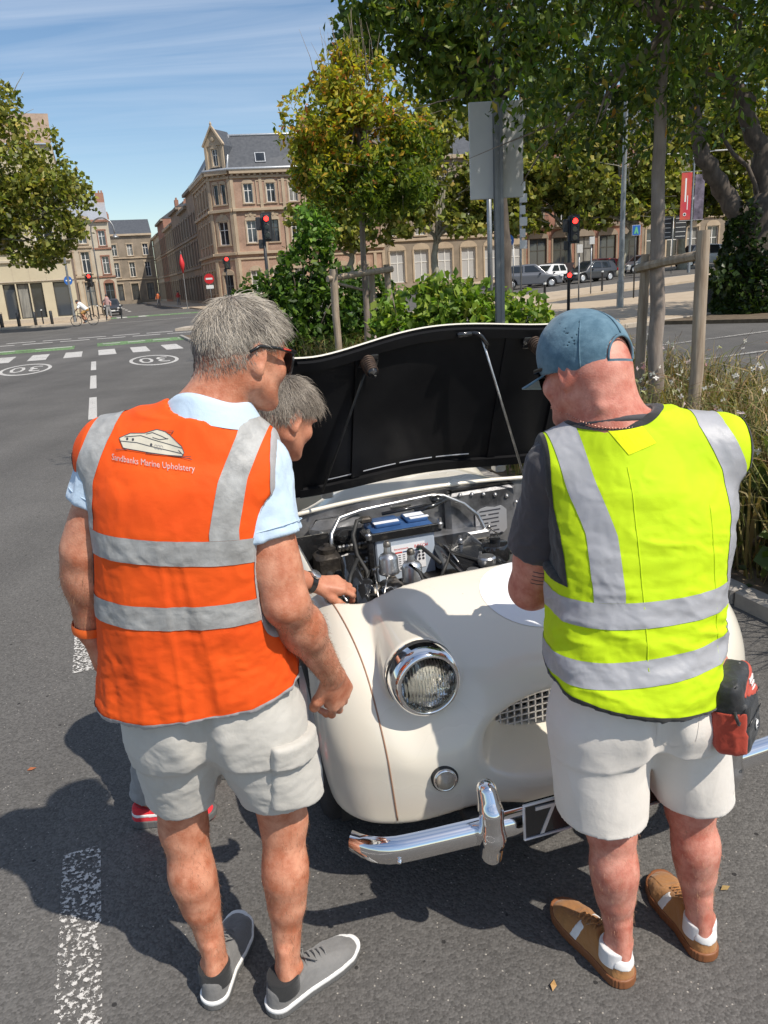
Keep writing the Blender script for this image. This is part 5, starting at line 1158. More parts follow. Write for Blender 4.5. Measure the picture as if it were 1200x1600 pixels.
    dps = sumf(wrinkle(5.5, .006, (1.2, 1, .7), seed=4), wrinkle(15, .0018, (1, 1, 1.4), seed=8)); shorts = P.add('cargo_shorts', T.mesh(2, dps), M_shortO)
    # cargo pocket on the right leg
    K = clone(T); K.D = K.D-.009; n = nrm((.62, -.78, 0)); t = nrm((.78, .62, -.10)); c = np.array((-.240, 1.565, .70)); bx = lambda hw, z0, z1: (lambda X, Y, Z: np.maximum(np.maximum(np.abs((X-c[0])*t[0]+(Y-c[1])*t[1])-hw, np.maximum(z0-(Z+.22*((X-c[0])*t[0]+(Y-c[1])*t[1])), (Z+.22*((X-c[0])*t[0]+(Y-c[1])*t[1]))-z1)), -((X-c[0])*n[0]+(Y-c[1])*n[1])-.06))
    K.put(bx(.072, .605, .765), op='i', k=.006); pk = P.add('cargo_pocket', K.mesh(2, dps), M_shortO, shorts)
    K = clone(T); K.D = K.D-.016; K.put(bx(.077, .735, .795), op='i', k=.006); P.add('pocket_flap', K.mesh(2, dps), M_shortO, pk)
    # shoes, bracelet, rings, hair on limbs
    shoe(P, (-.525, 1.552), R(84), M_suedeG, M_soleG, M_whiteR, L=.290, w=1.06, laces=M_suedeG, sock=M_sock, side=1)
    shoe(P, (-.372, 1.528), R(42), M_suedeG, M_soleG, M_whiteR, L=.290, w=1.06, laces=M_suedeG, sock=M_sock, side=-1)
    ax = nrm(wL-eL); a = nrm(np.cross(ax, (0, 1, 0))); b = np.cross(ax, a); c = wL-ax*.012; m = MB(); m.grid(lambda i, j: c+ax*(.011*(2*j-1))+(a*math.cos(2*math.pi*i)+b*math.sin(2*math.pi*i))*(.0375+.002*math.sin(math.pi*j)), 32, 4, True); P.add('wristband', m.me(True), M_orub)
    P.add('limb_hair', body_hair(P, [(eR, wR, .045, 1500), (kL, aL, .05, 900), (kR, aR, .05, 900), (eL, wL, .045, 600)], 0, (.24, .13, .07)), M_hair)
    k = wR+dR*.006+dR*.084; tt = np.cross(dR, nrm(np.array((.50, -.78, .40)))); bk = nrm(np.array((.50, -.78, .40))-dR*(np.array((.50, -.78, .40))@dR)); fc = k+tt*(-.010)+(dR*math.cos(.44)-bk*math.sin(.44))*.022; fd = dR*math.cos(.44)-bk*math.sin(.44)
    u = nrm(np.cross(fd, tt)); P.add('ring', tube_on([fc+(tt*math.cos(w)+u*math.sin(w))*.0105 for w in np.linspace(0, 2*math.pi, 25)], .0016, 6), M_gold)
man_orange()

# ------------------------------------------------------------------ man in the yellow vest
def man_yellow():
    P = Person('heavily built person in a yellow vest, blue cap and off white shorts', (.60, 1.64, 0), .0045, (.22, 1.36, .03), (1.0, 2.16, 1.74)); G = P.G
    hL, kL, aL = (.500, 1.62, .86), (.527, 1.625, .44), (.552, 1.605, .095); hR, kR, aR = (.705, 1.64, .86), (.752, 1.685, .44), (.790, 1.668, .095)
    for h, k, a, q in ((hL, kL, aL, -1), (hR, kR, aR, 1)):
        h, k, a = map(np.array, (h, k, a)); G.cone(h, k, .095, .061, .03); G.cone(k, k+(a-k)*.35+(0, -.012, 0), .055, .058, .03); G.cone(k+(a-k)*.30+(q*.006, -.016, 0), k+(a-k)*.58+(q*.004, -.008, 0), .051, .043, .03); G.cone(k+(a-k)*.5, a+(0, 0, .01), .049, .034, .03)
        G.cone(k+(0, .02, .01), k+(0, .022, -.03), .044, .042, .02); G.ell(a+np.array([q*.004, -.004, .0]), (.039, .032, .02), None, .012); G.cone(a+(0, -.022, .07), a+(0, -.035, -.03), .015, .023, .02)
    G.ell((.585, 1.63, .89), (.145, .105, .11), None, .03); G.cone((.58, 1.64, .95), (.59, 1.71, 1.26), .125, .15, .05, flat=(np.array([0, 1., 0]), .74)); G.cone((.59, 1.71, 1.25), (.59, 1.76, 1.34), .155, .12, .05, flat=(np.array([0, 1., 0]), .75))
    sL, sR = np.array((.425, 1.76, 1.345)), np.array((.775, 1.72, 1.375)); nb = np.array((.530, 1.740, 1.435))
    G.cone(nb, sL, .06, .066, .05); G.cone(nb, sR, .06, .066, .05)
    eL, wL = np.array((0.370, 1.845, 1.012)), np.array((.50, 2.02, 1.07)); eR, wR = np.array((.800, 1.90, 1.07)), np.array((.60, 2.03, 1.10))
    for s_, e, w, q in ((sL, eL, wL, -1), (sR, eR, wR, 1)):
        G.cone(s_, e, .064, .054, .03); G.cone(s_+(e-s_)*.35, s_+(e-s_)*.75, .058, .058, .03); G.cone(e, e+(w-e)*.35, .052, .052, .03); G.cone(e+(w-e)*.3, w, .05, .032, .03)
    hand_sdf(G, wL, (.92, .2, .10), (.1, .9, .3), 1, curl=(.3, .5, .4), thumb=(.4, .3)); hand_sdf(G, wR, (-.92, .15, .05), (.1, .9, .2), -1, curl=(.3, .5, .4), thumb=(.4, .3))
    hC = np.array((0.490, 1.790, 1.571)); M = frame((-.52, .80, -.26), (.0, .22, 1)); head_sdf(G, hC, M, nb, .070, 1.03)
    G.cone(hC+M[1]*-.040+M[2]*-.025, nb+np.array((.005, -.01, .0)), .062, .068, .03)     # heavy nape
    G.ell(hC+M[1]*-.070+M[2]*-.066, (.05, .016, .012), M, .02); G.ell(hC+M[1]*-.074+M[2]*-.098, (.055, .016, .012), M, .02)
    P.add('body', G.mesh(2, None, True), M_skinY)
    Q = lambda r, f, u: np.array(hC+M[0]*r+M[1]*f+M[2]*u)
    # close cropped stubble below the cap
    # cap: shell over the skull, arched opening at the back
    cc = Q(0, .002, .028); Mc = np.array(M); tl = nrm(M[2]*1-M[1]*.10); Mc = frame(M[1]+M[2]*.10, M[2]-M[1]*.10)
    K = SDF(hC-.16, hC+.17, .0032); K.ell(cc, (.0905, .1130, .106), Mc, 0); K.ell(cc+Mc[1]*.03+Mc[2]*.02, (.086, .088, .091), Mc, .03); I = clone(K); I.D = -(I.D+.005); K.D = np.maximum(K.D, I.D)
    K.put(lambda X, Y, Z: -((X-cc[0])*Mc[2][0]+(Y-cc[1])*Mc[2][1]+(Z-cc[2])*Mc[2][2]+.034), op='i')
    ac = cc-Mc[1]*.115-Mc[2]*.010
    K.ell(ac, (.042, .06, .050), Mc, .0, 's'); K.put(lambda X, Y, Z: np.maximum(np.maximum(np.abs((X-ac[0])*Mc[0][0]+(Y-ac[1])*Mc[0][1]+(Z-ac[2])*Mc[0][2])-.040, np.abs((X-ac[0])*Mc[1][0]+(Y-ac[1])*Mc[1][1]+(Z-ac[2])*Mc[1][2])-.06), np.abs((X-ac[0])*Mc[2][0]+(Y-ac[1])*Mc[2][1]+(Z-ac[2])*Mc[2][2]+.0)-.012) if False else np.float32(1)+X*0)
    cap = P.add('cap', K.mesh(2, wrinkle(30, .0012, ridge=False)), M_denim)
    def on_cap(w, up):   # point on the crown: azimuth from front, elevation
        v = np.array([math.sin(w)*math.cos(up)*.0918, math.cos(w)*math.cos(up)*.1142, math.sin(up)*.1072]); return cc+v@Mc
    m = MB()
    for w in (0, 60, 120, 180, 240, 300):
        hi = 1.5; lo = .42 if w == 180 else -.28
        m.tube([on_cap(R(w), u) for u in np.linspace(lo, hi, 14)], .0016, 5)
    P.add('cap_seam', m.me(True), M_denim, cap)
    P.add('cap_button', MB().lathe([(.008, -.003), (.008, .002), (.005, .005), (0, .006)], on_cap(0, 1.57), Mc[2], 14).me(True), M_denim, cap)
    for w in (150,):
        p = on_cap(R(w), .78); P.add('eyelet', MB().lathe([(.0015, .0008), (.002, .0018), (.004, .0018), (.0045, 0)], p, p-cc, 12, False).me(True), M_denim, cap)
    m = MB()   # band piping round the opening and strap
    arch = []
    for w in np.linspace(-.15, math.pi+.15, 22):
        p = ac+Mc[0]*.043*math.cos(w)+Mc[2]*.051*math.sin(w); d = p-cc; d = d/np.linalg.norm(np.array([d@Mc[0]/.0912, d@Mc[1]/.1137, d@Mc[2]/.1067])); arch.append(cc+d)
    m.tube(arch, .0030, 6); P.add('opening_binding', m.me(True), M_denim, cap)
    m = MB()
    def strap(i, j):
        w = math.pi+(i-.5)*.92; z = -.024+.020*(j-.5); r = math.sqrt(1-(z/.103)**2); return cc+np.array([math.sin(w)*.0925*r, math.cos(w)*.1155*r, z])@Mc
    m.grid(strap, 14, 4); P.add('cap_strap', m.me(True), M_denim, cap)
    m = MB()
    def brim(i, j):
        w = (i-.5)*2.0; z0 = -.030; r = math.sqrt(1-(z0/.103)**2); b = np.array([math.sin(w)*.090*r, math.cos(w)*.1125*r, z0]); e = j*(.078*math.cos(w*.78)**.8); return cc+np.array([b[0]*(1+.10*j), b[1]+e*1.0, z0-.30*e-1.6*b[0]**2*j])@Mc
    m.grid(brim, 22, 9); n = len(m.V); m.grid(lambda i, j: np.array(brim(i, j))-Mc[2]*.004, 22, 9)
    bd = [j*22 for j in range(9)]+[8*22+i for i in range(1, 22)]+[j*22+21 for j in range(7, -1, -1)]
    for a, b in zip(bd, bd[1:]): m.F.append((a, b, b+n, a+n)); m.mi.append(0)
    P.add('cap_brim', m.me(True), M_denim, cap)
    g = MB(); g.tube([Q(-.07, .100, .012), Q(-.03, .120, .016), Q(.03, .120, .016), Q(.07, .100, .012)], .0035, 6); gl = P.add('sunglasses', g.me(True), M_frame)
    for q in (-1, 1): g = MB(); g.tube([Q(q*.082, -.02, .004), Q(q*.083, .03, .016), Q(q*.076, .092, .014)], [.003, .004, .005], 8); P.add('temple', g.me(True), M_frame, gl)
    for q in (-1, 1):
        e = MB(); ctr = Q(q*.040, .118, -.004); ring = [Q(q*(.040+.034*math.cos(w)), .115-.030*max(0, math.cos(w))-.004*abs(math.sin(w)), -.004+.024*math.sin(w)) for w in np.linspace(0, 2*math.pi, 25)[:-1]]; e.add([ctr]+ring, [(0, i+1, (i+1) % 24+1) for i in range(24)]); P.add('lens', e.me(True), M_dglass, gl)
    # fine chain round the neck
    m = MB()
    for k in range(70):
        w = 2*math.pi*k/70; c = nb+np.array((0.006, -.006, .040)); p = np.array([math.cos(w)*.1, math.sin(w)*.1, -.018*math.sin(w)*-1]); pts = c+p
        for _ in range(40):
            dd = float(G.sample(pts[None])[0]); pts = pts-np.array([math.cos(w), math.sin(w), 0])*np.clip(dd, -.01, .01)*.9
        m.lathe([(0, -.0019), (.0017, -.0011), (.0019, 0), (.0017, .0011), (0, .0019)], pts+np.array([math.cos(w), math.sin(w), 0])*.001, (0, 0, 1), 6, False)
    ch = P.add('neck_chain', m.me(True), M_pinkneck); ch['kind'] = 'stuff'
    # charcoal tee
    S = SDF((.18, 1.38, .74), (1.04, 2.04, 1.56), .005); S.cone((.58, 1.64, .95), (.59, 1.71, 1.26), .14, .168, .05, flat=(np.array([0, 1., 0]), .74)); S.cone((.59, 1.71, 1.25), (.59, 1.76, 1.34), .17, .13, .05, flat=(np.array([0, 1., 0]), .76)); S.cone(nb-(0, 0, .015), sL, .066, .078, .05); S.cone(nb-(0, 0, .015), sR, .066, .068, .05)
    TB = clone(S); cL, cR = sL+(eL-sL)*.66, sR+(eR-sR)*.62; S.cone(sL, cL, .082, .081, .03); S.cone(sR, cR, .068, .070, .03)
    for c, s_, e in ((cL, sL, eL), (cR, sR, eR)):
        ax = nrm(e-s_); S.put(lambda X, Y, Z: np.maximum(-((X-c[0])*ax[0]+(Y-c[1])*ax[1]+(Z-c[2])*ax[2]), np.sqrt((X-c[0]-.04*ax[0])**2+(Y-c[1]-.04*ax[1])**2+(Z-c[2]-.04*ax[2])**2)-.125), c-.15, c+.15, .004, 's')
    tee = P.add('tee_shirt', S.mesh(2, sumf(wrinkle(12, .005), wrinkle(5, .006, ridge=False))), M_tee)
    m = MB(); c = nb+np.array((.004, .004, .020)); m.tube([c+np.array((.086*math.cos(w), .078*math.sin(w), -.02*math.sin(w)+.004*math.cos(w))) for w in np.linspace(0, 2*math.pi, 41)], .008, 8, False); P.add('tee_collar', m.me(True), M_tee, tee)
    # tattoo lines on the left upper arm
    m = MB(); ax = nrm(eL-sL); a = nrm(np.cross(ax, (0, 1, .0))); b = np.cross(ax, a)
    for k in range(4):
        pts = []
        for w in np.linspace(-2.4, -1.2, 12):
            d = a*math.cos(w+math.pi)+b*math.sin(w+math.pi); p = sL+(eL-sL)*(.74+.035*k)+d*.09
            for _ in range(30): p = p-d*np.clip(float(G.sample(p[None])[0]), -.01, .01)*.9
            pts.append(p-d*.0006)
        m.tube(pts, .0016, 5)
    P.add('tattoo', m.me(True), M_ink)
    # vest
    V = SDF((.18, 1.38, .74), (1.04, 2.04, 1.56), .005)
    V.stack([(.74, .554, 1.62, .200, .170, .04), (.82, .562, 1.625, .206, .175, .04), (.92, .568, 1.64, .202, .172, .04), (1.02, .580, 1.665, .204, .168, .03), (1.12, .583, 1.692, .208, .168, .02), (1.22, .592, 1.715, .218, .168, .0), (1.31, .600, 1.735, .212, .155, -.04), (1.38, .600, 1.742, .190, .118, -.08), (1.44, .59, 1.745, .14, .085, -.1), (1.48, .58, 1.745, .09, .07, -.1)], ex=2.3)
    V.cone(nb+(-.02, .0, -.02), sL+(.0, 0, .010), .065, .092, .04); V.cone(nb+(.02, 0, -.02), sR+(-.004, 0, .006), .065, .086, .04)
    V.D = np.minimum(V.D, TB.D-.009); V.plane((.58, 1.45, .848), (-.12, .12, -1), .003)
    arm = {}
    for s_, e, q in ((sL, eL, -1), (sR, eR, 1)):
        fc = fcone(s_+np.array((q*.045, .02, -.06)), e+np.array((q*.045, .02, -.02)), .088, .085)
        fb = lambda x, y, z, s_=s_, q=q: np.maximum((.052 if q < 0 else .050)-q*(x-s_[0])-(.10 if q < 0 else -.02)*np.clip(s_[2]-z, 0, 1), z-s_[2]-.12)
        arm[q] = lambda x, y, z, fc=fc, fb=fb, q=q: np.where(q*(x-.60) > .03, np.maximum(np.minimum(fc(x, y, z), fb(x, y, z)), 1.125-z), 9)
        V.put(lambda X, Y, Z: arm[q](X, Y, Z), (min(s_[0]-.25*(q < 0), .61), 1.38, .85), (max(s_[0]+.25*(q > 0), .59), 2.04, 1.55), .010, 's')
    V.ell(nb+np.array((.0, .01, .055)), (.098, .098, .050), None, .008, 's')
    low = lambda U: np.clip((1.40-U[:, 2])/.4, 0, 1)
    dsp = sumf(wrinkle(5.5, .010, (.6, 1, 1.7), seed=13, mask=low), wrinkle(13, .0022, (1, 1, .9), seed=2), wrinkle(20, .0018, (.6, 1, 1.6), seed=29, mask=low), wrinkle(3.0, .010, ridge=False, seed=6, mask=low))
    SK = Skin(V, dsp); vm = SK.base(); vest = P.add('hivis_vest', vm, M_yellow); bv = bvh_of(vm)
    hemz = lambda x, y: .848-.12*(x-.58)+.12*(y-1.45)
    tape = lambda *f: P.add('reflective_strip', SK.cut(f, .0016), M_reflY, vest)
    tape(fband(1.075, .06, .58, .0275)); tape(fband(.955, .11, .58, .0275))
    tape(fvert([.478, .480, .470, .440, .415], [1.0, 1.12, 1.24, 1.34, 1.45], .031), fabove(1.103, .06, .58)); tape(fvert([.775, .782, .790, .775, .735], [1.0, 1.15, 1.26, 1.36, 1.45], .030), fabove(1.103, .06, .58))
    P.add('hem_binding', SK.cut([lambda x, y, z: z-hemz(x, y)-.0085], .0022), M_pipeK, vest)
    for q in (-1, 1): P.add('armhole_binding', SK.cut([lambda x, y, z: arm[q](x, y, z)-.009], .0022), M_pipeK, vest)
    nk = nb+np.array((.0, .01, .055)); P.add('neck_binding', SK.cut([lambda x, y, z: np.sqrt(((x-nk[0])/.098)**2+((y-nk[1])/.098)**2+((z-nk[2])/.050)**2)-1.22], .0022), M_pipeK, vest)
    # square sewn patch at the neck
    o = Vector((0.541, 1.620, 1.403))-Vector((0, .2, -.02)); dm = drape([[(0, 0), (-.045, .062), (.03, .07), (.062, .022)]], o, (1, 0, 0), (0, 0, 1), (0, 1, -.1), bv, .0015, .012); P.add('size_patch', dm, cloth('bright_yellow_patch', (.80, .86, .004), (.84, .9, .01), sheen=0), vest)
    for xs, zs in (([.535, .540, .548, .552], [1.39, 1.25, 1.1, .95]), ([.705, .715, .722], [1.30, 1.1, .95])):
        pts = []
        for z in np.linspace(zs[0], zs[-1], 40):
            x = np.interp(-z, [-q for q in zs], xs); h = bv.ray_cast(Vector((x, 1.2, z+.03)), Vector((0, 1, -.1)), 1); pts.append(h[0]) if h[0] is not None else None
        P.add('vest_seam', tube_on(pts, .0016, 5), M_yellow, vest)
    # off-white shorts
    T = SDF((.28, 1.36, .40), (.98, 1.90, .98), .005); T.stack([(.70, .60, 1.635, .205, .135, .08), (.78, .592, 1.63, .206, .150, .08), (.85, .574, 1.632, .184, .145, .08), (.96, .572, 1.64, .165, .13, .08)], .03)
    T.cone((.490, 1.625, .74), (.500, 1.615, .44), .122, .112, .03); T.cone((.700, 1.655, .72), (.760, 1.675, .44), .110, .098, .03)
    T.cone((.615, 1.65, .36), (.605, 1.65, .66), .026, .016, .03, 's'); T.cone((.605, 1.50, .64), (.605, 1.49, .86), .012, .018, .05, 's')
    T.plane((.50, 1.61, .505), (-.06, .08, -1)); T.cone((.503, 1.615, .38), (.500, 1.615, .525), .103, .103, .004, 's'); T.cone((.760, 1.675, .38), (.757, 1.675, .510), .089, .089, .004, 's')
    dps = sumf(wrinkle(4.5, .004, (1.3, 1, .6), seed=14), wrinkle(3, .007, ridge=False, seed=3)); shorts = P.add('jersey_shorts', T.mesh(2, dps), M_shortY)
    sb = bvh_of(shorts.data); o = Vector((0.660, 1.500, 0.808))-Vector((.05, .25, -.03)); pk = strip_poly([(-.055, .05), (-.055, -.045), (-.015, -.075), (.04, -.05), (.055, .05)], .004); P.add('back_pocket', drape(pk, o, (.93, .35, 0), (0, 0, 1), (.1, 1, -.1), sb, .0012, .01), M_shortY, shorts)
    def ex(T_, root, up, G_):
        bvs = bvh_of(root.data)
        for nm, box in (('side_stripe', [(.150, .176)]),):
            K = clone(G_); K.D = K.D-.0012; K.put(lambda X, Y, Z: np.maximum(np.maximum(np.abs(X-.165+.25*(Z-.05))-.013, .028-Z), Z-.075), op='i'); V_, F_ = K.nets(1); P.add(nm, mesh(T_(V_), F_, True), M_whiteL, root)
        K = clone(G_); K.D = K.D-.0014; K.put(lambda X, Y, Z: np.maximum(np.maximum(X-.022, .050+.2*np.abs(Y)-Z), Z-.092), op='i'); V_, F_ = K.nets(1); P.add('heel_tab', mesh(T_(V_), F_, True), M_whiteL, root)
        K = clone(G_); K.D = K.D-.0012; K.put(lambda X, Y, Z: np.maximum(np.maximum(np.abs(Y)-.030, .205-X), .03-Z), op='i'); V_, F_ = K.nets(1); P.add('toe_cap', mesh(T_(V_), F_, True), M_suedeB, root)
    shoe(P, (.562, 1.548), R(114), M_suedeB, M_gum, None, L=.292, w=1.14, laces=M_suedeB, sock=M_sockW, side=1, extra=ex)
    shoe(P, (.797, 1.610), R(97), M_suedeB, M_gum, None, L=.292, w=1.14, laces=M_suedeB, sock=M_sockW, side=-1, extra=ex)
    P.add('limb_hair', body_hair(P, [(kL, aL, .05, 700), (kR, aR, .05, 700), (eL, wL, .045, 300)], 0, (.42, .24, .14)), M_hair)
    return P
man_yellow()
def hip_bag():
    c = Vector((.768, 1.538, .82)); bag = thing('hip_bag', 'small black and red zipped pouch hanging at the hip of the person in yellow', 'bag', (.785, 1.545, .72))
    n = nrm((.80, -.60, 0)); t = np.array([-n[1], n[0], 0]); t = t/np.linalg.norm(t); u = nrm(np.array([0, 0, 1.])+t*-.10+n*-.12); n = np.cross(t, u); n = nrm(n); M = np.array([t, n, u]); c = np.array(c)
    G = SDF(c-.13, c+.13, .0035); G.rbox(c, (.064, .034, .088), .022, M); G.rbox(c+n*.024-u*.022, (.060, .022, .062), .018, M, .006); dsp = wrinkle(20, .003)
    b = obj('pouch', G.mesh(2, dsp), M_nylon, bag)
    K = clone(G); K.D -= .002; K.put(lambda X, Y, Z: np.maximum(((X-c[0])*t[0]+(Y-c[1])*t[1]+(Z-c[2])*t[2])+.052, ((X-c[0])*u[0]+(Y-c[1])*u[1]+(Z-c[2])*u[2])-.022), op='i'); obj('side_panel', K.mesh(2, dsp), M_bagred, bag)
    K = clone(G); K.D -= .002; K.put(lambda X, Y, Z: np.maximum(np.maximum(.034-((X-c[0])*u[0]+(Y-c[1])*u[1]+(Z-c[2])*u[2])-.35*((X-c[0])*t[0]+(Y-c[1])*t[1]), ((X-c[0])*u[0]+(Y-c[1])*u[1]+(Z-c[2])*u[2])-.060-.45*((X-c[0])*t[0]+(Y-c[1])*t[1])), .010-((X-c[0])*n[0]+(Y-c[1])*n[1]+(Z-c[2])*n[2])), op='i'); rp = obj('front_panel', K.mesh(2, dsp), M_bagred, bag)
    P_ = lambda a, b_, d: tuple(c+t*a+u*b_+n*d)
    m = MB(); m.box(P_(.035, .062, .037), (.034, .012, .002), ax=(t, u, n)); m.box(P_(.037, .050, .039), (.026, .007, .002), ax=(t, u, n)); m.box(P_(.034, .040, .041), (.03, .004, .002), ax=(t, u, n)); obj('badge', m.me(), M_whiteR, rp)
    for (a, b_, d) in ((.0, -.022, .050), (.046, .094, .014)):
        m = MB(); m.lathe([(.0, -.001), (.011, -.001), (.012, .001), (.0, .003)], P_(a, b_-.016, d), n, 16); q = obj('zip_pull', m.me(True), M_whiteR, bag)
        m = MB(); m.box(P_(a, b_-.013, d+.003), (.016, .003, .002), ax=(t, u, n)); m.box(P_(a, b_-.020, d+.003), (.016, .003, .002), ax=(t, u, n)); obj('zip_mark', m.me(), M_ink, q)
        m = MB(); m.tube([P_(a, b_, d-.002), P_(a, b_-.006, d)], .002, 6); obj('zip_ring', m.me(), M_silver, q)
    m = MB(); m.tube([P_(-.058, .024, .050-.01), P_(.058, .030, .046)], .0016, 5); m.tube([P_(-.055, -.012, .047), P_(.05, -.010, .049)], .0016, 5); m.tube([P_(-.05, .078, .024), P_(.05, .082, .024)], .0016, 5); obj('zip', m.me(True), M_frame, bag)
    m = MB(); m.tube([P_(-.058, .02, .02), P_(-.07, .008, .026), P_(-.066, -.006, .028), P_(-.054, -.002, .028)], .004, 8); obj('strap_loop', m.me(True), M_nylon, bag)
hip_bag()
# ------------------------------------------------------------------ man bent over the engine
def man_third():
    P = Person('person in red shoes bending over the engine bay behind the orange vest', (-.74, 2.42, 0), .0055, (-1.05, 1.95, .03), (.05, 2.75, 1.66)); G = P.G
    hL, kL, aL = (-.70, 2.50, .90), (-.68, 2.56, .48), (-.70, 2.56, .10); hR, kR, aR = (-.72, 2.36, .90), (-.80, 2.36, .48), (-.885, 2.315, .10)
    for h, k, a in ((hL, kL, aL), (hR, kR, aR)): G.cone(h, k, .085, .058, .03); G.cone(k, a, .056, .034, .03)
    G.ell((-.71, 2.43, .96), (.13, .16, .13), None, .04); nb = np.array((-.40, 2.30, 1.32)); G.cone((-.70, 2.42, 1.0), (-.52, 2.34, 1.20), .145, .16, .05)
    sR, sL = np.array((-.47, 2.17, 1.20)), np.array((-.42, 2.47, 1.21)); G.cone(nb, sR, .055, .062, .05); G.cone(nb, sL, .055, .062, .05)
    eR, wR = np.array((-.40, 2.20, .985)), np.array((-.235, 2.315, .868)); eL, wL = np.array((-.50, 2.66, .99)), np.array((-.49, 2.76, .88))
    for s_, e, w in ((sR, eR, wR), (sL, eL, wL)): G.cone(s_, e, .056, .046, .03); G.cone(e, w, .046, .029, .03)
    hand_sdf(G, wR, (.93, .25, -.12), (.1, -.40, .9), 1, curl=(.55, .85, .5), thumb=(.5, .45), s=1.0); hand_sdf(G, wL, (.55, .7, -.2), (0, .2, .9), -1, curl=(.4, .5, .4), thumb=(.5, .3))
    hC = np.array((-0.283, 2.240, 1.433)); M = frame((.62, .68, -.46), (.30, .30, .90)); head_sdf(G, hC, M, nb, .058, .98)
    P.add('body', G.mesh(2, None, True), M_skinT)
    hl = lambda l: (l[:, 2] > np.interp(l[:, 1], [-1, -.75, -.45, -.15, .05, .25, .5, .72, 1], [-.62, -.60, -.50, -.38, -.02, .12, .30, .46, 2])) & ~((np.abs(l[:, 0]) > .7) & (l[:, 1] > -.32) & (l[:, 1] < .15) & (l[:, 2] < .05))
    def hc(l, r, p):
        t = np.clip(.42+.5*fbm(p*26, 2)+.30*r.normal(size=len(l)), 0, 1)[:, None]; return (1-t)*np.array([.075, .058, .046])+t*np.array([.50, .43, .35])
    ln = lambda l, r: (.018+.022*np.clip((l[:, 2]+.25)/.8, 0, 1)+.022*np.clip(l[:, 1], 0, 1))*(.75+.5*r.random(len(l)))
    P.add('hair', scalp_hair(P, hC, M, 1, hl, 18000, ln, (0, -.03, .14), hc, lift=.32, seed=4, tuft=lambda l: np.clip((l[:, 1]-.35)/.4, 0, 1)*(l[:, 2] > .2)), M_hair)
    U = clone(G); U.D = U.D-.0004; V, F = U.nets(1); cen = V[F].mean(1); l = (cen-hC)@M.T-np.array([0, 0, .02]); l = l/np.linalg.norm(l, axis=1)[:, None]; near = np.linalg.norm(cen-hC, axis=1) < .19; F = F[near & hl(l-np.array([0, 0, .24]))]; u, inv = np.unique(F, return_inverse=True); V = V[u]+U.normals(V[u])*.0003
    P.add('hair_undercoat', mesh(V, inv.reshape(F.shape), True), MATS['grey_undercoat'])
    S = SDF((-1.0, 1.95, .90), (.0, 2.72, 1.45), .007); S.cone((-.70, 2.42, .98), (-.52, 2.34, 1.20), .160, .170, .05); S.cone(nb-(.02, 0, .02), sR, .062, .074, .05); S.cone(nb-(.02, 0, .02), sL, .062, .074, .05)
    for s_, e in ((sR, eR), (sL, eL)): S.cone(s_, s_+(e-s_)*.55, .072, .070, .03)
    P.add('shirt', S.mesh(2, sumf(wrinkle(10, .008), wrinkle(4, .008, ridge=False))), M_navy)
    T = SDF((-1.02, 2.1, .06), (-.45, 2.75, 1.08), .007); T.ell((-.71, 2.43, .96), (.145, .175, .14), None, .04)
    for h, k, a in ((hL, kL, aL), (hR, kR, aR)): h, k, a = map(np.array, (h, k, a)); T.cone(h, k, .098, .075, .03); T.cone(k, a+(0, 0, .02), .075, .062, .03)
    T.plane((0, 0, .115), (0, 0, -1)); P.add('trousers', T.mesh(2, sumf(wrinkle(9, .010, (1, 1, 1.6)), wrinkle(4, .008, ridge=False))), M_trous)
    def ex(T_, root, up, G_):
        K = clone(G_); K.D = K.D-.0012; K.put(lambda X, Y, Z: np.maximum(np.abs(Z-.048-.10*(X-.1)*(X > .1))-.006, np.abs(X-.12)-.13), op='i'); V_, F_ = K.nets(1); P.add('shoe_stripe', mesh(T_(V_), F_, True), M_whiteR, root)
    shoe(P, (-.955, 2.312), R(3), M_redS, M_soleG, None, L=.290, w=1.05, laces=M_whiteR, side=-1, extra=ex); shoe(P, (-.765, 2.565), R(2), M_redS, M_soleG, None, L=.290, w=1.05, laces=M_whiteR, side=1, extra=ex)
    ax = nrm(wR-eR); a = nrm(np.cross(ax, (0, 1, 0))); b = np.cross(ax, a); c = wR-ax*.025; m = MB(); m.grid(lambda i, j: c+ax*(.010*(2*j-1))+(a*math.cos(2*math.pi*i)+b*math.sin(2*math.pi*i))*.0355, 28, 4, True); wt = P.add('watch', m.me(True), M_frame)
    up = nrm(np.array((.1, -.4, .9))); up = nrm(up-ax*(up@ax)); P.add('watch_face', MB().lathe([(.018, 0), (.018, .007), (.015, .009), (0, .009)], c+up*.034, up, 20).me(auto=40), M_dullmetal, wt)
man_third()

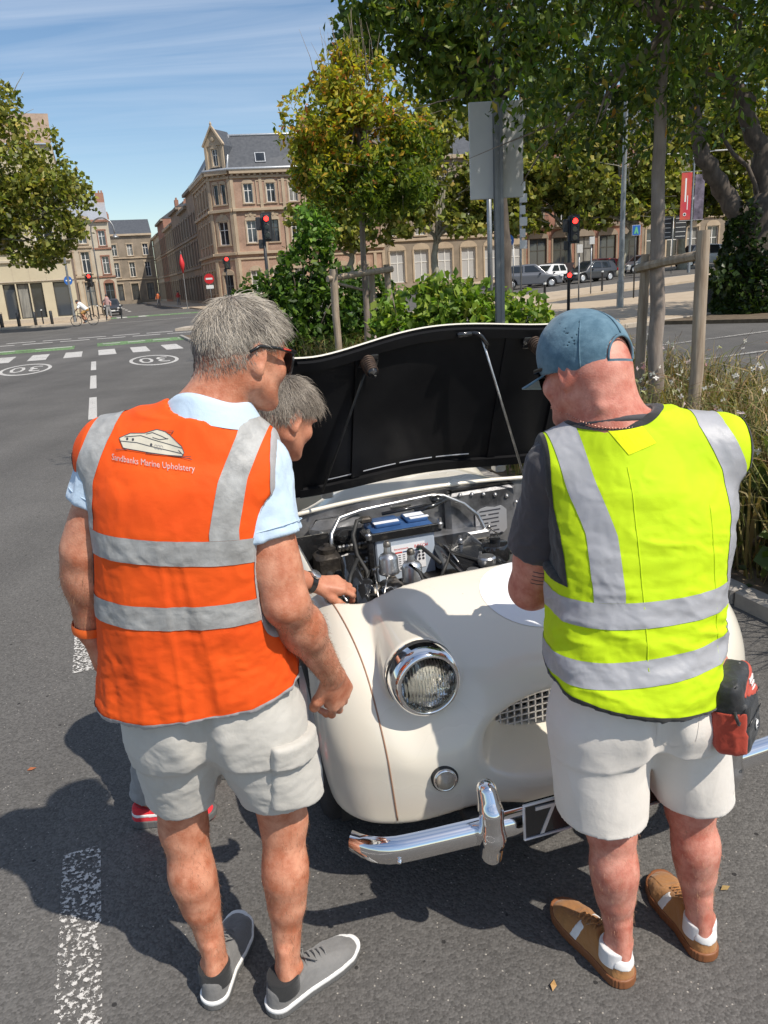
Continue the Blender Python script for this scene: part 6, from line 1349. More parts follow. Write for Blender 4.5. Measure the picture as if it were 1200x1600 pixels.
# ------------------------------------------------------------------ buildings
def brickmat(name, c1, c2, mortar, scale=1.0):
    def ex(nt, b, src):
        N = nt.nodes.new; L = nt.links.new; g = N('ShaderNodeNewGeometry'); sp = N('ShaderNodeSeparateXYZ'); L(g.outputs['Position'], sp.inputs[0])
        ad = N('ShaderNodeMath'); ad.operation = 'ADD'; L(sp.outputs[0], ad.inputs[0]); L(sp.outputs[1], ad.inputs[1]); cb = N('ShaderNodeCombineXYZ'); L(ad.outputs[0], cb.inputs[0]); L(sp.outputs[2], cb.inputs[1])
        br = N('ShaderNodeTexBrick'); br.inputs['Scale'].default_value = 4.4*scale; br.inputs['Color1'].default_value = (*c1, 1); br.inputs['Color2'].default_value = (*c2, 1); br.inputs['Mortar'].default_value = (*mortar, 1); br.inputs['Mortar Size'].default_value = .018; L(cb.outputs[0], br.inputs[0])
        n = N('ShaderNodeTexNoise'); n.inputs['Scale'].default_value = .9; n.inputs['Detail'].default_value = 6; L(g.outputs['Position'], n.inputs[0]); mr = N('ShaderNodeMapRange'); mr.inputs[1].default_value = .3; mr.inputs[2].default_value = .7; mr.inputs[3].default_value = .72; mr.inputs[4].default_value = 1.12; L(n.outputs[0], mr.inputs[0])
        mu = N('ShaderNodeMix'); mu.data_type = 'RGBA'; mu.blend_type = 'MULTIPLY'; mu.inputs[0].default_value = 1; L(br.outputs[0], mu.inputs[6]); L(mr.outputs[0], mu.inputs[7]); L(mu.outputs[2], b.inputs['Base Color'])
    return mat(name, c1, .85, extra=ex)
M_brick = brickmat('pink_brick', (.40, .235, .165), (.46, .29, .21), (.44, .36, .28)); M_brick2 = brickmat('red_brick', (.30, .12, .08), (.36, .16, .10), (.35, .28, .22)); M_brick3 = brickmat('brown_brick', (.27, .18, .13), (.33, .23, .16), (.33, .28, .22))
def stone(name, a, b): return mat(name, a, .85, col2=b, nscale=.8, detail=8, bump=.25, bscale=14)
M_stone = stone('limestone', (.50, .40, .285), (.40, .31, .22)); M_stone2 = stone('grey_limestone', (.31, .25, .19), (.22, .18, .135)); M_stone3 = stone('pale_render', (.56, .49, .385), (.46, .40, .31)); M_stone4 = stone('dark_stone', (.25, .20, .16), (.19, .155, .125))
M_slate = mat('slate_roof', (.055, .060, .070), .5, col2=(.085, .09, .10), nscale=3, bump=.3, bscale=30); M_zinc = mat('zinc_flashing', (.42, .44, .46), .4, .5, col2=(.5, .51, .53), nscale=4)
M_whitef = mat('white_joinery', (.74, .73, .70), .5); M_pane = mat('window_pane', (.018, .022, .027), .06, spec=.6, col2=(.045, .05, .056), nscale=.7); M_beige = stone('beige_cladding', (.55, .48, .345), (.50, .435, .31)); M_darkf = mat('dark_joinery', (.06, .055, .05), .5); M_iron = mat('wrought_iron', (.02, .02, .022), .5); M_door = mat('painted_door', (.10, .13, .15), .5); M_shut = mat('roller_shutter', (.42, .42, .42), .6)
M_curt = mat('net_curtain', (.30, .29, .26), .7, col2=(.12, .12, .115), nscale=2.2, stretch=(3, 3, .3)); M_pane2 = mat('pane_with_sky', (.05, .06, .075), .04, spec=.8); PANES = [M_pane, M_pane2, M_pane, M_curt, M_pane2]
class Facade:
    """a wall in a vertical plane with real window openings"""
    def __init__(s, o, e, W, H, root, wall, depth=.22):
        s.o = Vector(o); s.e = Vector((e[0], e[1], 0)).normalized(); s.n = Vector((s.e.y, -s.e.x, 0)); s.W, s.H, s.root, s.wall, s.depth = W, H, root, wall, depth; s.op = []
    def P(s, x, z, d=0): return s.o+s.e*x+Vector((0, 0, z))+s.n*d
    def ax(s): return (s.e, s.n, Vector((0, 0, 1)))
    def box(s, b, x0, x1, z0, z1, d0, d1, bev=0): b.box(s.P((x0+x1)/2, (z0+z1)/2, (d0+d1)/2), (x1-x0, abs(d1-d0), z1-z0), ax=s.ax(), bev=bev); return b
    def window(s, cx, z0, w, h, frame=None, pane=None, trim=None, bars=(1, .62), arch=False, name='window', sill=True, tw=.17):
        s.op.append((cx-w/2, cx+w/2, z0, z0+h)); fm = frame or M_whitef; t = .075 if w > .7 else .06; b = MB(); x0, x1, z1 = cx-w/2, cx+w/2, z0+h; d0, d1 = -s.depth+.02, -s.depth+.09
        s.box(b, x0, x0+t, z0, z1, d0, d1); s.box(b, x1-t, x1, z0, z1, d0, d1); s.box(b, x0+t, x1-t, z0, z0+t, d0, d1); s.box(b, x0+t, x1-t, z1-t, z1, d0, d1)
        if bars:
            if bars[0]: s.box(b, cx-t*.6, cx+t*.6, z0+t, z1-t, d0, d1-.01)
            if bars[1]: s.box(b, x0+t, x1-t, z0+h*bars[1], z0+h*bars[1]+t, d0, d1-.015)
        f = obj(name, b.me(), fm, s.root); g = MB(); s.box(g, x0+.01, x1-.01, z0+.01, z1-.01, d0-.03, d0+.02); obj('pane', g.me(), pane or PANES[len(s.op) % 5 if s.W > 4 else 0], f)
        if trim:
            k = MB(); s.box(k, x0-tw, x0-.002, z0, z1, .002, .07); s.box(k, x1+.002, x1+tw, z0, z1, .002, .07)
            if arch:
                r = w/2+tw; n = 8; rise = .30*w; pts = [(cx+r*math.cos(math.pi*i/n), z1+.002+rise*math.sin(math.pi*i/n)*1.0+tw*math.sin(math.pi*i/n)) for i in range(n+1)]; k.prism(pts, s.o, s.e, (0, 0, 1), s.n, .002, .09)
            else: s.box(k, x0-tw-.05, x1+tw+.05, z1+.002, z1+tw*1.2, .002, .10)
            if sill: s.box(k, x0-tw-.03, x1+tw+.03, z0-.14, z0-.002, .002, .13)
            obj('window_surround', k.me(), trim, f)
        return f
    def build(s, name='wall'):
        xs = sorted(set([0, s.W]+[v for o in s.op for v in o[:2]])); zs = sorted(set([-.6, s.H]+[v for o in s.op for v in o[2:]])); b = MB()
        for x0, x1 in zip(xs, xs[1:]):
            z_start = None
            for z0, z1 in zip(zs, zs[1:]):
                cx, cz = (x0+x1)/2, (z0+z1)/2
                if any(o[0] < cx < o[1] and o[2] < cz < o[3] for o in s.op): continue
                b.add([s.P(x0, z0), s.P(x1, z0), s.P(x1, z1), s.P(x0, z1)], [(0, 1, 2, 3)])
        for x0, x1, z0, z1 in s.op:
            for p, q in (((x0, z0), (x0, z1)), ((x0, z1), (x1, z1)), ((x1, z1), (x1, z0)), ((x1, z0), (x0, z0))): b.add([s.P(*p), s.P(*q), s.P(*q, -s.depth), s.P(*p, -s.depth)], [(0, 1, 2, 3)])
            b.add([s.P(x0, z0, -s.depth-.03), s.P(x1, z0, -s.depth-.03), s.P(x1, z1, -s.depth-.03), s.P(x0, z1, -s.depth-.03)], [(0, 1, 2, 3)])
        return obj(name, b.me(), s.wall, s.root)
    def band(s, z0, z1, d, m, x0=0, x1=None, name='cornice'):
        b = MB(); s.box(b, x0, s.W if x1 is None else x1, z0, z1, .003, d, .02); return obj(name, b.me(), m, s.root)
def corner_house():
    A = Vector((-15.1, 80.3, .05)); e0 = Vector((-DS[0], -DS[1])).normalized()   # canyon side runs towards the junction
    R0 = thing('corner_house', 'tall brick and stone corner house with slate roof and gabled dormer', 'building', A)
    f = Vector((.985, .17)); ch = Vector((.86, -.51)).normalized(); ch = (e0+f*1.25).normalized()
    H = 14.4; L1 = 13.0; p0 = Vector((A.x, A.y))-e0*L1; p1 = Vector((A.x, A.y)); p2 = p1+ch*3.0; p3 = p2+f*17
    F1 = Facade((*p0, A.z), e0, L1, H, R0, M_brick); F2 = Facade((*p1, A.z), ch, 3.0, H, R0, M_brick); F3 = Facade((*p2, A.z), f, 17, H, R0, M_brick)
    for x in (2, 4.4, 6.8, 9.2, 11.6):
        F1.window(x, 7.0, 1.0, 2.3, trim=M_stone, arch=True); F1.window(x, 11.0, .9, 2.0, trim=M_stone, arch=True); F1.window(x, 1.4, 1.0, 2.6, trim=M_stone, frame=M_darkf)
    F2.window(1.5, 6.7, 1.3, 2.5, trim=M_stone, arch=True, tw=.28); F2.window(1.0, 11.0, .62, 2.1, trim=M_stone, arch=True, tw=.14, bars=(0, 0)); F2.window(2.0, 11.0, .62, 2.1, trim=M_stone, arch=True, tw=.14, bars=(0, 0)); F2.window(1.5, .15, 1.25, 3.3, trim=M_stone, arch=True, tw=.24, frame=M_door, name='door', sill=False)
    for i, x in enumerate((1.9, 4.4, 6.9, 9.4, 11.9, 14.4)):
        F3.window(x, 6.8, 1.05, 2.35, trim=M_stone, arch=True, frame=M_whitef if i != 1 else M_darkf); F3.window(x, 11.0, .95, 2.0, trim=M_stone, arch=True); F3.window(x, 1.2, 1.15, 2.6, trim=M_stone, arch=True)
    for Fx in (F1, F2, F3):
        Fx.build(); Fx.band(0, .7, .10, M_stone, name='plinth'); Fx.band(5.55, 5.85, .28, M_stone); Fx.band(5.0, 5.2, .12, M_stone); Fx.band(10.15, 10.45, .30, M_stone); Fx.band(13.55, 13.8, .20, M_stone); Fx.band(14.0, 14.4, .50, M_stone)
        n = int(Fx.W/.62)
        b = MB()
        for i in range(n): Fx.box(b, .15+i*Fx.W/n, .40+i*Fx.W/n, 13.8, 14.0, .01, .34)
        q = obj('corbel', b.me(), M_stone, R0); q['kind'] = 'stuff'
        b = MB(); b2 = MB()
        for x in ((.0, Fx.W-.34) if Fx.W < 5 else (.0, Fx.W-.34)+tuple(np.arange(3.15, Fx.W-1, 2.5))):
            Fx.box(b, x, x+.34, .7, 5.0, .004, .13); Fx.box(b, x, x+.34, 5.85, 10.15, .004, .13); Fx.box(b, x, x+.34, 10.45, 13.55, .004, .13)
        q = obj('pilaster', b.me(), M_stone, R0); q['kind'] = 'stuff'
        for x in ([] if Fx is F2 else np.arange(3.15, Fx.W-1, 2.5)):       # carved panels between the upper windows
            b = MB(); Fx.box(b, x-.30, x+.64, 10.9, 13.2, .004, .05); q = obj('carved_panel', b.me(), M_brick, R0); b = MB(); Fx.box(b, x-.38, x-.28, 10.8, 13.3, .006, .10); Fx.box(b, x+.62, x+.72, 10.8, 13.3, .006, .10); Fx.box(b, x-.28, x+.62, 13.2, 13.3, .006, .10); Fx.box(b, x-.28, x+.62, 10.8, 10.9, .006, .10); Fx.box(b, x-.02, x+.36, 11.6, 12.5, .05, .10); obj('carved_panel', b.me(), M_stone, R0)
        for wx in [o for o in Fx.op if 6 < o[2] < 8]:
            b = MB(); cx = (wx[0]+wx[1])/2; b.lathe([(.0, 0), (.34, 0), (.30, .10), (.18, .06), (.14, .14), (0, .14)], Fx.P(cx, 9.75, .004), Fx.n, 14); Fx.box(b, cx-.62, cx+.62, 9.62, 9.86, .004, .07); obj('medallion', b.me(), M_stone, R0)
    for (x, z) in ((1.2, .7), (2.8, .7)): pass
    # roof: steep slate slopes with a flat top, zinc hips and skylights
    off = .45; q = [p0-f*.0, p1+(-f+ch)*.25*0, p2, p3]; n1, n2, n3 = F1.n, F2.n, F3.n
    base = [p0+Vector(n1[:2])*off, p1+Vector((n1+n2)[:2])*off*.55, p2+Vector((n2+n3)[:2])*off*.55, p3+Vector(n3[:2])*off]
    ins = 2.3; top = [p0-Vector(n1[:2])*ins, p1-Vector(n1[:2])*ins*.75-Vector(n3[:2])*ins*.75, p2-Vector(n2[:2])*ins*.3-Vector(n3[:2])*ins*.95, p3-Vector(n3[:2])*ins]
    b = MB(); zb, zt = A.z+14.42, A.z+18.3; V = [(*x, zb) for x in base]+[(*x, zt) for x in top]; b.add(V, [(i, i+1, 5+i, 4+i) for i in range(3)]); inner = p3+(p0-p1); b.add([(*top[0], zt), (*top[1], zt), (*top[2], zt), (*top[3], zt), (*(top[3]+(top[0]-top[1])), zt+.3)], [(0, 1, 2, 3, 4)]); rf = obj('roof', b.me(), M_slate, R0)
    b = MB()
    for i in (1, 2): b.tube([(*base[i], zb+.02), (*top[i], zt+.04)], .13, 6)
    b.tube([(*x, zt+.05) for x in top], .14, 6); b.tube([(*x, zb+.06) for x in base], .17, 6); obj('flashing', b.me(True), M_zinc, rf)
    sl = Vector((*(top[3]-base[3]), zt-zb)).normalized(); fe = Vector((*f, 0)); nn = fe.cross(sl); nn = nn if nn.y < 0 else -nn
    for x in (3.6, 8.4, 13): c = Vector((*p2, zb))+fe*x+Vector((*(Vector(n3[:2])*off), 0))+sl*1.5; b = MB(); b.box(c+nn*.06, (1.15, 1.3, .12), ax=(fe, sl, nn)); k = obj('skylight', b.me(), M_zinc, rf); b = MB(); b.box(c+nn*.13, (.95, 1.1, .04), ax=(fe, sl, nn)); obj('pane', b.me(), M_pane, k)
    # gabled stone dormer over the chamfer
    D = Facade(F2.P(.45, 14.42, .12), F2.e, 2.1, 2.6, R0, M_stone, .2); D.window(1.05, .55, .72, 1.75, trim=M_stone, arch=True, tw=.16); D.build('dormer_wall')
    b = MB(); b.prism([(-.2, 2.6), (2.3, 2.6), (2.3, 2.78), (1.05, 4.55), (-.2, 2.78)], D.o, D.e, (0, 0, 1), D.n, -.22, .10); b.prism([(-.38, 2.66), (-.24, 2.52), (1.05, 4.40), (2.34, 2.52), (2.48, 2.66), (1.05, 4.72)], D.o, D.e, (0, 0, 1), D.n, .08, .30); b.lathe([(.0, 0), (.26, 0), (.22, .12), (0, .14)], D.P(1.05, 3.25, .10), D.n, 12); D.box(b, -.2, .12, 0, 2.6, .0, .16); D.box(b, 1.98, 2.3, 0, 2.6, .0, .16); b.lathe([(.1, 0), (.14, .2), (.05, .35), (0, .5)], D.P(1.05, 4.6, .2), (0, 0, 1), 8); obj('dormer_gable', b.me(), M_stone, R0)
    b = MB(); o = D.o-D.n*.22; b.prism([(-.1, 0), (2.2, 0), (2.2, 2.6), (1.05, 4.35), (-.1, 2.6)], o, D.e, (0, 0, 1), -D.n, 0, 2.6); obj('dormer_roof', b.me(), M_slate, R0)
    c = F3.P(9.0, 18.3, -2.6); b = MB(); b.box(c+Vector((0, 0, .7)), (1.6, .7, 2.2), ax=F3.ax()); b.box(c+Vector((0, 0, 1.85)), (1.75, .85, .15), ax=F3.ax()); obj('chimney', b.me(), M_brick2, R0)
    b = MB(); back = p3+(p0-p1); b.add([(*p0, A.z), (*p0, A.z+14.4), (*back, A.z+14.4), (*back, A.z)], [(0, 1, 2, 3)]); b.add([(*p3, A.z), (*p3, A.z+14.4), (*back, A.z+14.4), (*back, A.z)], [(0, 1, 2, 3)]); obj('rear_wall', b.me(), M_brick3, R0)
    # traffic-side lantern bracket at the door
    R0.scale = (.86, .86, .86); a2 = Vector(A[:2]); return a2+(p0-a2)*.86, e0, a2+(p3-a2)*.86, f
HP0, HE0, HP3, HF = corner_house()
def simple_house(name, label, o, e, W, H, wall, trim, rows, cols, ww=1.0, roof=None, rise=2.5, depth=9, arch=False, balcony=None, ground=None, pane=None, frame=None, chimney=0, band=True, group=None):
    R0 = thing(name, label, 'building', o, group); F = Facade(o, e, W, H, R0, wall)
    gap = W/cols
    for r, (z, h) in enumerate(rows):
        for c in range(cols):
            x = gap*(c+.5)
            if ground and r == 0: F.window(x, z, ground[0], h, trim=trim, arch=ground[1], frame=ground[2], pane=ground[3] if len(ground) > 3 else None, sill=False, bars=ground[4] if len(ground) > 4 else (1, .6))
            else: F.window(x, z, ww, h, trim=trim, arch=arch, frame=frame, pane=pane)
    F.build()
    if band:
        for (z, h) in rows[1:]: F.band(z-.55, z-.30, .16, trim)
    F.band(H-.35, H, .38, trim)
    if balcony:
        for bz, cs in balcony:
            for c in cs:
                x = gap*(c+.5); b = MB(); F.box(b, x-.85, x+.85, bz-.16, bz, .005, .75); k = obj('balcony', b.me(), trim, R0); b = MB(); F.box(b, x-.83, x+.83, bz+.92, bz+.98, .68, .73)
                for i in range(9): F.box(b, x-.82+i*.20, x-.79+i*.20, bz+.003, bz+.92, .69, .72)
                obj('railing', b.me(), M_iron, k)
    b = MB(); n = -F.n
    if roof:
        P = [F.P(-.05, H+.002, .3), F.P(W+.05, H+.002, .3), F.P(W+.05, H+rise, -depth*.42), F.P(-.05, H+rise, -depth*.42), F.P(W+.05, H+.002, -depth), F.P(-.05, H+.002, -depth)]
        b.add(P, [(0, 1, 2, 3), (3, 2, 4, 5), (0, 3, 5), (1, 4, 2)]); rf = obj('roof', b.me(), roof, R0)
        for k in range(chimney): c = F.P(W*(.12+.76*k/max(1, chimney-1)) if chimney > 1 else W*.1, H+rise*.9, -depth*.40); m = MB(); m.box(c+Vector((0, 0, .5)), (1.3, .6, 1.8), ax=F.ax()); m.box(c+Vector((0, 0, 1.5)), (.25, .25, .5), ax=F.ax()); m.box(c+F.e*.4+Vector((0, 0, 1.5)), (.25, .25, .5), ax=F.ax()); obj('chimney', m.me(), M_brick2, rf)
    b = MB(); q = [F.P(0, -.6), F.P(0, -.6, -depth), F.P(W, -.6, -depth), F.P(W, -.6)]; t = [F.P(0, H), F.P(0, H, -depth), F.P(W, H, -depth), F.P(W, H)]
    b.add(q+t, [(0, 1, 5, 4), (1, 2, 6, 5), (2, 3, 7, 6), (4, 5, 6, 7)]); obj('side_wall', b.me(), wall, R0); return F
def town():
    # the shaded right-hand side of the street, receding behind the corner house
    p = HP0.copy(); e = HE0; spec = [
        (8.0, 12.6, M_brick3, M_stone4, 3, 'narrow brown brick house with white upper shutters beside the corner house', M_slate, 2.0, M_whitef),
        (9.0, 11.4, M_stone4, M_stone2, 3, 'dark stone house with a zinc roof halfway down the shaded street', M_zinc, 2.6, M_darkf),
        (11.0, 12.2, M_brick3, M_stone4, 4, 'plain brown brick house with a grey roof terrace further down the shaded street', M_slate, 1.2, M_darkf),
        (13.0, 11.0, M_stone2, M_stone, 4, 'grey stone house with brick chimneys far down the shaded street', M_zinc, 3.0, M_whitef),
        (12.0, 12.8, M_brick2, M_stone2, 4, 'tall red brick house near the far end of the shaded street', M_slate, 2.6, M_whitef),
        (15.0, 11.4, M_stone3, M_stone, 5, 'pale house with a zinc roof just before the bend of the street', M_zinc, 3.0, M_whitef),
        (16.0, 10.5, M_stone4, M_stone, 5, 'low dark terrace house at the far end of the shaded street', M_slate, 2.0, M_darkf)]
    for W_, H_, wl, tr, nc, lb, rf, rs, fr in spec[:6]:
        p = p-e*W_
        simple_house('town_house', lb, (*p, .05), e, W_, H_, wl, tr, [(.5, 2.7), (4.6, 2.4), (8.0, 2.0)], nc, .95, rf, rs, 9, ground=(1.3, False, M_darkf), chimney=1 if rs != 1.2 else 2, frame=fr, group=None)
    # buildings that close the view where the street bends left
    simple_house('town_house', 'pale stone house projecting on the left where the street bends', (*ST(110, -5.4)[:2], .05), DT, 6.0, 11.4, M_stone3, M_stone, [(.6, 2.9), (4.6, 2.6), (8.2, 2.0)], 3, 1.0, M_zinc, 2.6, 12, ground=(1.2, False, M_door), chimney=1)
    simple_house('town_house', 'ochre house with red brick window trims at the bend of the street', (*ST(134, -1.2)[:2], .05), DT, 4.8, 13.0, M_stone3, M_brick2, [(.6, 3.0), (5.0, 2.6), (9.2, 2.2)], 2, 1.0, M_zinc, 3.2, 10, ground=(1.3, True, M_door), chimney=2)
    simple_house('town_house', 'narrow grey house closing the right side of the bend', (*ST(158, 3.2)[:2], .05), DT, 8.4, 12.4, M_stone2, M_stone, [(.6, 3.0), (4.8, 2.6), (8.6, 2.0)], 3, .95, M_slate, 2.8, 10, ground=(1.3, False, M_darkf), chimney=1)
    simple_house('town_house', 'house with a long brown roof seen above the others at the bend', (*ST(172, -13)[:2], .05), DT, 18, 12.8, M_brick2, M_stone, [(5.0, 2.8), (9.0, 2.2)], 6, 1.1, mat('brown_tile_roof', (.17, .11, .08), .8), 3.6, 10)
    # left side of the street behind the shop
    q = ST(66.8, -2.3); e2 = Vector(DS).normalized(); pp = Vector(q[:2])
    for W_, H_, wl, tr, lb, rf in ((9, 9.5, M_stone3, M_stone, 'white rendered house on the left of the street behind the shop', M_slate), (14, 8.5, M_brick2, M_stone, 'red brick gabled house on the left of the street', M_brick2), (13, 9.8, M_beige, M_stone3, 'tall cream gable on the left of the street under a blue sky', M_slate)):
        F = simple_house('town_house', lb, (*pp, .05), e2, W_, H_, wl, tr, [(.5, 2.6), (4.6, 2.3)], 3, 1.0, rf, 2.2, 8, ground=(1.4, False, M_darkf)); pp = pp+e2*W_
    # beige shop with wide windows
    o = ST(66.0, -34.7); R0 = thing('shop', 'beige clad corner shop with tall dark windows behind the parked bicycles', 'building', o); F = Facade((*o[:2], .1), DT, 33.4, 12.5, R0, M_beige, .3)
    for x in (33.4-1.0, 33.4-2.75, 33.4-3.7, 33.4-4.65, 33.4-7.5, 33.4-8.5, 33.4-9.5, 33.4-12, 33.4-13, 33.4-16, 33.4-20): F.window(x, .35, 1.15 if x > 32 else .86, 2.55, frame=M_darkf, bars=(0, 0), name='shop_window')
    for x in (33.4-1.6, 33.4-5, 33.4-9, 33.4-12.5, 33.4-17, 33.4-22): F.window(x, 5.2, 1.3, 2.3, trim=M_stone3, frame=M_whitef, arch=True); F.window(x, 9.8, 1.1, 1.8, trim=M_stone3, frame=M_whitef)
    F.build(); F.band(3.0, 3.08, .08, M_kpale); F.band(4.4, 4.6, .16, M_stone3); F.band(0, .3, .08, M_kpale, name='plinth')
    b = MB()
    for k in range(28): F.box(b, 1.15*k+.4, 1.15*k+.42, 3.1, 4.4, .003, .012)
    q2 = obj('cladding_joint', b.me(), M_kpale, R0); q2['kind'] = 'stuff'
    b = MB(); F.box(b, 0, 33.4, 5.8, 12.5, .004, .02); 
    b = MB(); b.add([F.P(33.4, -.6), F.P(33.4, -.6, -10), F.P(33.4, 12.5, -10), F.P(33.4, 12.5)], [(0, 1, 2, 3)]); b.add([F.P(0, 12.5, .3), F.P(33.4, 12.5, .3), F.P(33.4, 15.5, -5), F.P(0, 15.5, -5)], [(0, 1, 2, 3)]); obj('side_wall', b.me(), M_brick3, R0)
    # long stone terrace behind the plane trees
    p = HP3+HF*.02; k = 0
    for W_, H_, wl, tr, lb, g, bal in (
        (15, 12.5, M_stone2, M_stone, 'stone terrace house with arched ground floor next to the corner house', (1.5, True, M_whitef, M_shut), None),
        (13, 13.5, M_brick2, M_stone2, 'red brick and stone house with iron balconies behind the plane trees', (1.9, True, M_darkf), [(5.0, (0, 1, 3))]),
        (26, 13.0, M_stone2, M_stone, 'long limestone house with a row of arched windows behind the parked cars', (1.35, True, M_whitef), [(5.1, (1, 2, 5))]),
        (22, 13.5, M_stone4, M_stone2, 'dark stone house with a tall black doorway behind the red car', (1.4, False, M_darkf), [(5.1, (2, 3))]),
        (30, 12.5, M_stone2, M_stone, 'grey limestone house at the right end of the terrace', (1.35, False, M_whitef), None),
        (26, 13.5, M_brick3, M_stone, 'brown brick house beyond the thick ivy covered tree', (1.4, True, M_whitef), None)):
        s_, t_ = toST(p.x, p.y); z = gzt(t_)+.08; nc = max(4, int(W_/2.3)); simple_house('terrace_house', lb, (p.x, p.y, z), HF, W_-.02, H_, wl, tr, [(.7, 3.1), (5.2, 2.8), (9.2, 2.2)], nc, 1.05, M_slate, 4.0, 10, arch=(k % 2 == 0), balcony=bal, ground=g, chimney=2); p = p+HF*W_; k += 1
town()

# ------------------------------------------------------------------ trees, shrubs, grasses
def leafmat(name, rough=.5, trans=.35): return mat(name, (.1, .15, .04), rough, attr='Col', trans=trans, spec=.35)
M_leaf = leafmat('leaf'); M_leafy = leafmat('autumn_leaf', .5, .45); M_leafg = leafmat('glossy_leaf', .38, .3); M_grass = leafmat('grass_blade', .6, .25); M_petal = leafmat('petal', .6, .3)
def bark(name, a, b, sc=18, st=(1, 1, .25)): return mat(name, a, .9, col2=b, nscale=sc, detail=8, bump=.7, bscale=sc*1.6, stretch=st)
M_bark = bark('grey_bark', (.20, .155, .125), (.30, .25, .215)); M_barkd = bark('dark_bark', (.055, .043, .034), (.12, .095, .075), 9); M_barkp = bark('plane_bark', (.24, .215, .16), (.40, .37, .29), 4, (1, 1, .6)); M_barky = bark('young_bark', (.16, .12, .09), (.26, .21, .17), 24)
M_stake = bark('weathered_stake', (.27, .20, .14), (.42, .34, .26), 26, (1, 1, .12))
def leaf_mesh(P, size, cols, up=None, droop=0, r=None, aspect=.5, cup=.25, smooth=False):
    """folded leaf blades: 4 vertices, 2 triangles each"""
    r = r or rng; n = len(P); d = r.normal(size=(n, 3)); d[:, 2] -= droop; d /= np.linalg.norm(d, axis=1)[:, None]
    nn = r.normal(size=(n, 3)); nn[:, 2] += .9; s = np.cross(d, nn); s /= np.maximum(np.linalg.norm(s, axis=1), 1e-6)[:, None]; up_ = np.cross(s, d); L = (size*(.65+.7*r.random(n)))[:, None]
    V = np.stack([P-d*L*.5, P+s*L*aspect*.5-d*L*.05+up_*L*cup*.3, P+d*L*.5-up_*L*.08, P-s*L*aspect*.5-d*L*.05+up_*L*cup*.3], 1).reshape(-1, 3)
    b = np.arange(n)[:, None]*4; F = np.concatenate([b+np.array([[0, 1, 2]]), b+np.array([[0, 2, 3]])], 0); me = mesh(V, F); at = me.color_attributes.new('Col', 'FLOAT_COLOR', 'POINT'); c = np.ones((n*4, 4), np.float32); c[:, :3] = np.repeat(cols, 4, 0); at.data.foreach_set('color', c.ravel()); return me
def mixcol(n, cols, w, r, jit=.2):
    k = r.choice(len(cols), n, p=np.array(w)/sum(w)); c = np.array(cols)[k]; return np.clip(c*(1+jit*r.normal(size=(n, 1)))*(1+.06*r.normal(size=(n, 3))), .004, 1)
def crown_points(blobs, n, r, shell=.55, gap=.0, gscale=1.2, clump=None):
    """points through lumpy ellipsoids (c, radii), thinned by noise so that holes show"""
    vol = np.array([np.prod(b[1]) for b in blobs])**.8; k = r.choice(len(blobs), n, p=vol/vol.sum()); d = r.normal(size=(n, 3)); d /= np.linalg.norm(d, axis=1)[:, None]; rad = shell+(1-shell)*r.random(n)**.6
    lump = 1+.28*fbm(d*1.7+k[:, None]*7.3, 2)
    P = np.array([b[0] for b in blobs])[k]+d*(rad*lump)[:, None]*np.array([b[1] for b in blobs])[k]
    keep = fbm(P*gscale+3.1, 2) > gap
    return P[keep]
def limb(m, pts, r0, r1, n=7, wob=.06, r=rng):
    pts = [np.array(p, float) for p in pts]; out = []
    for a, b in zip(pts, pts[1:]):
        k = max(2, int(np.linalg.norm(b-a)/.25)); k = min(k, 8); out += [a+(b-a)*i/k for i in range(k)]
    out.append(pts[-1]); out = [p+(r.normal(size=3)*wob*(0 if i == 0 else 1)*np.array([1, 1, .3])) for i, p in enumerate(out)]; q = len(out); m.tube(out, [r0+(r1-r0)*i/(q-1) for i in range(q)], n)
def tree(name, label, base, trunk, r0, blobs, n, size, cols, w, m_leaf, m_bark, seed, shell=.5, gap=-.1, gscale=1.2, droop=.3, limbs=14, group=None, aspect=.55, top=None, limb_r=.35, extra=None, colfn=None, trunk_r1=None):
    r = np.random.default_rng(seed); root = thing(name, label, 'tree', base, group); m = MB(); tp = [np.array(p, float) for p in trunk]; limb(m, tp, r0, trunk_r1 or r0*.55, 10, r0*.09, r)
    m.tube([tp[0]-(0, 0, .2), tp[0]+(0, 0, r0*.4), tp[0]+(tp[1]-tp[0])*.12], [r0*1.5, r0*1.12, r0*1.0], 10); obj('trunk', m.me(True), m_bark, root)
    m = MB(); end = tp[-1]
    for i in range(limbs):
        b = blobs[i % len(blobs)]; d = r.normal(size=3); d /= np.linalg.norm(d); tgt = np.array(b[0])+d*np.array(b[1])*(.35+.5*r.random()); st = tp[-2]+(end-tp[-2])*(.45+.55*r.random()); mid = (st+tgt)/2+np.array([0, 0, .12*np.linalg.norm(tgt-st)]); limb(m, [st, mid, tgt], r0*limb_r, r0*.06, 6, r0*.3, r)
        for j in range(2):
            t2 = tgt+r.normal(size=3)*np.array(b[1])*.35; limb(m, [(mid+tgt)/2, t2], r0*limb_r*.4, r0*.03, 4, r0*.15, r)
    obj('limbs', m.me(True), m_bark, root)
    P = crown_points(blobs, n, r, shell, gap, gscale); c = mixcol(len(P), cols, w, r); 
    if colfn: c = colfn(P, c, r)
    obj('crown', leaf_mesh(P, np.full(len(P), size), c, droop=droop, r=r, aspect=aspect), m_leaf, root)
    if extra: extra(root, r)
    return root
G1 = [(.08, .135, .018), (.125, .185, .025), (.19, .235, .035), (.05, .085, .014)]
YEL = [(.50, .42, .045), (.34, .38, .05), (.55, .34, .05), (.55, .20, .05), (.085, .13, .018), (.05, .09, .014)]
OLV = [(.25, .26, .05), (.34, .33, .065), (.17, .19, .035), (.10, .12, .025), (.38, .31, .075)]
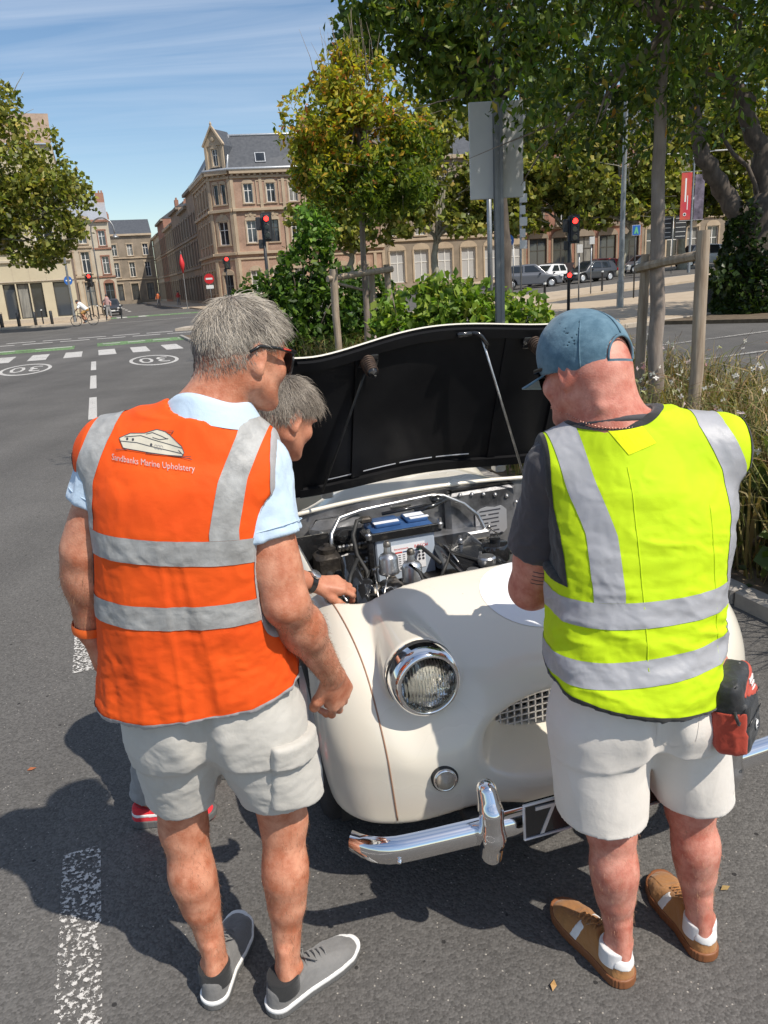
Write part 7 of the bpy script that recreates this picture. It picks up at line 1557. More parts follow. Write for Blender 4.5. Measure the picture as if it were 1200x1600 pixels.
def young_maple():
    cx, cy = -.02, 11.8
    blobs = [((cx, cy, 3.25), (1.02, 1.0, .70)), ((cx-.25, cy, 3.85), (.90, .9, .70)), ((cx-.05, cy-.1, 4.35), (.60, .6, .52)), ((cx+.52, cy, 3.6), (.66, .7, .58)), ((cx-.68, cy, 3.4), (.48, .6, .45)), ((cx-.05, cy, 4.72), (.26, .28, .30)), ((cx+.35, cy-.2, 3.0), (.7, .7, .35))]
    def cf(P, c, r):
        k = np.clip((P[:, 2]-2.75)/1.6-.34*(P[:, 0]-cx)+.32*fbm(P*1.7, 2)+.12*r.normal(size=len(P)), 0, 1); n = len(P); g = np.array([(.09, .15, .02), (.14, .20, .03), (.20, .25, .035), (.06, .10, .016), (.17, .22, .03)])[r.integers(0, 5, n)]; y = np.array(YEL[:4]+[(.34, .28, .03), (.22, .24, .03)])[r.choice(6, n, p=[.24, .26, .13, .07, .12, .18])]
        sel = r.random(n) < np.clip(k*1.45-.08, 0, .9); return np.clip(np.where(sel[:, None], y, g)*(1+.2*r.normal(size=(n, 1))), .005, 1)
    def twigs(root, r):
        m = MB()
        for i in range(34):
            a = r.normal(size=3)*(.22, .25, .15)+(cx-.06, cy, 4.35); b = a+(r.normal()*.16-.05, r.normal()*.1, .35+.45*r.random()); m.tube([a, (a+b)/2+r.normal(size=3)*.02, b], [.007, .005, .002], 4)
        obj('twigs', m.me(True), M_barky, root)
    tree('young_tree', 'slim young tree turning yellow and orange held by wooden stakes', (-.10, 11.8, .05), [(-.10, 11.8, .05), (-.08, 11.8, 1.4), (-.06, 11.8, 2.6), (cx, cy, 4.0)], .055, blobs, 34000, .088, YEL, [1]*6, M_leafy, M_barky, 11, .25, -.03, 2.3, .45, 26, aspect=.5, colfn=cf, extra=twigs, limb_r=.45)
def street_tree():
    cx, cy = 2.34, 6.6; b = [((cx+.1, cy, 4.15), (2.0, 1.9, 1.15)), ((cx-1.2, cy+.1, 4.35), (1.1, 1.2, .75)), ((cx+1.6, cy+.2, 3.9), (1.3, 1.4, .9)), ((cx+.2, cy-.9, 4.3), (1.6, 1.1, .9)), ((cx-.2, cy+.3, 2.98), (1.15, .9, .42)), ((cx+.1, cy, 5.0), (1.7, 1.6, .9)), ((cx-1.9, cy-.2, 4.7), (.9, .9, .6)), ((cx-2.6, cy, 5.0), (.8, .9, .6))]
    def cf(P, c, r):
        y = r.random(len(P)) < .045; c[y] = np.array([(.38, .27, .03), (.42, .20, .03), (.25, .26, .03)])[r.integers(0, 3, y.sum())]; return c
    tree('street_tree', 'dark leafy street tree with a straight mottled trunk beside a wooden stake', (2.42, 6.6, .05), [(2.42, 6.6, .05), (2.38, 6.6, 1.4), (2.34, 6.6, 2.75), (cx, cy, 3.9)], .072, b, 40000, .088, G1, [4, 3, 1.4, 3], M_leafg, M_bark, 12, .15, -.14, 1.3, .9, 14, aspect=.42, colfn=cf, limb_r=.5)
def big_trees():
    tree('lime_tree', 'tall dark green tree whose crown rises behind the yellowing young tree', (3.0, 17.5, .05), [(3.0, 17.5, .05), (2.9, 17.6, 3), (2.4, 17.8, 6.5)], .2, [((1.7, 17.8, 7.3), (2.5, 2.2, 1.9)), ((3.6, 17.8, 7.6), (2.3, 2.2, 2.2)), ((.9, 17.8, 6.5), (1.5, 1.6, 1.1)), ((2.6, 17.8, 8.8), (2.2, 2, 1.5)), ((3.0, 17.8, 5.8), (1.9, 1.8, 1.0))], 21000, .20, G1, [3, 4, 2.5, 2], M_leaf, M_barkd, 13, .35, -.1, .9, .4, 24)
    base = np.array((10.9, 22.5, .25))
    def ivy(root, r):
        n = 7000; z = r.random(n)**1.2*3.0; a = r.random(n)*2*math.pi; rr = (.95+.18*fbm(np.stack([np.cos(a)*2, np.sin(a)*2, z*1.5], 1), 2)+.12*r.random(n))*np.clip(1.08-.10*z, .5, 1.2); P = np.stack([base[0]+rr*np.cos(a), base[1]+rr*np.sin(a), base[2]+z], 1); keep = z < 2.3+.9*np.sin(a*2+1)+.4*r.normal(size=n); P = P[keep]
        P2 = np.array([base+np.array([-1.0-.5*r.random(), -.3+.4*r.normal(), .7+.7*r.random()]) for _ in range(120)]); P = np.concatenate([P, P2]); o = obj('ivy', leaf_mesh(P, np.full(len(P), .16), mixcol(len(P), [(.022, .042, .010), (.035, .06, .012), (.05, .085, .014)], [3, 3, 1], r), droop=.8, r=r, aspect=.85), M_leafg, root)
    r = np.random.default_rng(21); m_b = [((10.5, 22.5, 8.3), (4.0, 3.4, 2.4)), ((8.2, 22.3, 7.4), (2.2, 2.2, 1.5)), ((13.4, 22.5, 7.6), (3.2, 3, 2.2)), ((10.5, 22.5, 10.5), (3.2, 3, 1.8))]
    t = tree('old_tree', 'thick dark old tree with a curved limb and ivy round its foot', base, [base, base+(0, 0, 1.5), base+(.1, 0, 3.0)], .64, m_b, 16000, .26, G1, [3, 4, 2, 2], M_leaf, M_barkd, 14, .35, -.08, .8, .3, 3, limb_r=.10, extra=ivy, trunk_r1=.52)
    m = MB(); limb(m, [base+(-.2, 0, 2.0), (9.75, 22.4, 3.6), (9.05, 22.3, 4.4), (8.85, 22.3, 5.3), (8.9, 22.3, 6.4), (8.4, 22.3, 7.6)], .30, .13, 10, .05, r); limb(m, [base+(.1, 0, 2.8), (10.7, 22.4, 4.6), (10.3, 22.4, 5.4), (9.9, 22.4, 6.3), (9.8, 22.4, 7.6)], .30, .14, 10, .05, r); limb(m, [base+(.2, 0, 2.8), (11.5, 22.5, 4.8), (11.9, 22.5, 7)], .34, .16, 10, .05, r); obj('main_limb', m.me(True), M_barkd, t)
    # plane trees along the boulevard and at the far left
    lab = ['plane tree hidden behind the crown of the yellowing young tree', 'plane tree whose pale trunk stands behind the left end of the low green bush', 'plane tree directly behind the big grey sign board', 'plane tree rising behind the red traffic light', 'plane tree with a leaning trunk just left of the tall lamp post', 'plane tree in the row between the staked trunk and the red banner', 'plane tree with a pale forked trunk left of the thick ivy covered tree', 'rightmost plane tree of the boulevard row']
    pos = [(-1.4, 66, 0), (5.3, 64, .086), (11.0, 65, .2), (16.4, 66, .25), (19.6, 63, .33), (26.5, 68, .4), (31, 66, .45), (38, 67, .5)]  # first entry is an extra tree, added to darken the terrace behind it
    for i, (x, y, _) in enumerate(pos):
        z = gz(x, y)+.1; q = np.random.default_rng(30+i); h = 3.6+.6*q.random(); bl = [((x+q.normal()*.5, y, z+h+4.2), (4.3, 3.6, 3.2)), ((x-2.6, y, z+h+2.6), (2.6, 2.6, 2.2)), ((x+2.6, y, z+h+2.8), (2.6, 2.6, 2.2)), ((x+q.normal(), y, z+h+7.2), (3.6, 3, 2.6)), ((x+q.normal()*1.2, y-1.2, z+h+1.2), (3.0, 2.2, 1.3)), ((x+1.5, y-1.6, z+h+.6), (2.2, 1.6, .9)), ((x-1.8, y-1.5, z+h+.9), (2.2, 1.6, 1.0)), ((x, y, z+h+10), (3.0, 2.6, 2.2))]
        tree('plane_tree', lab[i], (x, y, z), [(x, y, z), (x-.15 if i != 4 else x+.5, y, z+2.6), (x+(.2 if i != 4 else 1.2), y, z+h)], .36, bl, 9500, .50, OLV, [3, 2.5, 3, 2, .6], M_leaf, M_barkp, 40+i, .45, -.05, .45, .2, 12, group='plane trees along the boulevard', aspect=.75, limb_r=.4)
    for i, (x, y, h, bl, lb) in enumerate((
        (-24.2, 47.0, 4.5, [((-24.6, 47, 9.6), (3.6, 3, 2.6)), ((-22.2, 46.6, 7.4), (2.6, 2.4, 2.1)), ((-25.5, 46.8, 6.8), (3.2, 2.8, 2.4)), ((-23.4, 46.4, 5.2), (2.5, 2.2, 1.6)), ((-21.0, 46.4, 6.4), (1.7, 1.8, 1.7)), ((-25.6, 47, 12.4), (2.6, 2.4, 2.0)), ((-22.7, 46.4, 4.1), (1.3, 1.4, .9))], 'olive leaved plane tree overhanging the beige shop at the left edge'),)):
        tree('plane_tree', lb, (x+.2, y, .1), [(x+.2, y, .1), (x+.3, y, 2.4), (x+2.6, y, h+1.6)], .34, [((c[0]+4.4, c[1], c[2]), q) for c, q in bl], 22000, .30, OLV, [3, 2.5, 3, 2, .5], M_leaf, M_barkp, 60+i, .35, -.04, .7, .2, 20, group=None, aspect=.75)
def shrub(name, label, base, blobs, n, size, cols, w, seed, gap=-.1, gs=2.0, droop=.3, aspect=.6, stems=14, cf=None):
    r = np.random.default_rng(seed); root = thing(name, label, 'shrub', base); P = crown_points(blobs, n, r, .3, gap, gs); P = P[P[:, 2] > .08]; c = mixcol(len(P), cols, w, r)
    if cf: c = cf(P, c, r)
    obj('foliage', leaf_mesh(P, np.full(len(P), size), c, droop=droop, r=r, aspect=aspect), M_leaf, root); m = MB()
    for i in range(stems):
        b = blobs[i % len(blobs)]; d = r.normal(size=3); tgt = np.array(b[0])+d*np.array(b[1])*.5; limb(m, [np.array(base)+r.normal(size=3)*(.15, .15, 0), (np.array(base)+tgt)/2+r.normal(size=3)*.1, tgt], .022, .006, 5, .02, r)
    obj('stems', m.me(True), M_barky, root); return root
def shrubs():
    GB = [(.06, .12, .018), (.095, .17, .026), (.04, .08, .012), (.15, .23, .04)]
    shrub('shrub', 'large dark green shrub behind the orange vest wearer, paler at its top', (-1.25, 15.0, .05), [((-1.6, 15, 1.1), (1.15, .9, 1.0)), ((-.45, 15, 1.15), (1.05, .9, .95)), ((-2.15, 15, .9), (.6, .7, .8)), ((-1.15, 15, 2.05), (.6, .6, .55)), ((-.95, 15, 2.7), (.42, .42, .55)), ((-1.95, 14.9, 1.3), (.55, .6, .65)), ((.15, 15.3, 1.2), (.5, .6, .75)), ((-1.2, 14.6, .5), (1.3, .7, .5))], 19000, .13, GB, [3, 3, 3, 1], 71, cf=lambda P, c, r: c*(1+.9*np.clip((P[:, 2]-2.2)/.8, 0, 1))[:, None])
    shrub('shrub', 'light green arching shrub right of the wooden tree stakes', (.95, 10.6, .05), [((.55, 10.6, .95), (.7, .6, .75)), ((1.15, 10.5, 1.05), (.75, .6, .75)), ((1.75, 10.6, .95), (.6, .6, .65)), ((.95, 10.5, 1.45), (.5, .5, .38)), ((2.1, 10.5, 1.15), (.32, .4, .38)), ((1.0, 10.3, .5), (1.1, .6, .45)), ((.28, 10.5, 1.2), (.3, .4, .4))], 10500, .12, [(.17, .27, .035), (.24, .34, .05), (.10, .17, .025), (.34, .38, .075)], [3, 3, 2, 1], 72, gap=-.08, gs=2.6, droop=.55)
    shrub('shrub', 'broad leaved low shrub in the grasses at the right edge', (2.35, 4.2, .05), [((2.40, 4.1, .62), (.30, .35, .40)), ((2.55, 4.4, .35), (.45, .4, .3)), ((2.25, 3.7, .30), (.28, .3, .25))], 300, .16, [(.10, .15, .03), (.07, .11, .02), (.15, .20, .04)], [2, 2, 1], 73, gap=-1, droop=.2, aspect=.8, stems=12)
    # yellow-tipped plants on the median far behind
    for x, y, lb in ((27, 60, 'tuft of tall plants on the boulevard strip left of the banner pole'), (30.5, 61.5, 'tuft of tall plants on the boulevard strip right of the banner pole')):
        z = gz(x, y); shrub('shrub', lb, (x, y, z), [((x, y, z+.5), (1.3, .6, .6))], 700, .28, [(.12, .14, .03), (.2, .18, .05)], [1, 1], 74, gap=-1, stems=3)
def grasses():
    r = np.random.default_rng(81); N = 24000; s = .8+20*r.random(N)**1.6; t = 3.22+2.95*r.random(N)
    dens = (fbm(np.stack([s*.9, t*.9, t*0], 1), 2) > -.45) & ~((s > 9) & (r.random(N) < .25)); s, t = s[dens], t[dens]; n = len(s)
    base = np.stack([s*DS[0]+t*DT[0], s*DS[1]+t*DT[1], np.full(n, .05)], 1); near = np.clip((6-s)/4, 0, 1)
    h = (.52+.46*r.random(n)+.20*fbm(base*.8, 2)); a = r.random(n)*2*math.pi; lean = .22+.38*r.random(n); dirx = np.stack([np.cos(a), np.sin(a), a*0], 1)
    p1 = base+dirx*(h*lean*.25)[:, None]+np.array([0, 0, 1])*(h*.5)[:, None]; p2 = base+dirx*(h*lean*.75)[:, None]+np.array([0, 0, 1])*(h*.85)[:, None]; p3 = base+dirx*(h*lean*1.5)[:, None]+np.array([0, 0, 1])*(h*.92)[:, None]
    w = (.0030+.0030*r.random(n))[:, None]*(1+.06*s)[:, None]; sd = np.cross(dirx, [0, 0, 1.])+r.normal(size=(n, 3))*.3; rows = []
    for p, k in ((base, 1), (p1, .9), (p2, .6), (p3, .08)): rows += [p-sd*w*k, p+sd*w*k]
    V = np.stack(rows, 1).reshape(-1, 3); b = np.arange(n)[:, None]*8; F = np.concatenate([b+np.array([[2*i, 2*i+1, 2*i+3, 2*i+2]]) for i in range(3)], 0); me = mesh(V, F); c = mixcol(n, [(.17, .16, .05), (.26, .21, .085), (.10, .12, .03), (.34, .25, .12), (.22, .13, .06)], [3, 3, 3, 1.6, 1], r)
    at = me.color_attributes.new('Col', 'FLOAT_COLOR', 'POINT'); cc = np.ones((n*8, 4), np.float32); cc[:, :3] = np.repeat(c, 8, 0); at.data.foreach_set('color', cc.ravel()); o = obj('ornamental_grass', me, M_grass); tag(o, 'dry golden green ornamental grass filling the planted bed', 'grass', None, 'stuff')
    # low leafy ground cover
    N = 9000; s = .5+22*r.random(N)**1.6; t = 3.15+3.0*r.random(N); P = np.stack([s*DS[0]+t*DT[0], s*DS[1]+t*DT[1], .06+.22*r.random(N)**2], 1); o = obj('ground_cover', leaf_mesh(P, np.full(N, .055), mixcol(N, [(.05, .07, .02), (.09, .10, .03), (.16, .12, .06)], [2, 2, 1], r), r=r, aspect=.6), M_leaf); tag(o, 'low leafy ground cover between the grasses of the bed', 'ground cover', None, 'stuff')
    # gaura: thin wands with small white and pink flowers
    m = MB(); PV = []; PC = []
    for i in range(480):
        s_ = 2.2+8.5*r.random()**1.1; t_ = 3.3+2.8*r.random(); x, y, _ = ST(s_, t_); a = r.random()*6.28; L = .70+.40*r.random(); le = .25+.35*r.random(); b0 = np.array([x, y, .05]); tip = b0+np.array([math.cos(a)*le, math.sin(a)*le, L]); mid = (b0+tip)/2+np.array([0, 0, .10]); m.tube([b0, mid, tip], [.0028, .0022, .0012], 4)
        for j in range(r.integers(1, 4)):
            c = mid+(tip-mid)*(.55+.45*r.random())+r.normal(size=3)*.012; col = np.array([(.80, .76, .74), (.78, .60, .62), (.70, .32, .40)])[r.choice(3, p=[.66, .22, .12])]; ax = r.normal(size=3); ax /= np.linalg.norm(ax); u = np.cross(ax, [.3, .2, .9]); u /= np.linalg.norm(u); v = np.cross(ax, u); sz = .015+.008*r.random()
            for q in range(4): w_ = q*math.pi/2+r.normal()*.25; d = u*math.cos(w_)+v*math.sin(w_); e = np.cross(ax, d); PV.append([c, c+d*sz*.6+e*sz*.42+ax*sz*.2, c+d*sz*1.25, c+d*sz*.6-e*sz*.42+ax*sz*.2]); PC.append(col)
    o = obj('flower_stems', m.me(), mat('reddish_stem', (.16, .10, .05), .7)); tag(o, 'thin reddish wands of the flowering plants above the grass', 'flower stems', None, 'stuff')
    V = np.array(PV).reshape(-1, 3); n = len(PV); b = np.arange(n)[:, None]*4; me = mesh(V, np.concatenate([b+np.array([[0, 1, 2]]), b+np.array([[0, 2, 3]])], 0)); at = me.color_attributes.new('Col', 'FLOAT_COLOR', 'POINT'); cc = np.ones((n*4, 4), np.float32); cc[:, :3] = np.repeat(np.array(PC), 4, 0); at.data.foreach_set('color', cc.ravel()); o = obj('small_flowers', me, M_petal); tag(o, 'many small white and pink flowers scattered over the grasses', 'flowers', None, 'stuff')
def stakes():
    def stake_set(label, posts, rails, group):
        root = thing('tree_guard', label, 'tree stakes', (*posts[0][:2], .05), group)
        for (x, y, h, r_) in posts:
            m = MB(); q = np.random.default_rng(int(abs(x)*100)); pts = [(x+q.normal()*.006, y+q.normal()*.006, .02+h*i/6) for i in range(7)]; m.tube(pts, [r_*(1+.05*q.normal()) for _ in pts], 10); obj('stake', m.me(auto=45), M_stake, root)
        for a, b, r_ in rails: m = MB(); m.tube([a, (np.array(a)+np.array(b))/2+np.array((0, 0, .006)), b], r_, 8); obj('rail', m.me(auto=45), M_stake, root)
    stake_set('weathered wooden tree guard with a level rail round the yellowing young tree', [(-.52, 11.5, 1.95, .052), (.02, 12.1, 1.85, .05), (.27, 12.1, 1.98, .05)], [((-.60, 11.44, 1.84), (.34, 12.05, 1.93), .045), ((-.50, 11.52, 1.78), (-.02, 12.1, 1.62), .02)], None)
    stake_set('split wooden stakes with a rail round the straight mottled trunk', [(2.40, 5.8, 1.98, .047), (2.31, 6.75, 1.85, .042)], [((2.40, 5.86, 1.83), (2.26, 6.76, 1.76), .036)], None)
young_maple(); street_tree(); big_trees(); shrubs(); grasses(); stakes()

# ------------------------------------------------------------------ street furniture, vehicles, small figures
M_galv = mat('galvanised_steel', (.36, .37, .38), .42, .7, col2=(.28, .285, .29), nscale=6); M_post = mat('grey_painted_post', (.19, .195, .20), .45, .2, col2=(.23, .235, .24), nscale=6); M_dpost = mat('charcoal_paint', (.03, .032, .036), .5); M_signback = mat('sign_back_grey', (.62, .61, .59), .5, .1, col2=(.55, .545, .53), nscale=2)
M_redon = mat('red_signal', (.8, .02, .02), .4, emit=(1, .02, .015, 7)); M_redsign = mat('sign_red', (.55, .02, .025), .4); M_bluesign = mat('sign_blue', (.02, .12, .42), .4); M_whites = mat('sign_white', (.75, .75, .73), .4); M_banner = mat('banner_red', (.50, .03, .05), .6, col2=(.52, .12, .05), nscale=.8); M_bannerk = mat('banner_dark', (.05, .04, .06), .6, col2=(.24, .20, .26), nscale=1.6); M_sack = mat('seafoam_panel', (.25, .48, .42), .5)
def pole(b, p, h, r, r1=None): b.tube([p, (p[0], p[1], p[2]+h)], [r, r1 or r], 12)
def disc(b, c, r, n, th=.02, k=20): b.lathe([(0, -th/2), (r, -th/2), (r, th/2), (0, th/2)], c, n, k)
FC = (0, -1, 0)
def base_at(x, y, h=0): return (x, y, gz(x, y)+h)
def big_sign():
    x, y = 1.245, 7.7; r = thing('sign_board', 'large blank grey sign board seen from behind on a steel post', 'sign', (x, y, .05)); b = MB(); b.box((x, y, 1.67), (.018, .075, 3.24)); b.box((x-.0245, y-.038, 1.67), (.03, .012, 3.24)); b.box((x+.0245, y-.038, 1.67), (.03, .012, 3.24)); b.box((x, y+.045, 1.67), (.08, .012, 3.24)); obj('post', b.me(), M_post, r)
    b = MB(); b.box((x-.005, y+.075, 2.875), (.50, .022, .83), bev=.006); obj('panel', b.me(), M_signback, r)
def signal(name, label, x, y, ztop, lit='r', heads=1, h=1.0, w=.26, toward=(0, -1), low=True, group=None, zb=None):
    z0 = gz(x, y)+.1; r = thing(name, label, 'traffic light', (x, y, z0), group); b = MB(); pole(b, (x, y, z0), ztop-z0+.02, .055); obj('post', b.me(True), M_dpost, r); hx = x+.16; t = Vector((*toward, 0)).normalized(); s = Vector((-t.y, t.x, 0)); c = Vector((hx, y, ztop-h/2))+t*.06
    b = MB(); b.box(c, (w, .20, h), ax=(s, t, Vector((0, 0, 1))), bev=.03); obj('housing', b.me(), M_dpost, r)
    b = MB(); b.box(c+t*-.02-s*0, (w+.12, .015, h+.12), ax=(s, t, Vector((0, 0, 1)))); obj('backboard', b.me(), M_dpost, r)
    for i in range(3):
        q = c+t*.105+Vector((0, 0, h*(.32-.32*i))); b = MB(); disc(b, q, w*.36, t, .02); obj('lamp', b.me(), M_redon if i == 0 else M_dglass, r); b = MB(); b.tube([q+(s*math.cos(a)+Vector((0, 0, 1))*math.sin(a))*w*.42+t*.07 for a in np.linspace(0, math.pi, 9)], .014, 5); obj('visor', b.me(), M_dpost, r)
    b = MB(); b.box(Vector((x-.14, y, ztop-h*.35)), (.16, .16, .42), bev=.02); obj('side_head', b.me(), M_dpost, r); b = MB(); b.box(Vector((x-.12, y, ztop-h*1.15)), (.14, .14, .3), bev=.02); obj('push_box', b.me(), M_dpost, r)
    if low:
        q = Vector((x, y, z0+1.35)); b = MB(); b.prism([(-.19, .12), (.19, .12), (0, -.22)], q+t*.09+Vector((0, 0, .22)), s, (0, 0, 1), t, 0, .02); obj('warning_triangle', b.me(), mat('faded_triangle', (.25, .16, .13), .6), r); b = MB(); b.box(q+t*.05-Vector((0, 0, .12)), (.16, .12, .26), bev=.02); obj('repeater', b.me(), M_dpost, r); b = MB(); disc(b, q+t*.12-Vector((0, 0, .08)), .075, t, .02); obj('repeater_lamp', b.me(), M_redon, r)
    return r
def post_sign(label, x, y, h, kind, r=.03, mp=None, cat='sign', face=(0, -1), size=.32):
    z = gz(x, y)+.1; o = thing('road_sign', label, cat, (x, y, z)); b = MB(); pole(b, (x, y, z), h, r); obj('post', b.me(True), mp or M_galv, o); t = Vector((*face, 0)).normalized(); s = Vector((-t.y, t.x, 0)); c = Vector((x, y, z+h-size))+t*.05; up = Vector((0, 0, 1)); A = (s, t, up)
    def bx(nm, off, d, m, k=.0): b = MB(); b.box(c+s*off[0]+up*off[1]+t*k, d, ax=A, bev=.004); return obj(nm, b.me(), m, o)
    if kind == 'noentry': b = MB(); disc(b, c, size, t); obj('disc', b.me(), M_redsign, o); bx('bar', (0, 0), (size*1.35, .02, size*.36), M_whites, .012); bx('plate', (0, -size*1.6), (size*1.5, .02, size*.7), M_whites)
    if kind == 'arrow': b = MB(); disc(b, c, size, t); obj('disc', b.me(), M_bluesign, o); bx('bar', (0, 0), (size*1.2, .02, size*.28), M_whites, .012)
    if kind == 'parking': bx('panel', (0, 0), (size*1.7, .03, size*2.0), M_bluesign); b = MB(); b.prism([(-.5, -.7), (-.15, -.7), (0, -.2), (.15, -.7), (.5, -.7), (.14, .7), (-.14, .7)], c+t*.016, s*size, up*size, t, 0, .006); obj('pictogram', b.me(), mat('sign_green', (.12, .42, .22), .5), o); bx('border', (0, 0), (size*1.82, .022, size*2.12), M_signback)
    if kind == 'plates':
        for i in range(6): bx('plate', (.05+.02*(i % 2), -.32*i+.15), (.22 if i % 2 else .16, .03, .24), M_signback)
    if kind == 'direction':
        for i in range(2):
            bx('panel', (-.55+1.05*i, .0), (.95 if i == 0 else .8, .04, 1.55), M_dpost)
            for j in range(5): bx('lettering', (-.55+1.05*i, .60-.30*j), (.7, .01, .035), M_whites, .026)
    if kind == 'box': bx('box', (0, .1), (.24, .14, .34), M_signback)
    return o
def lamp(label, x, y, h, arms, r=.085, m=None, taper=.6, group=None):
    z = gz(x, y)+.1; o = thing('lamp_post', label, 'lamp post', (x, y, z), group); b = MB(); b.tube([(x, y, z), (x, y, z+.9), (x, y, z+.92), (x, y, z+h)], [r*1.25, r*1.25, r, r*taper], 14); obj('pole', b.me(auto=40), m or M_galv, o)
    for dx, dz, ln in arms:
        b = MB(); b.tube([(x, y, z+h-.1), (x+dx*.5, y, z+h+dz), (x+dx, y, z+h+dz+.05)], [.04, .035, .03], 8); a = obj('arm', b.me(True), m or M_galv, o); b = MB(); b.box((x+dx+math.copysign(ln*.4, dx), y, z+h+dz+.06), (ln, .24, .07), bev=.02); obj('lantern', b.me(), M_signback, a)
    return o
def furniture():
    big_sign()
    signal('traffic_light', 'red traffic light on a dark post in front of the parked cars', 7.0, 28.2, 3.47, h=.82, w=.25)
    signal('traffic_light', 'red traffic light in front of the first floor window of the brick corner house', -3.55, 28.0, 4.12, h=.82, w=.22, low=False)
    signal('traffic_light', 'dark traffic light by the door of the brick corner house', -12.4, 70, 4.35, h=.95, w=.4, low=False)
    signal('traffic_light', 'distant red traffic light at the mouth of the shaded street', -23.2, 66.5, 3.55, h=.95, w=.34, low=False)
    post_sign('round no entry sign above a white plate at the corner house', -13.75, 69, 2.95, 'noentry', size=.42)
    post_sign('round blue sign with a white bar right of the big grey sign board', 4.47, 26.0, 2.75, 'arrow', size=.2)
    post_sign('round blue sign on the pavement left of the passing cyclist', -21.9, 58.6, 3.2, 'arrow', size=.32, face=(.75, -.66))
    post_sign('square blue and green crossing sign on a dark post', 10.9, 33, 2.85, 'parking', mp=M_dpost, size=.19)
    post_sign('post with a column of small sign plates right of the big sign board', 4.52, 24.0, 3.95, 'plates', size=.14)
    post_sign('broad dark direction boards near the thick ivy covered tree', 21.6, 57.4, 3.9, 'direction', size=.8, mp=M_galv)
    post_sign('thin post carrying a small box right of the red traffic light', 10.9, 39.5, 2.6, 'box', size=.2)
    post_sign('thin grey post left of the red traffic light with no plate', 9.3, 52, 3.0, 'none', mp=M_galv); post_sign('thin post between the parked dark grey hatchback and the light', 9.0, 34.5, 2.15, 'box', mp=M_galv, size=.1)
    o = thing('steel_pole', 'plain grey steel pole just left of the big sign board post', 'pole', (3.30, 22, .05)); b = MB(); pole(b, (3.30, 22, .05), 5.2, .075, .06); obj('pole', b.me(True), M_galv, o)
    lamp('tall grey lamp post standing on the tan pavement', *ST(23.9, 17.6)[:2], 9.5, [(1.3, .3, .7)], .10)
    q = lamp('lamp post carrying a red banner and a dark banner', 22.3, 56, 7.6, [(-1.2, .05, 1.0), (1.4, .10, 1.1)], .09)
    b = MB(); z = gz(22.3, 56); b.box((22.3-.45, 56, z+5.1), (.72, .02, 3.0)); f = obj('banner', b.me(), M_banner, q); b = MB(); b.box((22.3-.50, 55.985, z+5.5), (.10, .012, 1.5)); b.box((22.3-.34, 55.985, z+4.7), (.05, .012, .9)); b.lathe([(.07, 0), (.07, .01), (.11, .01), (.11, 0)], (22.3-.5, 55.985, z+3.95), FC, 14); obj('lettering', b.me(), M_whites, f)
    b = MB(); b.box((22.3+.45, 56, z+5.0), (.66, .02, 2.9)); obj('banner', b.me(), M_bannerk, q, 'dark banner'); b = MB()
    for zz in (3.55, 6.65): b.tube([(22.3-.85, 56, z+zz), (22.3+.85, 56, z+zz)], .02, 6)
    obj('banner_arm', b.me(), M_galv, q)
    lamp('leaning grey street lamp post in front of the beige shop', -20.9, 56.0, 8.6, [(1.2, .15, .7)], .085)
    x, y = -22.5, 67; o = thing('lamp_post', 'street lamp with a curved swan neck at the left of the street', 'lamp post', (x, y, .1)); b = MB(); b.tube([(x, y, .1)]+[(x, y, 5.5)]+[(x+.95-.95*math.cos(a), y, 6.9+.95*math.sin(a)) for a in np.linspace(0, math.pi, 10)]+[(x+1.9, y, 6.4)], .06, 8); obj('pole', b.me(True), M_galv, o); b = MB(); b.lathe([(.08, .25), (.16, .1), (.34, 0), (.30, -.05), (0, -.08)], (x+1.9, y, 6.3), (0, 0, 1), 14); obj('lantern', b.me(True), M_galv, o)
    # bollards
    bl = [(6.72, 30.8, 'black bollard behind the raised bonnet'), (11.9, 41, 'slim bollard left of the tall lamp post'), (12.9, 41.2, 'slim bollard right of the tall lamp post'), (-20.2, 57.3, 'dark bollard beside the rear wheel of the cyclist'), (-19.2, 57.6, 'first slim bollard right of the passing cyclist'), (-18.3, 58.2, 'second slim bollard right of the passing cyclist'), (-20.9, 61, 'dark bollard by the shop corner'), (-23.3, 56.4, 'slim bollard left of the passing cyclist')]
    for x, y, lb in bl:
        z = gz(x, y)+.1; o = thing('bollard', lb, 'bollard', (x, y, z), 'slim street bollards'); b = MB(); b.lathe([(.05, 0), (.05, .92), (.058, .93), (.058, 1.02), (.03, 1.06), (0, 1.07)], (x, y, z), (0, 0, 1), 12); obj('shaft', b.me(auto=40), M_dpost, o); b = MB(); b.lathe([(.059, .94), (.0605, .95), (.0605, 1.0), (.059, 1.01)], (x, y, z), (0, 0, 1), 12, False); obj('band', b.me(), M_whites, o)
    b = MB(); x, y = 10.0, 23.4; z = gz(x, y); b.box((x, y, z+.55), (.46, .40, 1.15), bev=.02); c = obj('cabinet', b.me(), M_post); tag(c, 'grey metal utility cabinet left of the ivy covered tree', 'cabinet')
    # dark red parasol or flag on a pole outside the house in the shaded street
    x, y = -17.2, 74.6; o = thing('flag_pole', 'closed red parasol on a pole in the shaded street', 'parasol', (x, y, .1)); b = MB(); pole(b, (x, y, .1), 5.2, .04); obj('pole', b.me(), M_galv, o); b = MB(); b.lathe([(.03, 0), (.22, .75), (.23, .95), (.04, 1.7)], (x, y, 3.3), (0, 0, 1), 10); obj('canopy', b.me(True), mat('red_canvas', (.62, .03, .035), .6), o)
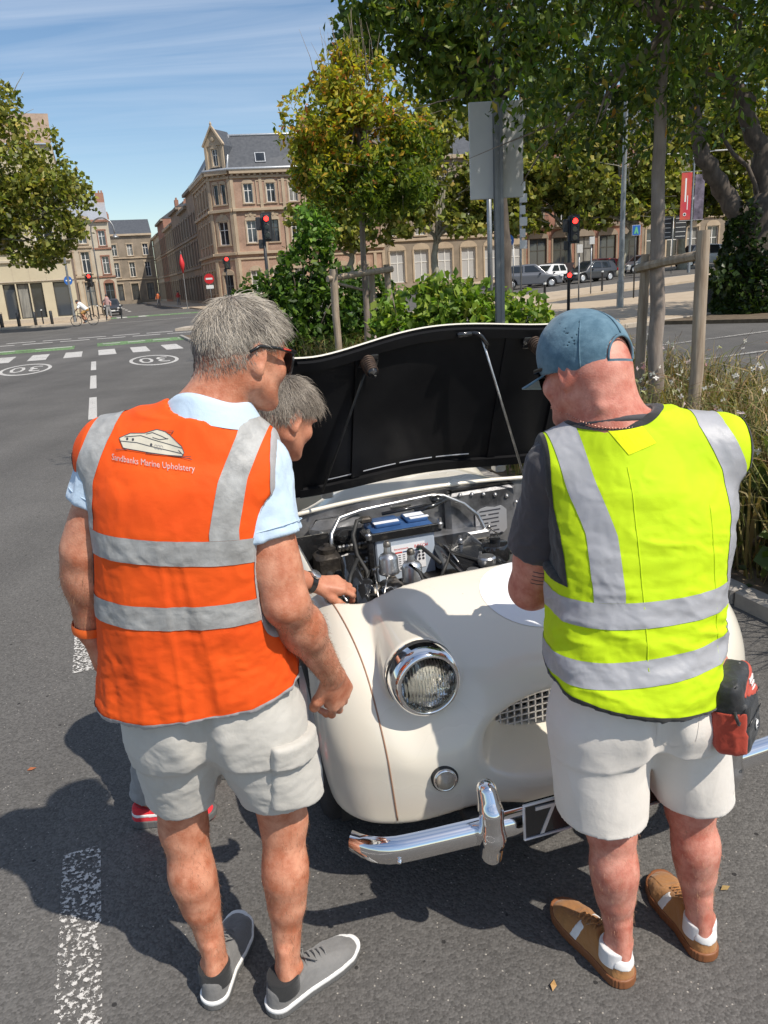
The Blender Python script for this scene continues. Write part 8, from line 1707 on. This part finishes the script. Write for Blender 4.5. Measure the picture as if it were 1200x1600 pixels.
def bike_mesh(m_frame):
    """bicycle along +X, on z=0, about 1.7 m long"""
    out = []; R_ = .335; A, B = (-.50, 0, R_), (.52, 0, R_)
    for nm, c in (('wheel', A), ('wheel', B)):
        b = MB(); b.tube([(c[0]+R_*.97*math.cos(a), 0, c[2]+R_*.97*math.sin(a)) for a in np.linspace(0, 2*math.pi, 29)], .021, 6, False)
        s = MB()
        for k in range(10): a = k*math.pi/5; s.tube([c, (c[0]+R_*.95*math.cos(a), .0, c[2]+R_*.95*math.sin(a))], .004, 3)
        out.append((nm, b.me(True), M_tyre, ('spoke', s.me(), M_galv)))
    b = MB(); bb, st, hd = (-.06, 0, .28), (-.20, 0, .80), (.37, 0, .78)
    for p, q in ((bb, st), (st, hd), (bb, (.39, 0, .70)), (A, bb), (A, (-.19, 0, .76)), (hd, (.39, 0, .68)), ((.39, 0, .68), B)): b.tube([p, q], .020, 7)
    out.append(('frame', b.me(True), m_frame, None)); b = MB(); b.tube([(-.20, 0, .80), (-.22, 0, .93)], .013, 6); b.box((-.22, 0, .945), (.25, .12, .05), bev=.02); out.append(('saddle', b.me(), M_dpost, None))
    b = MB(); b.tube([(.37, 0, .78), (.35, 0, .92), (.44, 0, .96)], .013, 6); b.tube([(.44, -.22, .95), (.44, 0, .96), (.44, .22, .95)], .012, 6); b.tube([(.44, -.22, .95), (.54, -.22, .93), (.52, -.22, .82)], .012, 6); b.tube([(.44, .22, .95), (.54, .22, .93), (.52, .22, .82)], .012, 6); out.append(('handlebar', b.me(True), M_dpost, None))
    b = MB(); b.lathe([(.09, -.01), (.09, .01)], bb, (0, 1, 0), 16); b.tube([(bb[0], -.08, bb[2]), (bb[0]+.12, -.08, bb[2]-.12)], .012, 5); b.tube([(bb[0], .08, bb[2]), (bb[0]-.12, .08, bb[2]+.12)], .012, 5); out.append(('crank', b.me(), M_galv, None)); return out
def bicycle(label, x, y, a, m_frame, group=None, z=None):
    z = gz(x, y) if z is None else z; r = thing('bicycle', label, 'bicycle', (x, y, z), group); r.rotation_euler.z = a
    for nm, me, m, sub in bike_mesh(m_frame):
        o = obj(nm, me, m); o.parent = r
        if sub: q = obj(sub[0], sub[1], sub[2]); q.parent = o; q['kind'] = 'stuff'
    return r
def small_person(label, x, y, z, cl, joints, cols, helmet=False):
    """small distant figure: one continuous body, clothes as parts; joints relative to (x, y, z)"""
    J = {k: np.array(v)+np.array((x, y, z)) for k, v in joints.items()}; root = thing('person', label, 'person', (x, y, z)); al = np.array(list(J.values())); G = SDF(al.min(0)-.25, al.max(0)+.25, .02)
    G.ell(J['head'], (.085, .095, .12), None, .03); G.cone(J['head']-(0, 0, .08), J['neck'], .05, .055, .03); G.cone(J['neck'], J['hip'], .14, .14, .05)
    for q in 'lr':
        G.cone(J['hip'], J[q+'k'], .085, .06, .03); G.cone(J[q+'k'], J[q+'f'], .06, .04, .03); G.cone(J[q+'f'], J[q+'f']+np.array(joints.get('toe', (.1, 0, 0)))*1.0, .04, .035, .02); G.cone(J['neck']-(0, 0, .05), J[q+'e'], .06, .045, .03); G.cone(J[q+'e'], J[q+'h'], .045, .035, .03)
    obj('body', G.mesh(1), M_skinT, root); S = SDF(al.min(0)-.25, al.max(0)+.25, .025); S.cone(J['neck']-(0, 0, .02), J['hip'], .165, .16, .04)
    for q in 'lr': S.cone(J['neck']-(0, 0, .05), J[q+'e'], .08, .07, .03)
    obj('top', S.mesh(1), cols[0], root); S = SDF(al.min(0)-.25, al.max(0)+.25, .025); S.ell(J['hip'], (.165, .165, .15), None, .03)
    for q in 'lr': S.cone(J['hip'], J['hip']+(J[q+'k']-J['hip'])*.95, .11, .085, .03)
    if cl == 'long':
        for q in 'lr': S.cone(J[q+'k'], J[q+'f']+(0, 0, .05), .085, .065, .03)
    obj('trousers', S.mesh(1), cols[1], root); H = SDF(J['head']-.2, J['head']+.2, .02); H.ell(J['head']+(0, 0, .03), (.098, .108, .115), None); H.plane(J['head'], (0, 0, -1)); obj('helmet' if helmet else 'hair', H.mesh(1), cols[2], root); return root
def figures():
    x, y = -18.55, 51.4; a = math.pi+.33; bicycle('black road bicycle ridden leftwards past the shop', x, y, a, M_dpost); ca, sa = math.cos(a), math.sin(a)
    T = lambda p: (p[0]*ca-p[1]*sa, p[0]*sa+p[1]*ca, p[2]); J = dict(head=(.30, 0, 1.50), neck=(.16, 0, 1.36), hip=(-.20, 0, .98), lk=(.12, .1, .78), rk=(.10, -.1, .62), lf=(-.12, .1, .42), rf=(.0, -.1, .20), le=(.30, .2, 1.14), re=(.30, -.2, 1.14), lh=(.46, .22, .97), rh=(.46, -.22, .97)); JJ = {k: T(v) for k, v in J.items()}; JJ['toe'] = T((.12, 0, -.02))
    small_person('cyclist in a white top and brown shorts with a dark helmet riding left', x, y, 0, 'short', JJ, (cloth('white_jersey', (.78, .78, .78), (.74, .74, .75)), cloth('ochre_shorts', (.36, .19, .05), (.40, .22, .07)), M_dpost), True)
    st = dict(head=(0, 0, 1.62), neck=(0, 0, 1.44), hip=(0, 0, .95), lk=(.10, .05, .5), rk=(-.10, -.08, .5), lf=(.12, .1, .05), rf=(-.12, -.15, .05), le=(.26, 0, 1.15), re=(-.26, 0, 1.15), lh=(.27, -.1, .9), rh=(-.27, -.1, .9), toe=(0, -.12, 0))
    for x, y, lb, c in ((-25.5, 96, 'distant person in an orange top walking in the street', (.62, .16, .06)), (-23.8, 99, 'distant person in a red top walking in the street', (.55, .06, .06))): small_person(lb, x, y, .05, 'long', st, (mat('far_top', c, .8), M_trous, M_dpost))
    small_person('person in a pale top standing with a bicycle at the street corner', -20.6, 62.5, .12, 'long', st, (cloth('dusty_pink_top', (.45, .28, .27), (.4, .25, .24)), M_trous, M_dpost)); bicycle('parked bicycle held at the street corner beyond the cyclist', -21.3, 62.2, 1.9, M_dpost, None, .12)
    for i in range(9):
        s_, t_ = 58.8+.05*(i % 3), -3.0-1.05*i; p = ST(s_, t_, .12); o = thing('bike_stand', ['cycle stand just left of the round blue sign', 'second cycle stand from the cyclist along the kerb', 'third cycle stand from the cyclist along the kerb', 'cycle stand right of the seafoam panel', 'cycle stand in front of the seafoam panel', 'cycle stand left of the seafoam panel', 'cycle stand right of the parked white bicycle', 'cycle stand left of the parked white bicycle', 'leftmost cycle stand in front of the shop'][i], 'cycle stand', p, 'cycle stands in front of the shop'); d = Vector(DS); b = MB(); b.tube([p, p+Vector((0, 0, .75)), p+Vector((d.x*.10, d.y*.10, .85)), p+Vector((d.x*.5, d.y*.5, .85)), p+Vector((d.x*.6, d.y*.6, .75)), p+Vector((d.x*.6, d.y*.6, 0))], .05, 8); b.box(p+Vector((0, -.06, .45)), (.16, .16, .9), bev=.03); obj('hoop', b.me(True), M_dpost, o)
    bicycle('white framed bicycle parked in front of the shop windows', *ST(59.2, -10.4)[:2], ANG+math.pi/2+.2, M_whites, 'bicycles parked outside the shop', .12); bicycle('dark bicycle parked left of the white one', *ST(59.3, -12.2)[:2], ANG+math.pi/2-.1, M_dpost, 'bicycles parked outside the shop', .12); bicycle('dark bicycle parked right of the seafoam panel', *ST(59.2, -6.3)[:2], ANG+math.pi/2+.1, M_dpost, 'bicycles parked outside the shop', .12)
    p = ST(62.5, -7.2, .12); r = thing('info_panel', 'seafoam green information panel on the pavement before the shop', 'sign', p); b = MB(); b.box(p+Vector((0, 0, 1.15)), (.75, .12, 1.9), rot=ANG); b.box(p+Vector((0, 0, .1)), (.5, .3, .2), rot=ANG); obj('panel', b.me(), M_sack, r)
def hatch(kind):
    """car body along +X (front at +X) on z=0"""
    L, W_, H = {'hatch': (4.05, 1.76, 1.47), 'suv': (4.4, 1.84, 1.62), 'van': (4.7, 1.9, 1.9)}[kind]; G = SDF((-L/2-.1, -W_/2-.1, .1), (L/2+.1, W_/2+.1, H+.1), .045); hz = .80 if kind == 'hatch' else .90
    def lower(X, Y, Z):
        q = ((np.abs(X)/(L/2))**4+(np.abs(Y)/(W_/2))**5)**.22; top = np.interp(X, [-L/2, -L*.35, 0, L*.22, L*.42, L/2], [hz-.05, hz+.06, hz+.05, hz+.04, hz-.10, hz-.28]).astype(np.float32); return smax(smax((q-1)*.8, Z-top, .12), .24-Z, .06)
    G.put(lower)
    for x in (-L*.305, L*.315):
        for s in (-1, 1): G.put(lambda X, Y, Z: np.maximum(np.hypot(X-x, Z-.31)-.35, .62-s*Y), (x-.4, min(s*.6, s), .1), (x+.4, max(s*.6, s), .75), .02, 's')
    ra, rb = (-L*.47, L*.26) if kind != 'van' else (-L*.49, L*.33)
    def cab(X, Y, Z):
        t = np.clip((Z-hz)/(H-hz), 0, 1); x0 = ra+.42*t*t; x1 = rb-.80*t; hw = W_/2-.06-.20*t; return smax(smax(np.maximum(x0-X, X-x1), np.abs(Y)-hw, .12), smax(Z-H+.06*(X/1.4)**2, hz-.2-Z, .05), .12)
    K = SDF((-L/2-.1, -W_/2-.1, .5), (L/2+.1, W_/2+.1, H+.1), .045); K.put(cab); g = clone(K); g.D -= .012; pil = (ra+.55, -.05+ra*.2, rb-.55)
    def win(X, Y, Z):
        t = np.clip((Z-hz)/(H-hz), 0, 1); side = np.maximum(np.abs(Z-(hz+H)/2-.02)-(H-hz)/2+.12, np.minimum(np.maximum(ra+.50+.25*t-X, X-(ra+rb)*.5+.10), np.maximum((ra+rb)*.5+.0-X, X-(rb-.30-.72*t)))); side = np.maximum(side, W_/2-.36-np.abs(Y)); ends = np.maximum(np.maximum(np.abs(Z-(hz+H)/2-.02)-(H-hz)/2+.11, np.abs(Y)-W_/2+.30), np.minimum(rb-.95*t-.10-X, X-(ra+.30*t+.06))); return np.minimum(side, ends)
    g.put(win, op='i'); G.put(lambda X, Y, Z: cab(X, Y, Z), (ra, -W_/2, hz-.2), (rb, W_/2, H), .04); parts = [('body', G.mesh(2), None), ('window_glass', g.mesh(1), M_dglass)]
    for s in (-1, 1):
        for x in (-L*.305, L*.315):
            b = MB(); b.lathe([(.0, .02), (.20, .02), (.22, .03), (.30, .04), (.32, .0), (.32, -.14), (.2, -.16)], (x, s*(W_/2-.10), .32), (0, s, 0), 18); r = MB(); r.lathe([(.19, .025), (.17, .035), (.05, .03), (0, .045)], (x, s*(W_/2-.10), .32), (0, s, 0), 10); parts.append(('wheel', b.me(auto=40), M_tyre, ('rim', r.me(), M_silver)))
        b = MB(); b.box((L/2-.16, s*W_*.36, hz-.16), (.26, .34, .13), rot=s*-.35, bev=.03); parts.append(('headlight', b.me(), M_whites)); b = MB(); b.box((-L/2+.06, s*W_*.40, hz-.02), (.10, .24, .20), bev=.03); parts.append(('tail_light', b.me(), M_redsign)); b = MB(); b.box((rb-.55, s*(W_/2+.04), hz+.06), (.12, .16, .11), bev=.03); parts.append(('mirror', b.me(), M_dpost))
    b = MB(); b.box((L/2-.01, 0, .45), (.04, .52, .11)); parts.append(('number_plate', b.me(), M_whites)); b = MB(); b.box((L/2-.05, 0, .62), (.06, .9, .12), bev=.02); parts.append(('grille', b.me(), M_dpost)); return parts
CARK = {}
def car_at(label, kind, x, y, a, col, group):
    if kind not in CARK: CARK[kind] = hatch(kind)
    z = gz(x, y)+.0; r = thing('parked_car', label, 'car', (x, y, z), group); r.rotation_euler.z = a; m = MATS.get('paint_%s' % str(col)) or mat('paint_%s' % str(col), col, .3, coat=.5)
    for p in CARK[kind]:
        me = p[1]
        if p[2] is None: me = p[1].copy(); me.materials.clear()
        o = obj(p[0], me, p[2] or m); o.parent = r
        if len(p) > 3: q = obj(p[3][0], p[3][1], p[3][2]); q.parent = o
def vehicles():
    g = 'cars on the boulevard'; W_ = math.pi
    car_at('dark grey hatchback with its side in the sun right of the red light', 'hatch', 15.9, 58.0, W_+.45, (.035, .037, .042), g)
    car_at('white hatchback facing left beside the dark grey one', 'hatch', 13.3, 60.0, W_+.75, (.72, .72, .72), g); car_at('grey estate car with a rear lamp behind the end of the low green bush', 'suv', 11.3, 56.5, -.1, (.11, .115, .13), g)
    car_at('small white car half hidden behind the grey estate car', 'hatch', 12.6, 67.5, W_+.3, (.7, .7, .72), g); car_at('black car parked behind the white hatchback', 'hatch', 15.4, 68.5, W_+.3, (.02, .015, .016), g); car_at('red car parked behind the dark grey hatchback', 'hatch', 19.6, 69, W_+.3, (.38, .02, .02), g)
    car_at('silver grey car right of the tall lamp post', 'hatch', 23.2, 68.5, W_+.3, (.42, .43, .44), g); car_at('white van behind the wooden rail of the right tree guard', 'van', 29.5, 72, W_+.3, (.62, .6, .58), g); car_at('red car at the far right near the direction boards', 'hatch', 36.6, 73, W_+.3, (.42, .03, .03), g); car_at('pale grey car at the far right beside the red one', 'hatch', 33.4, 71, W_+.3, (.45, .46, .47), g)
    car_at('dark car waiting at the mouth of the shaded street', 'hatch', -23.9, 73.5, math.atan2(DS[1], DS[0])+math.pi, (.03, .03, .035), None)
furniture(); figures(); vehicles()
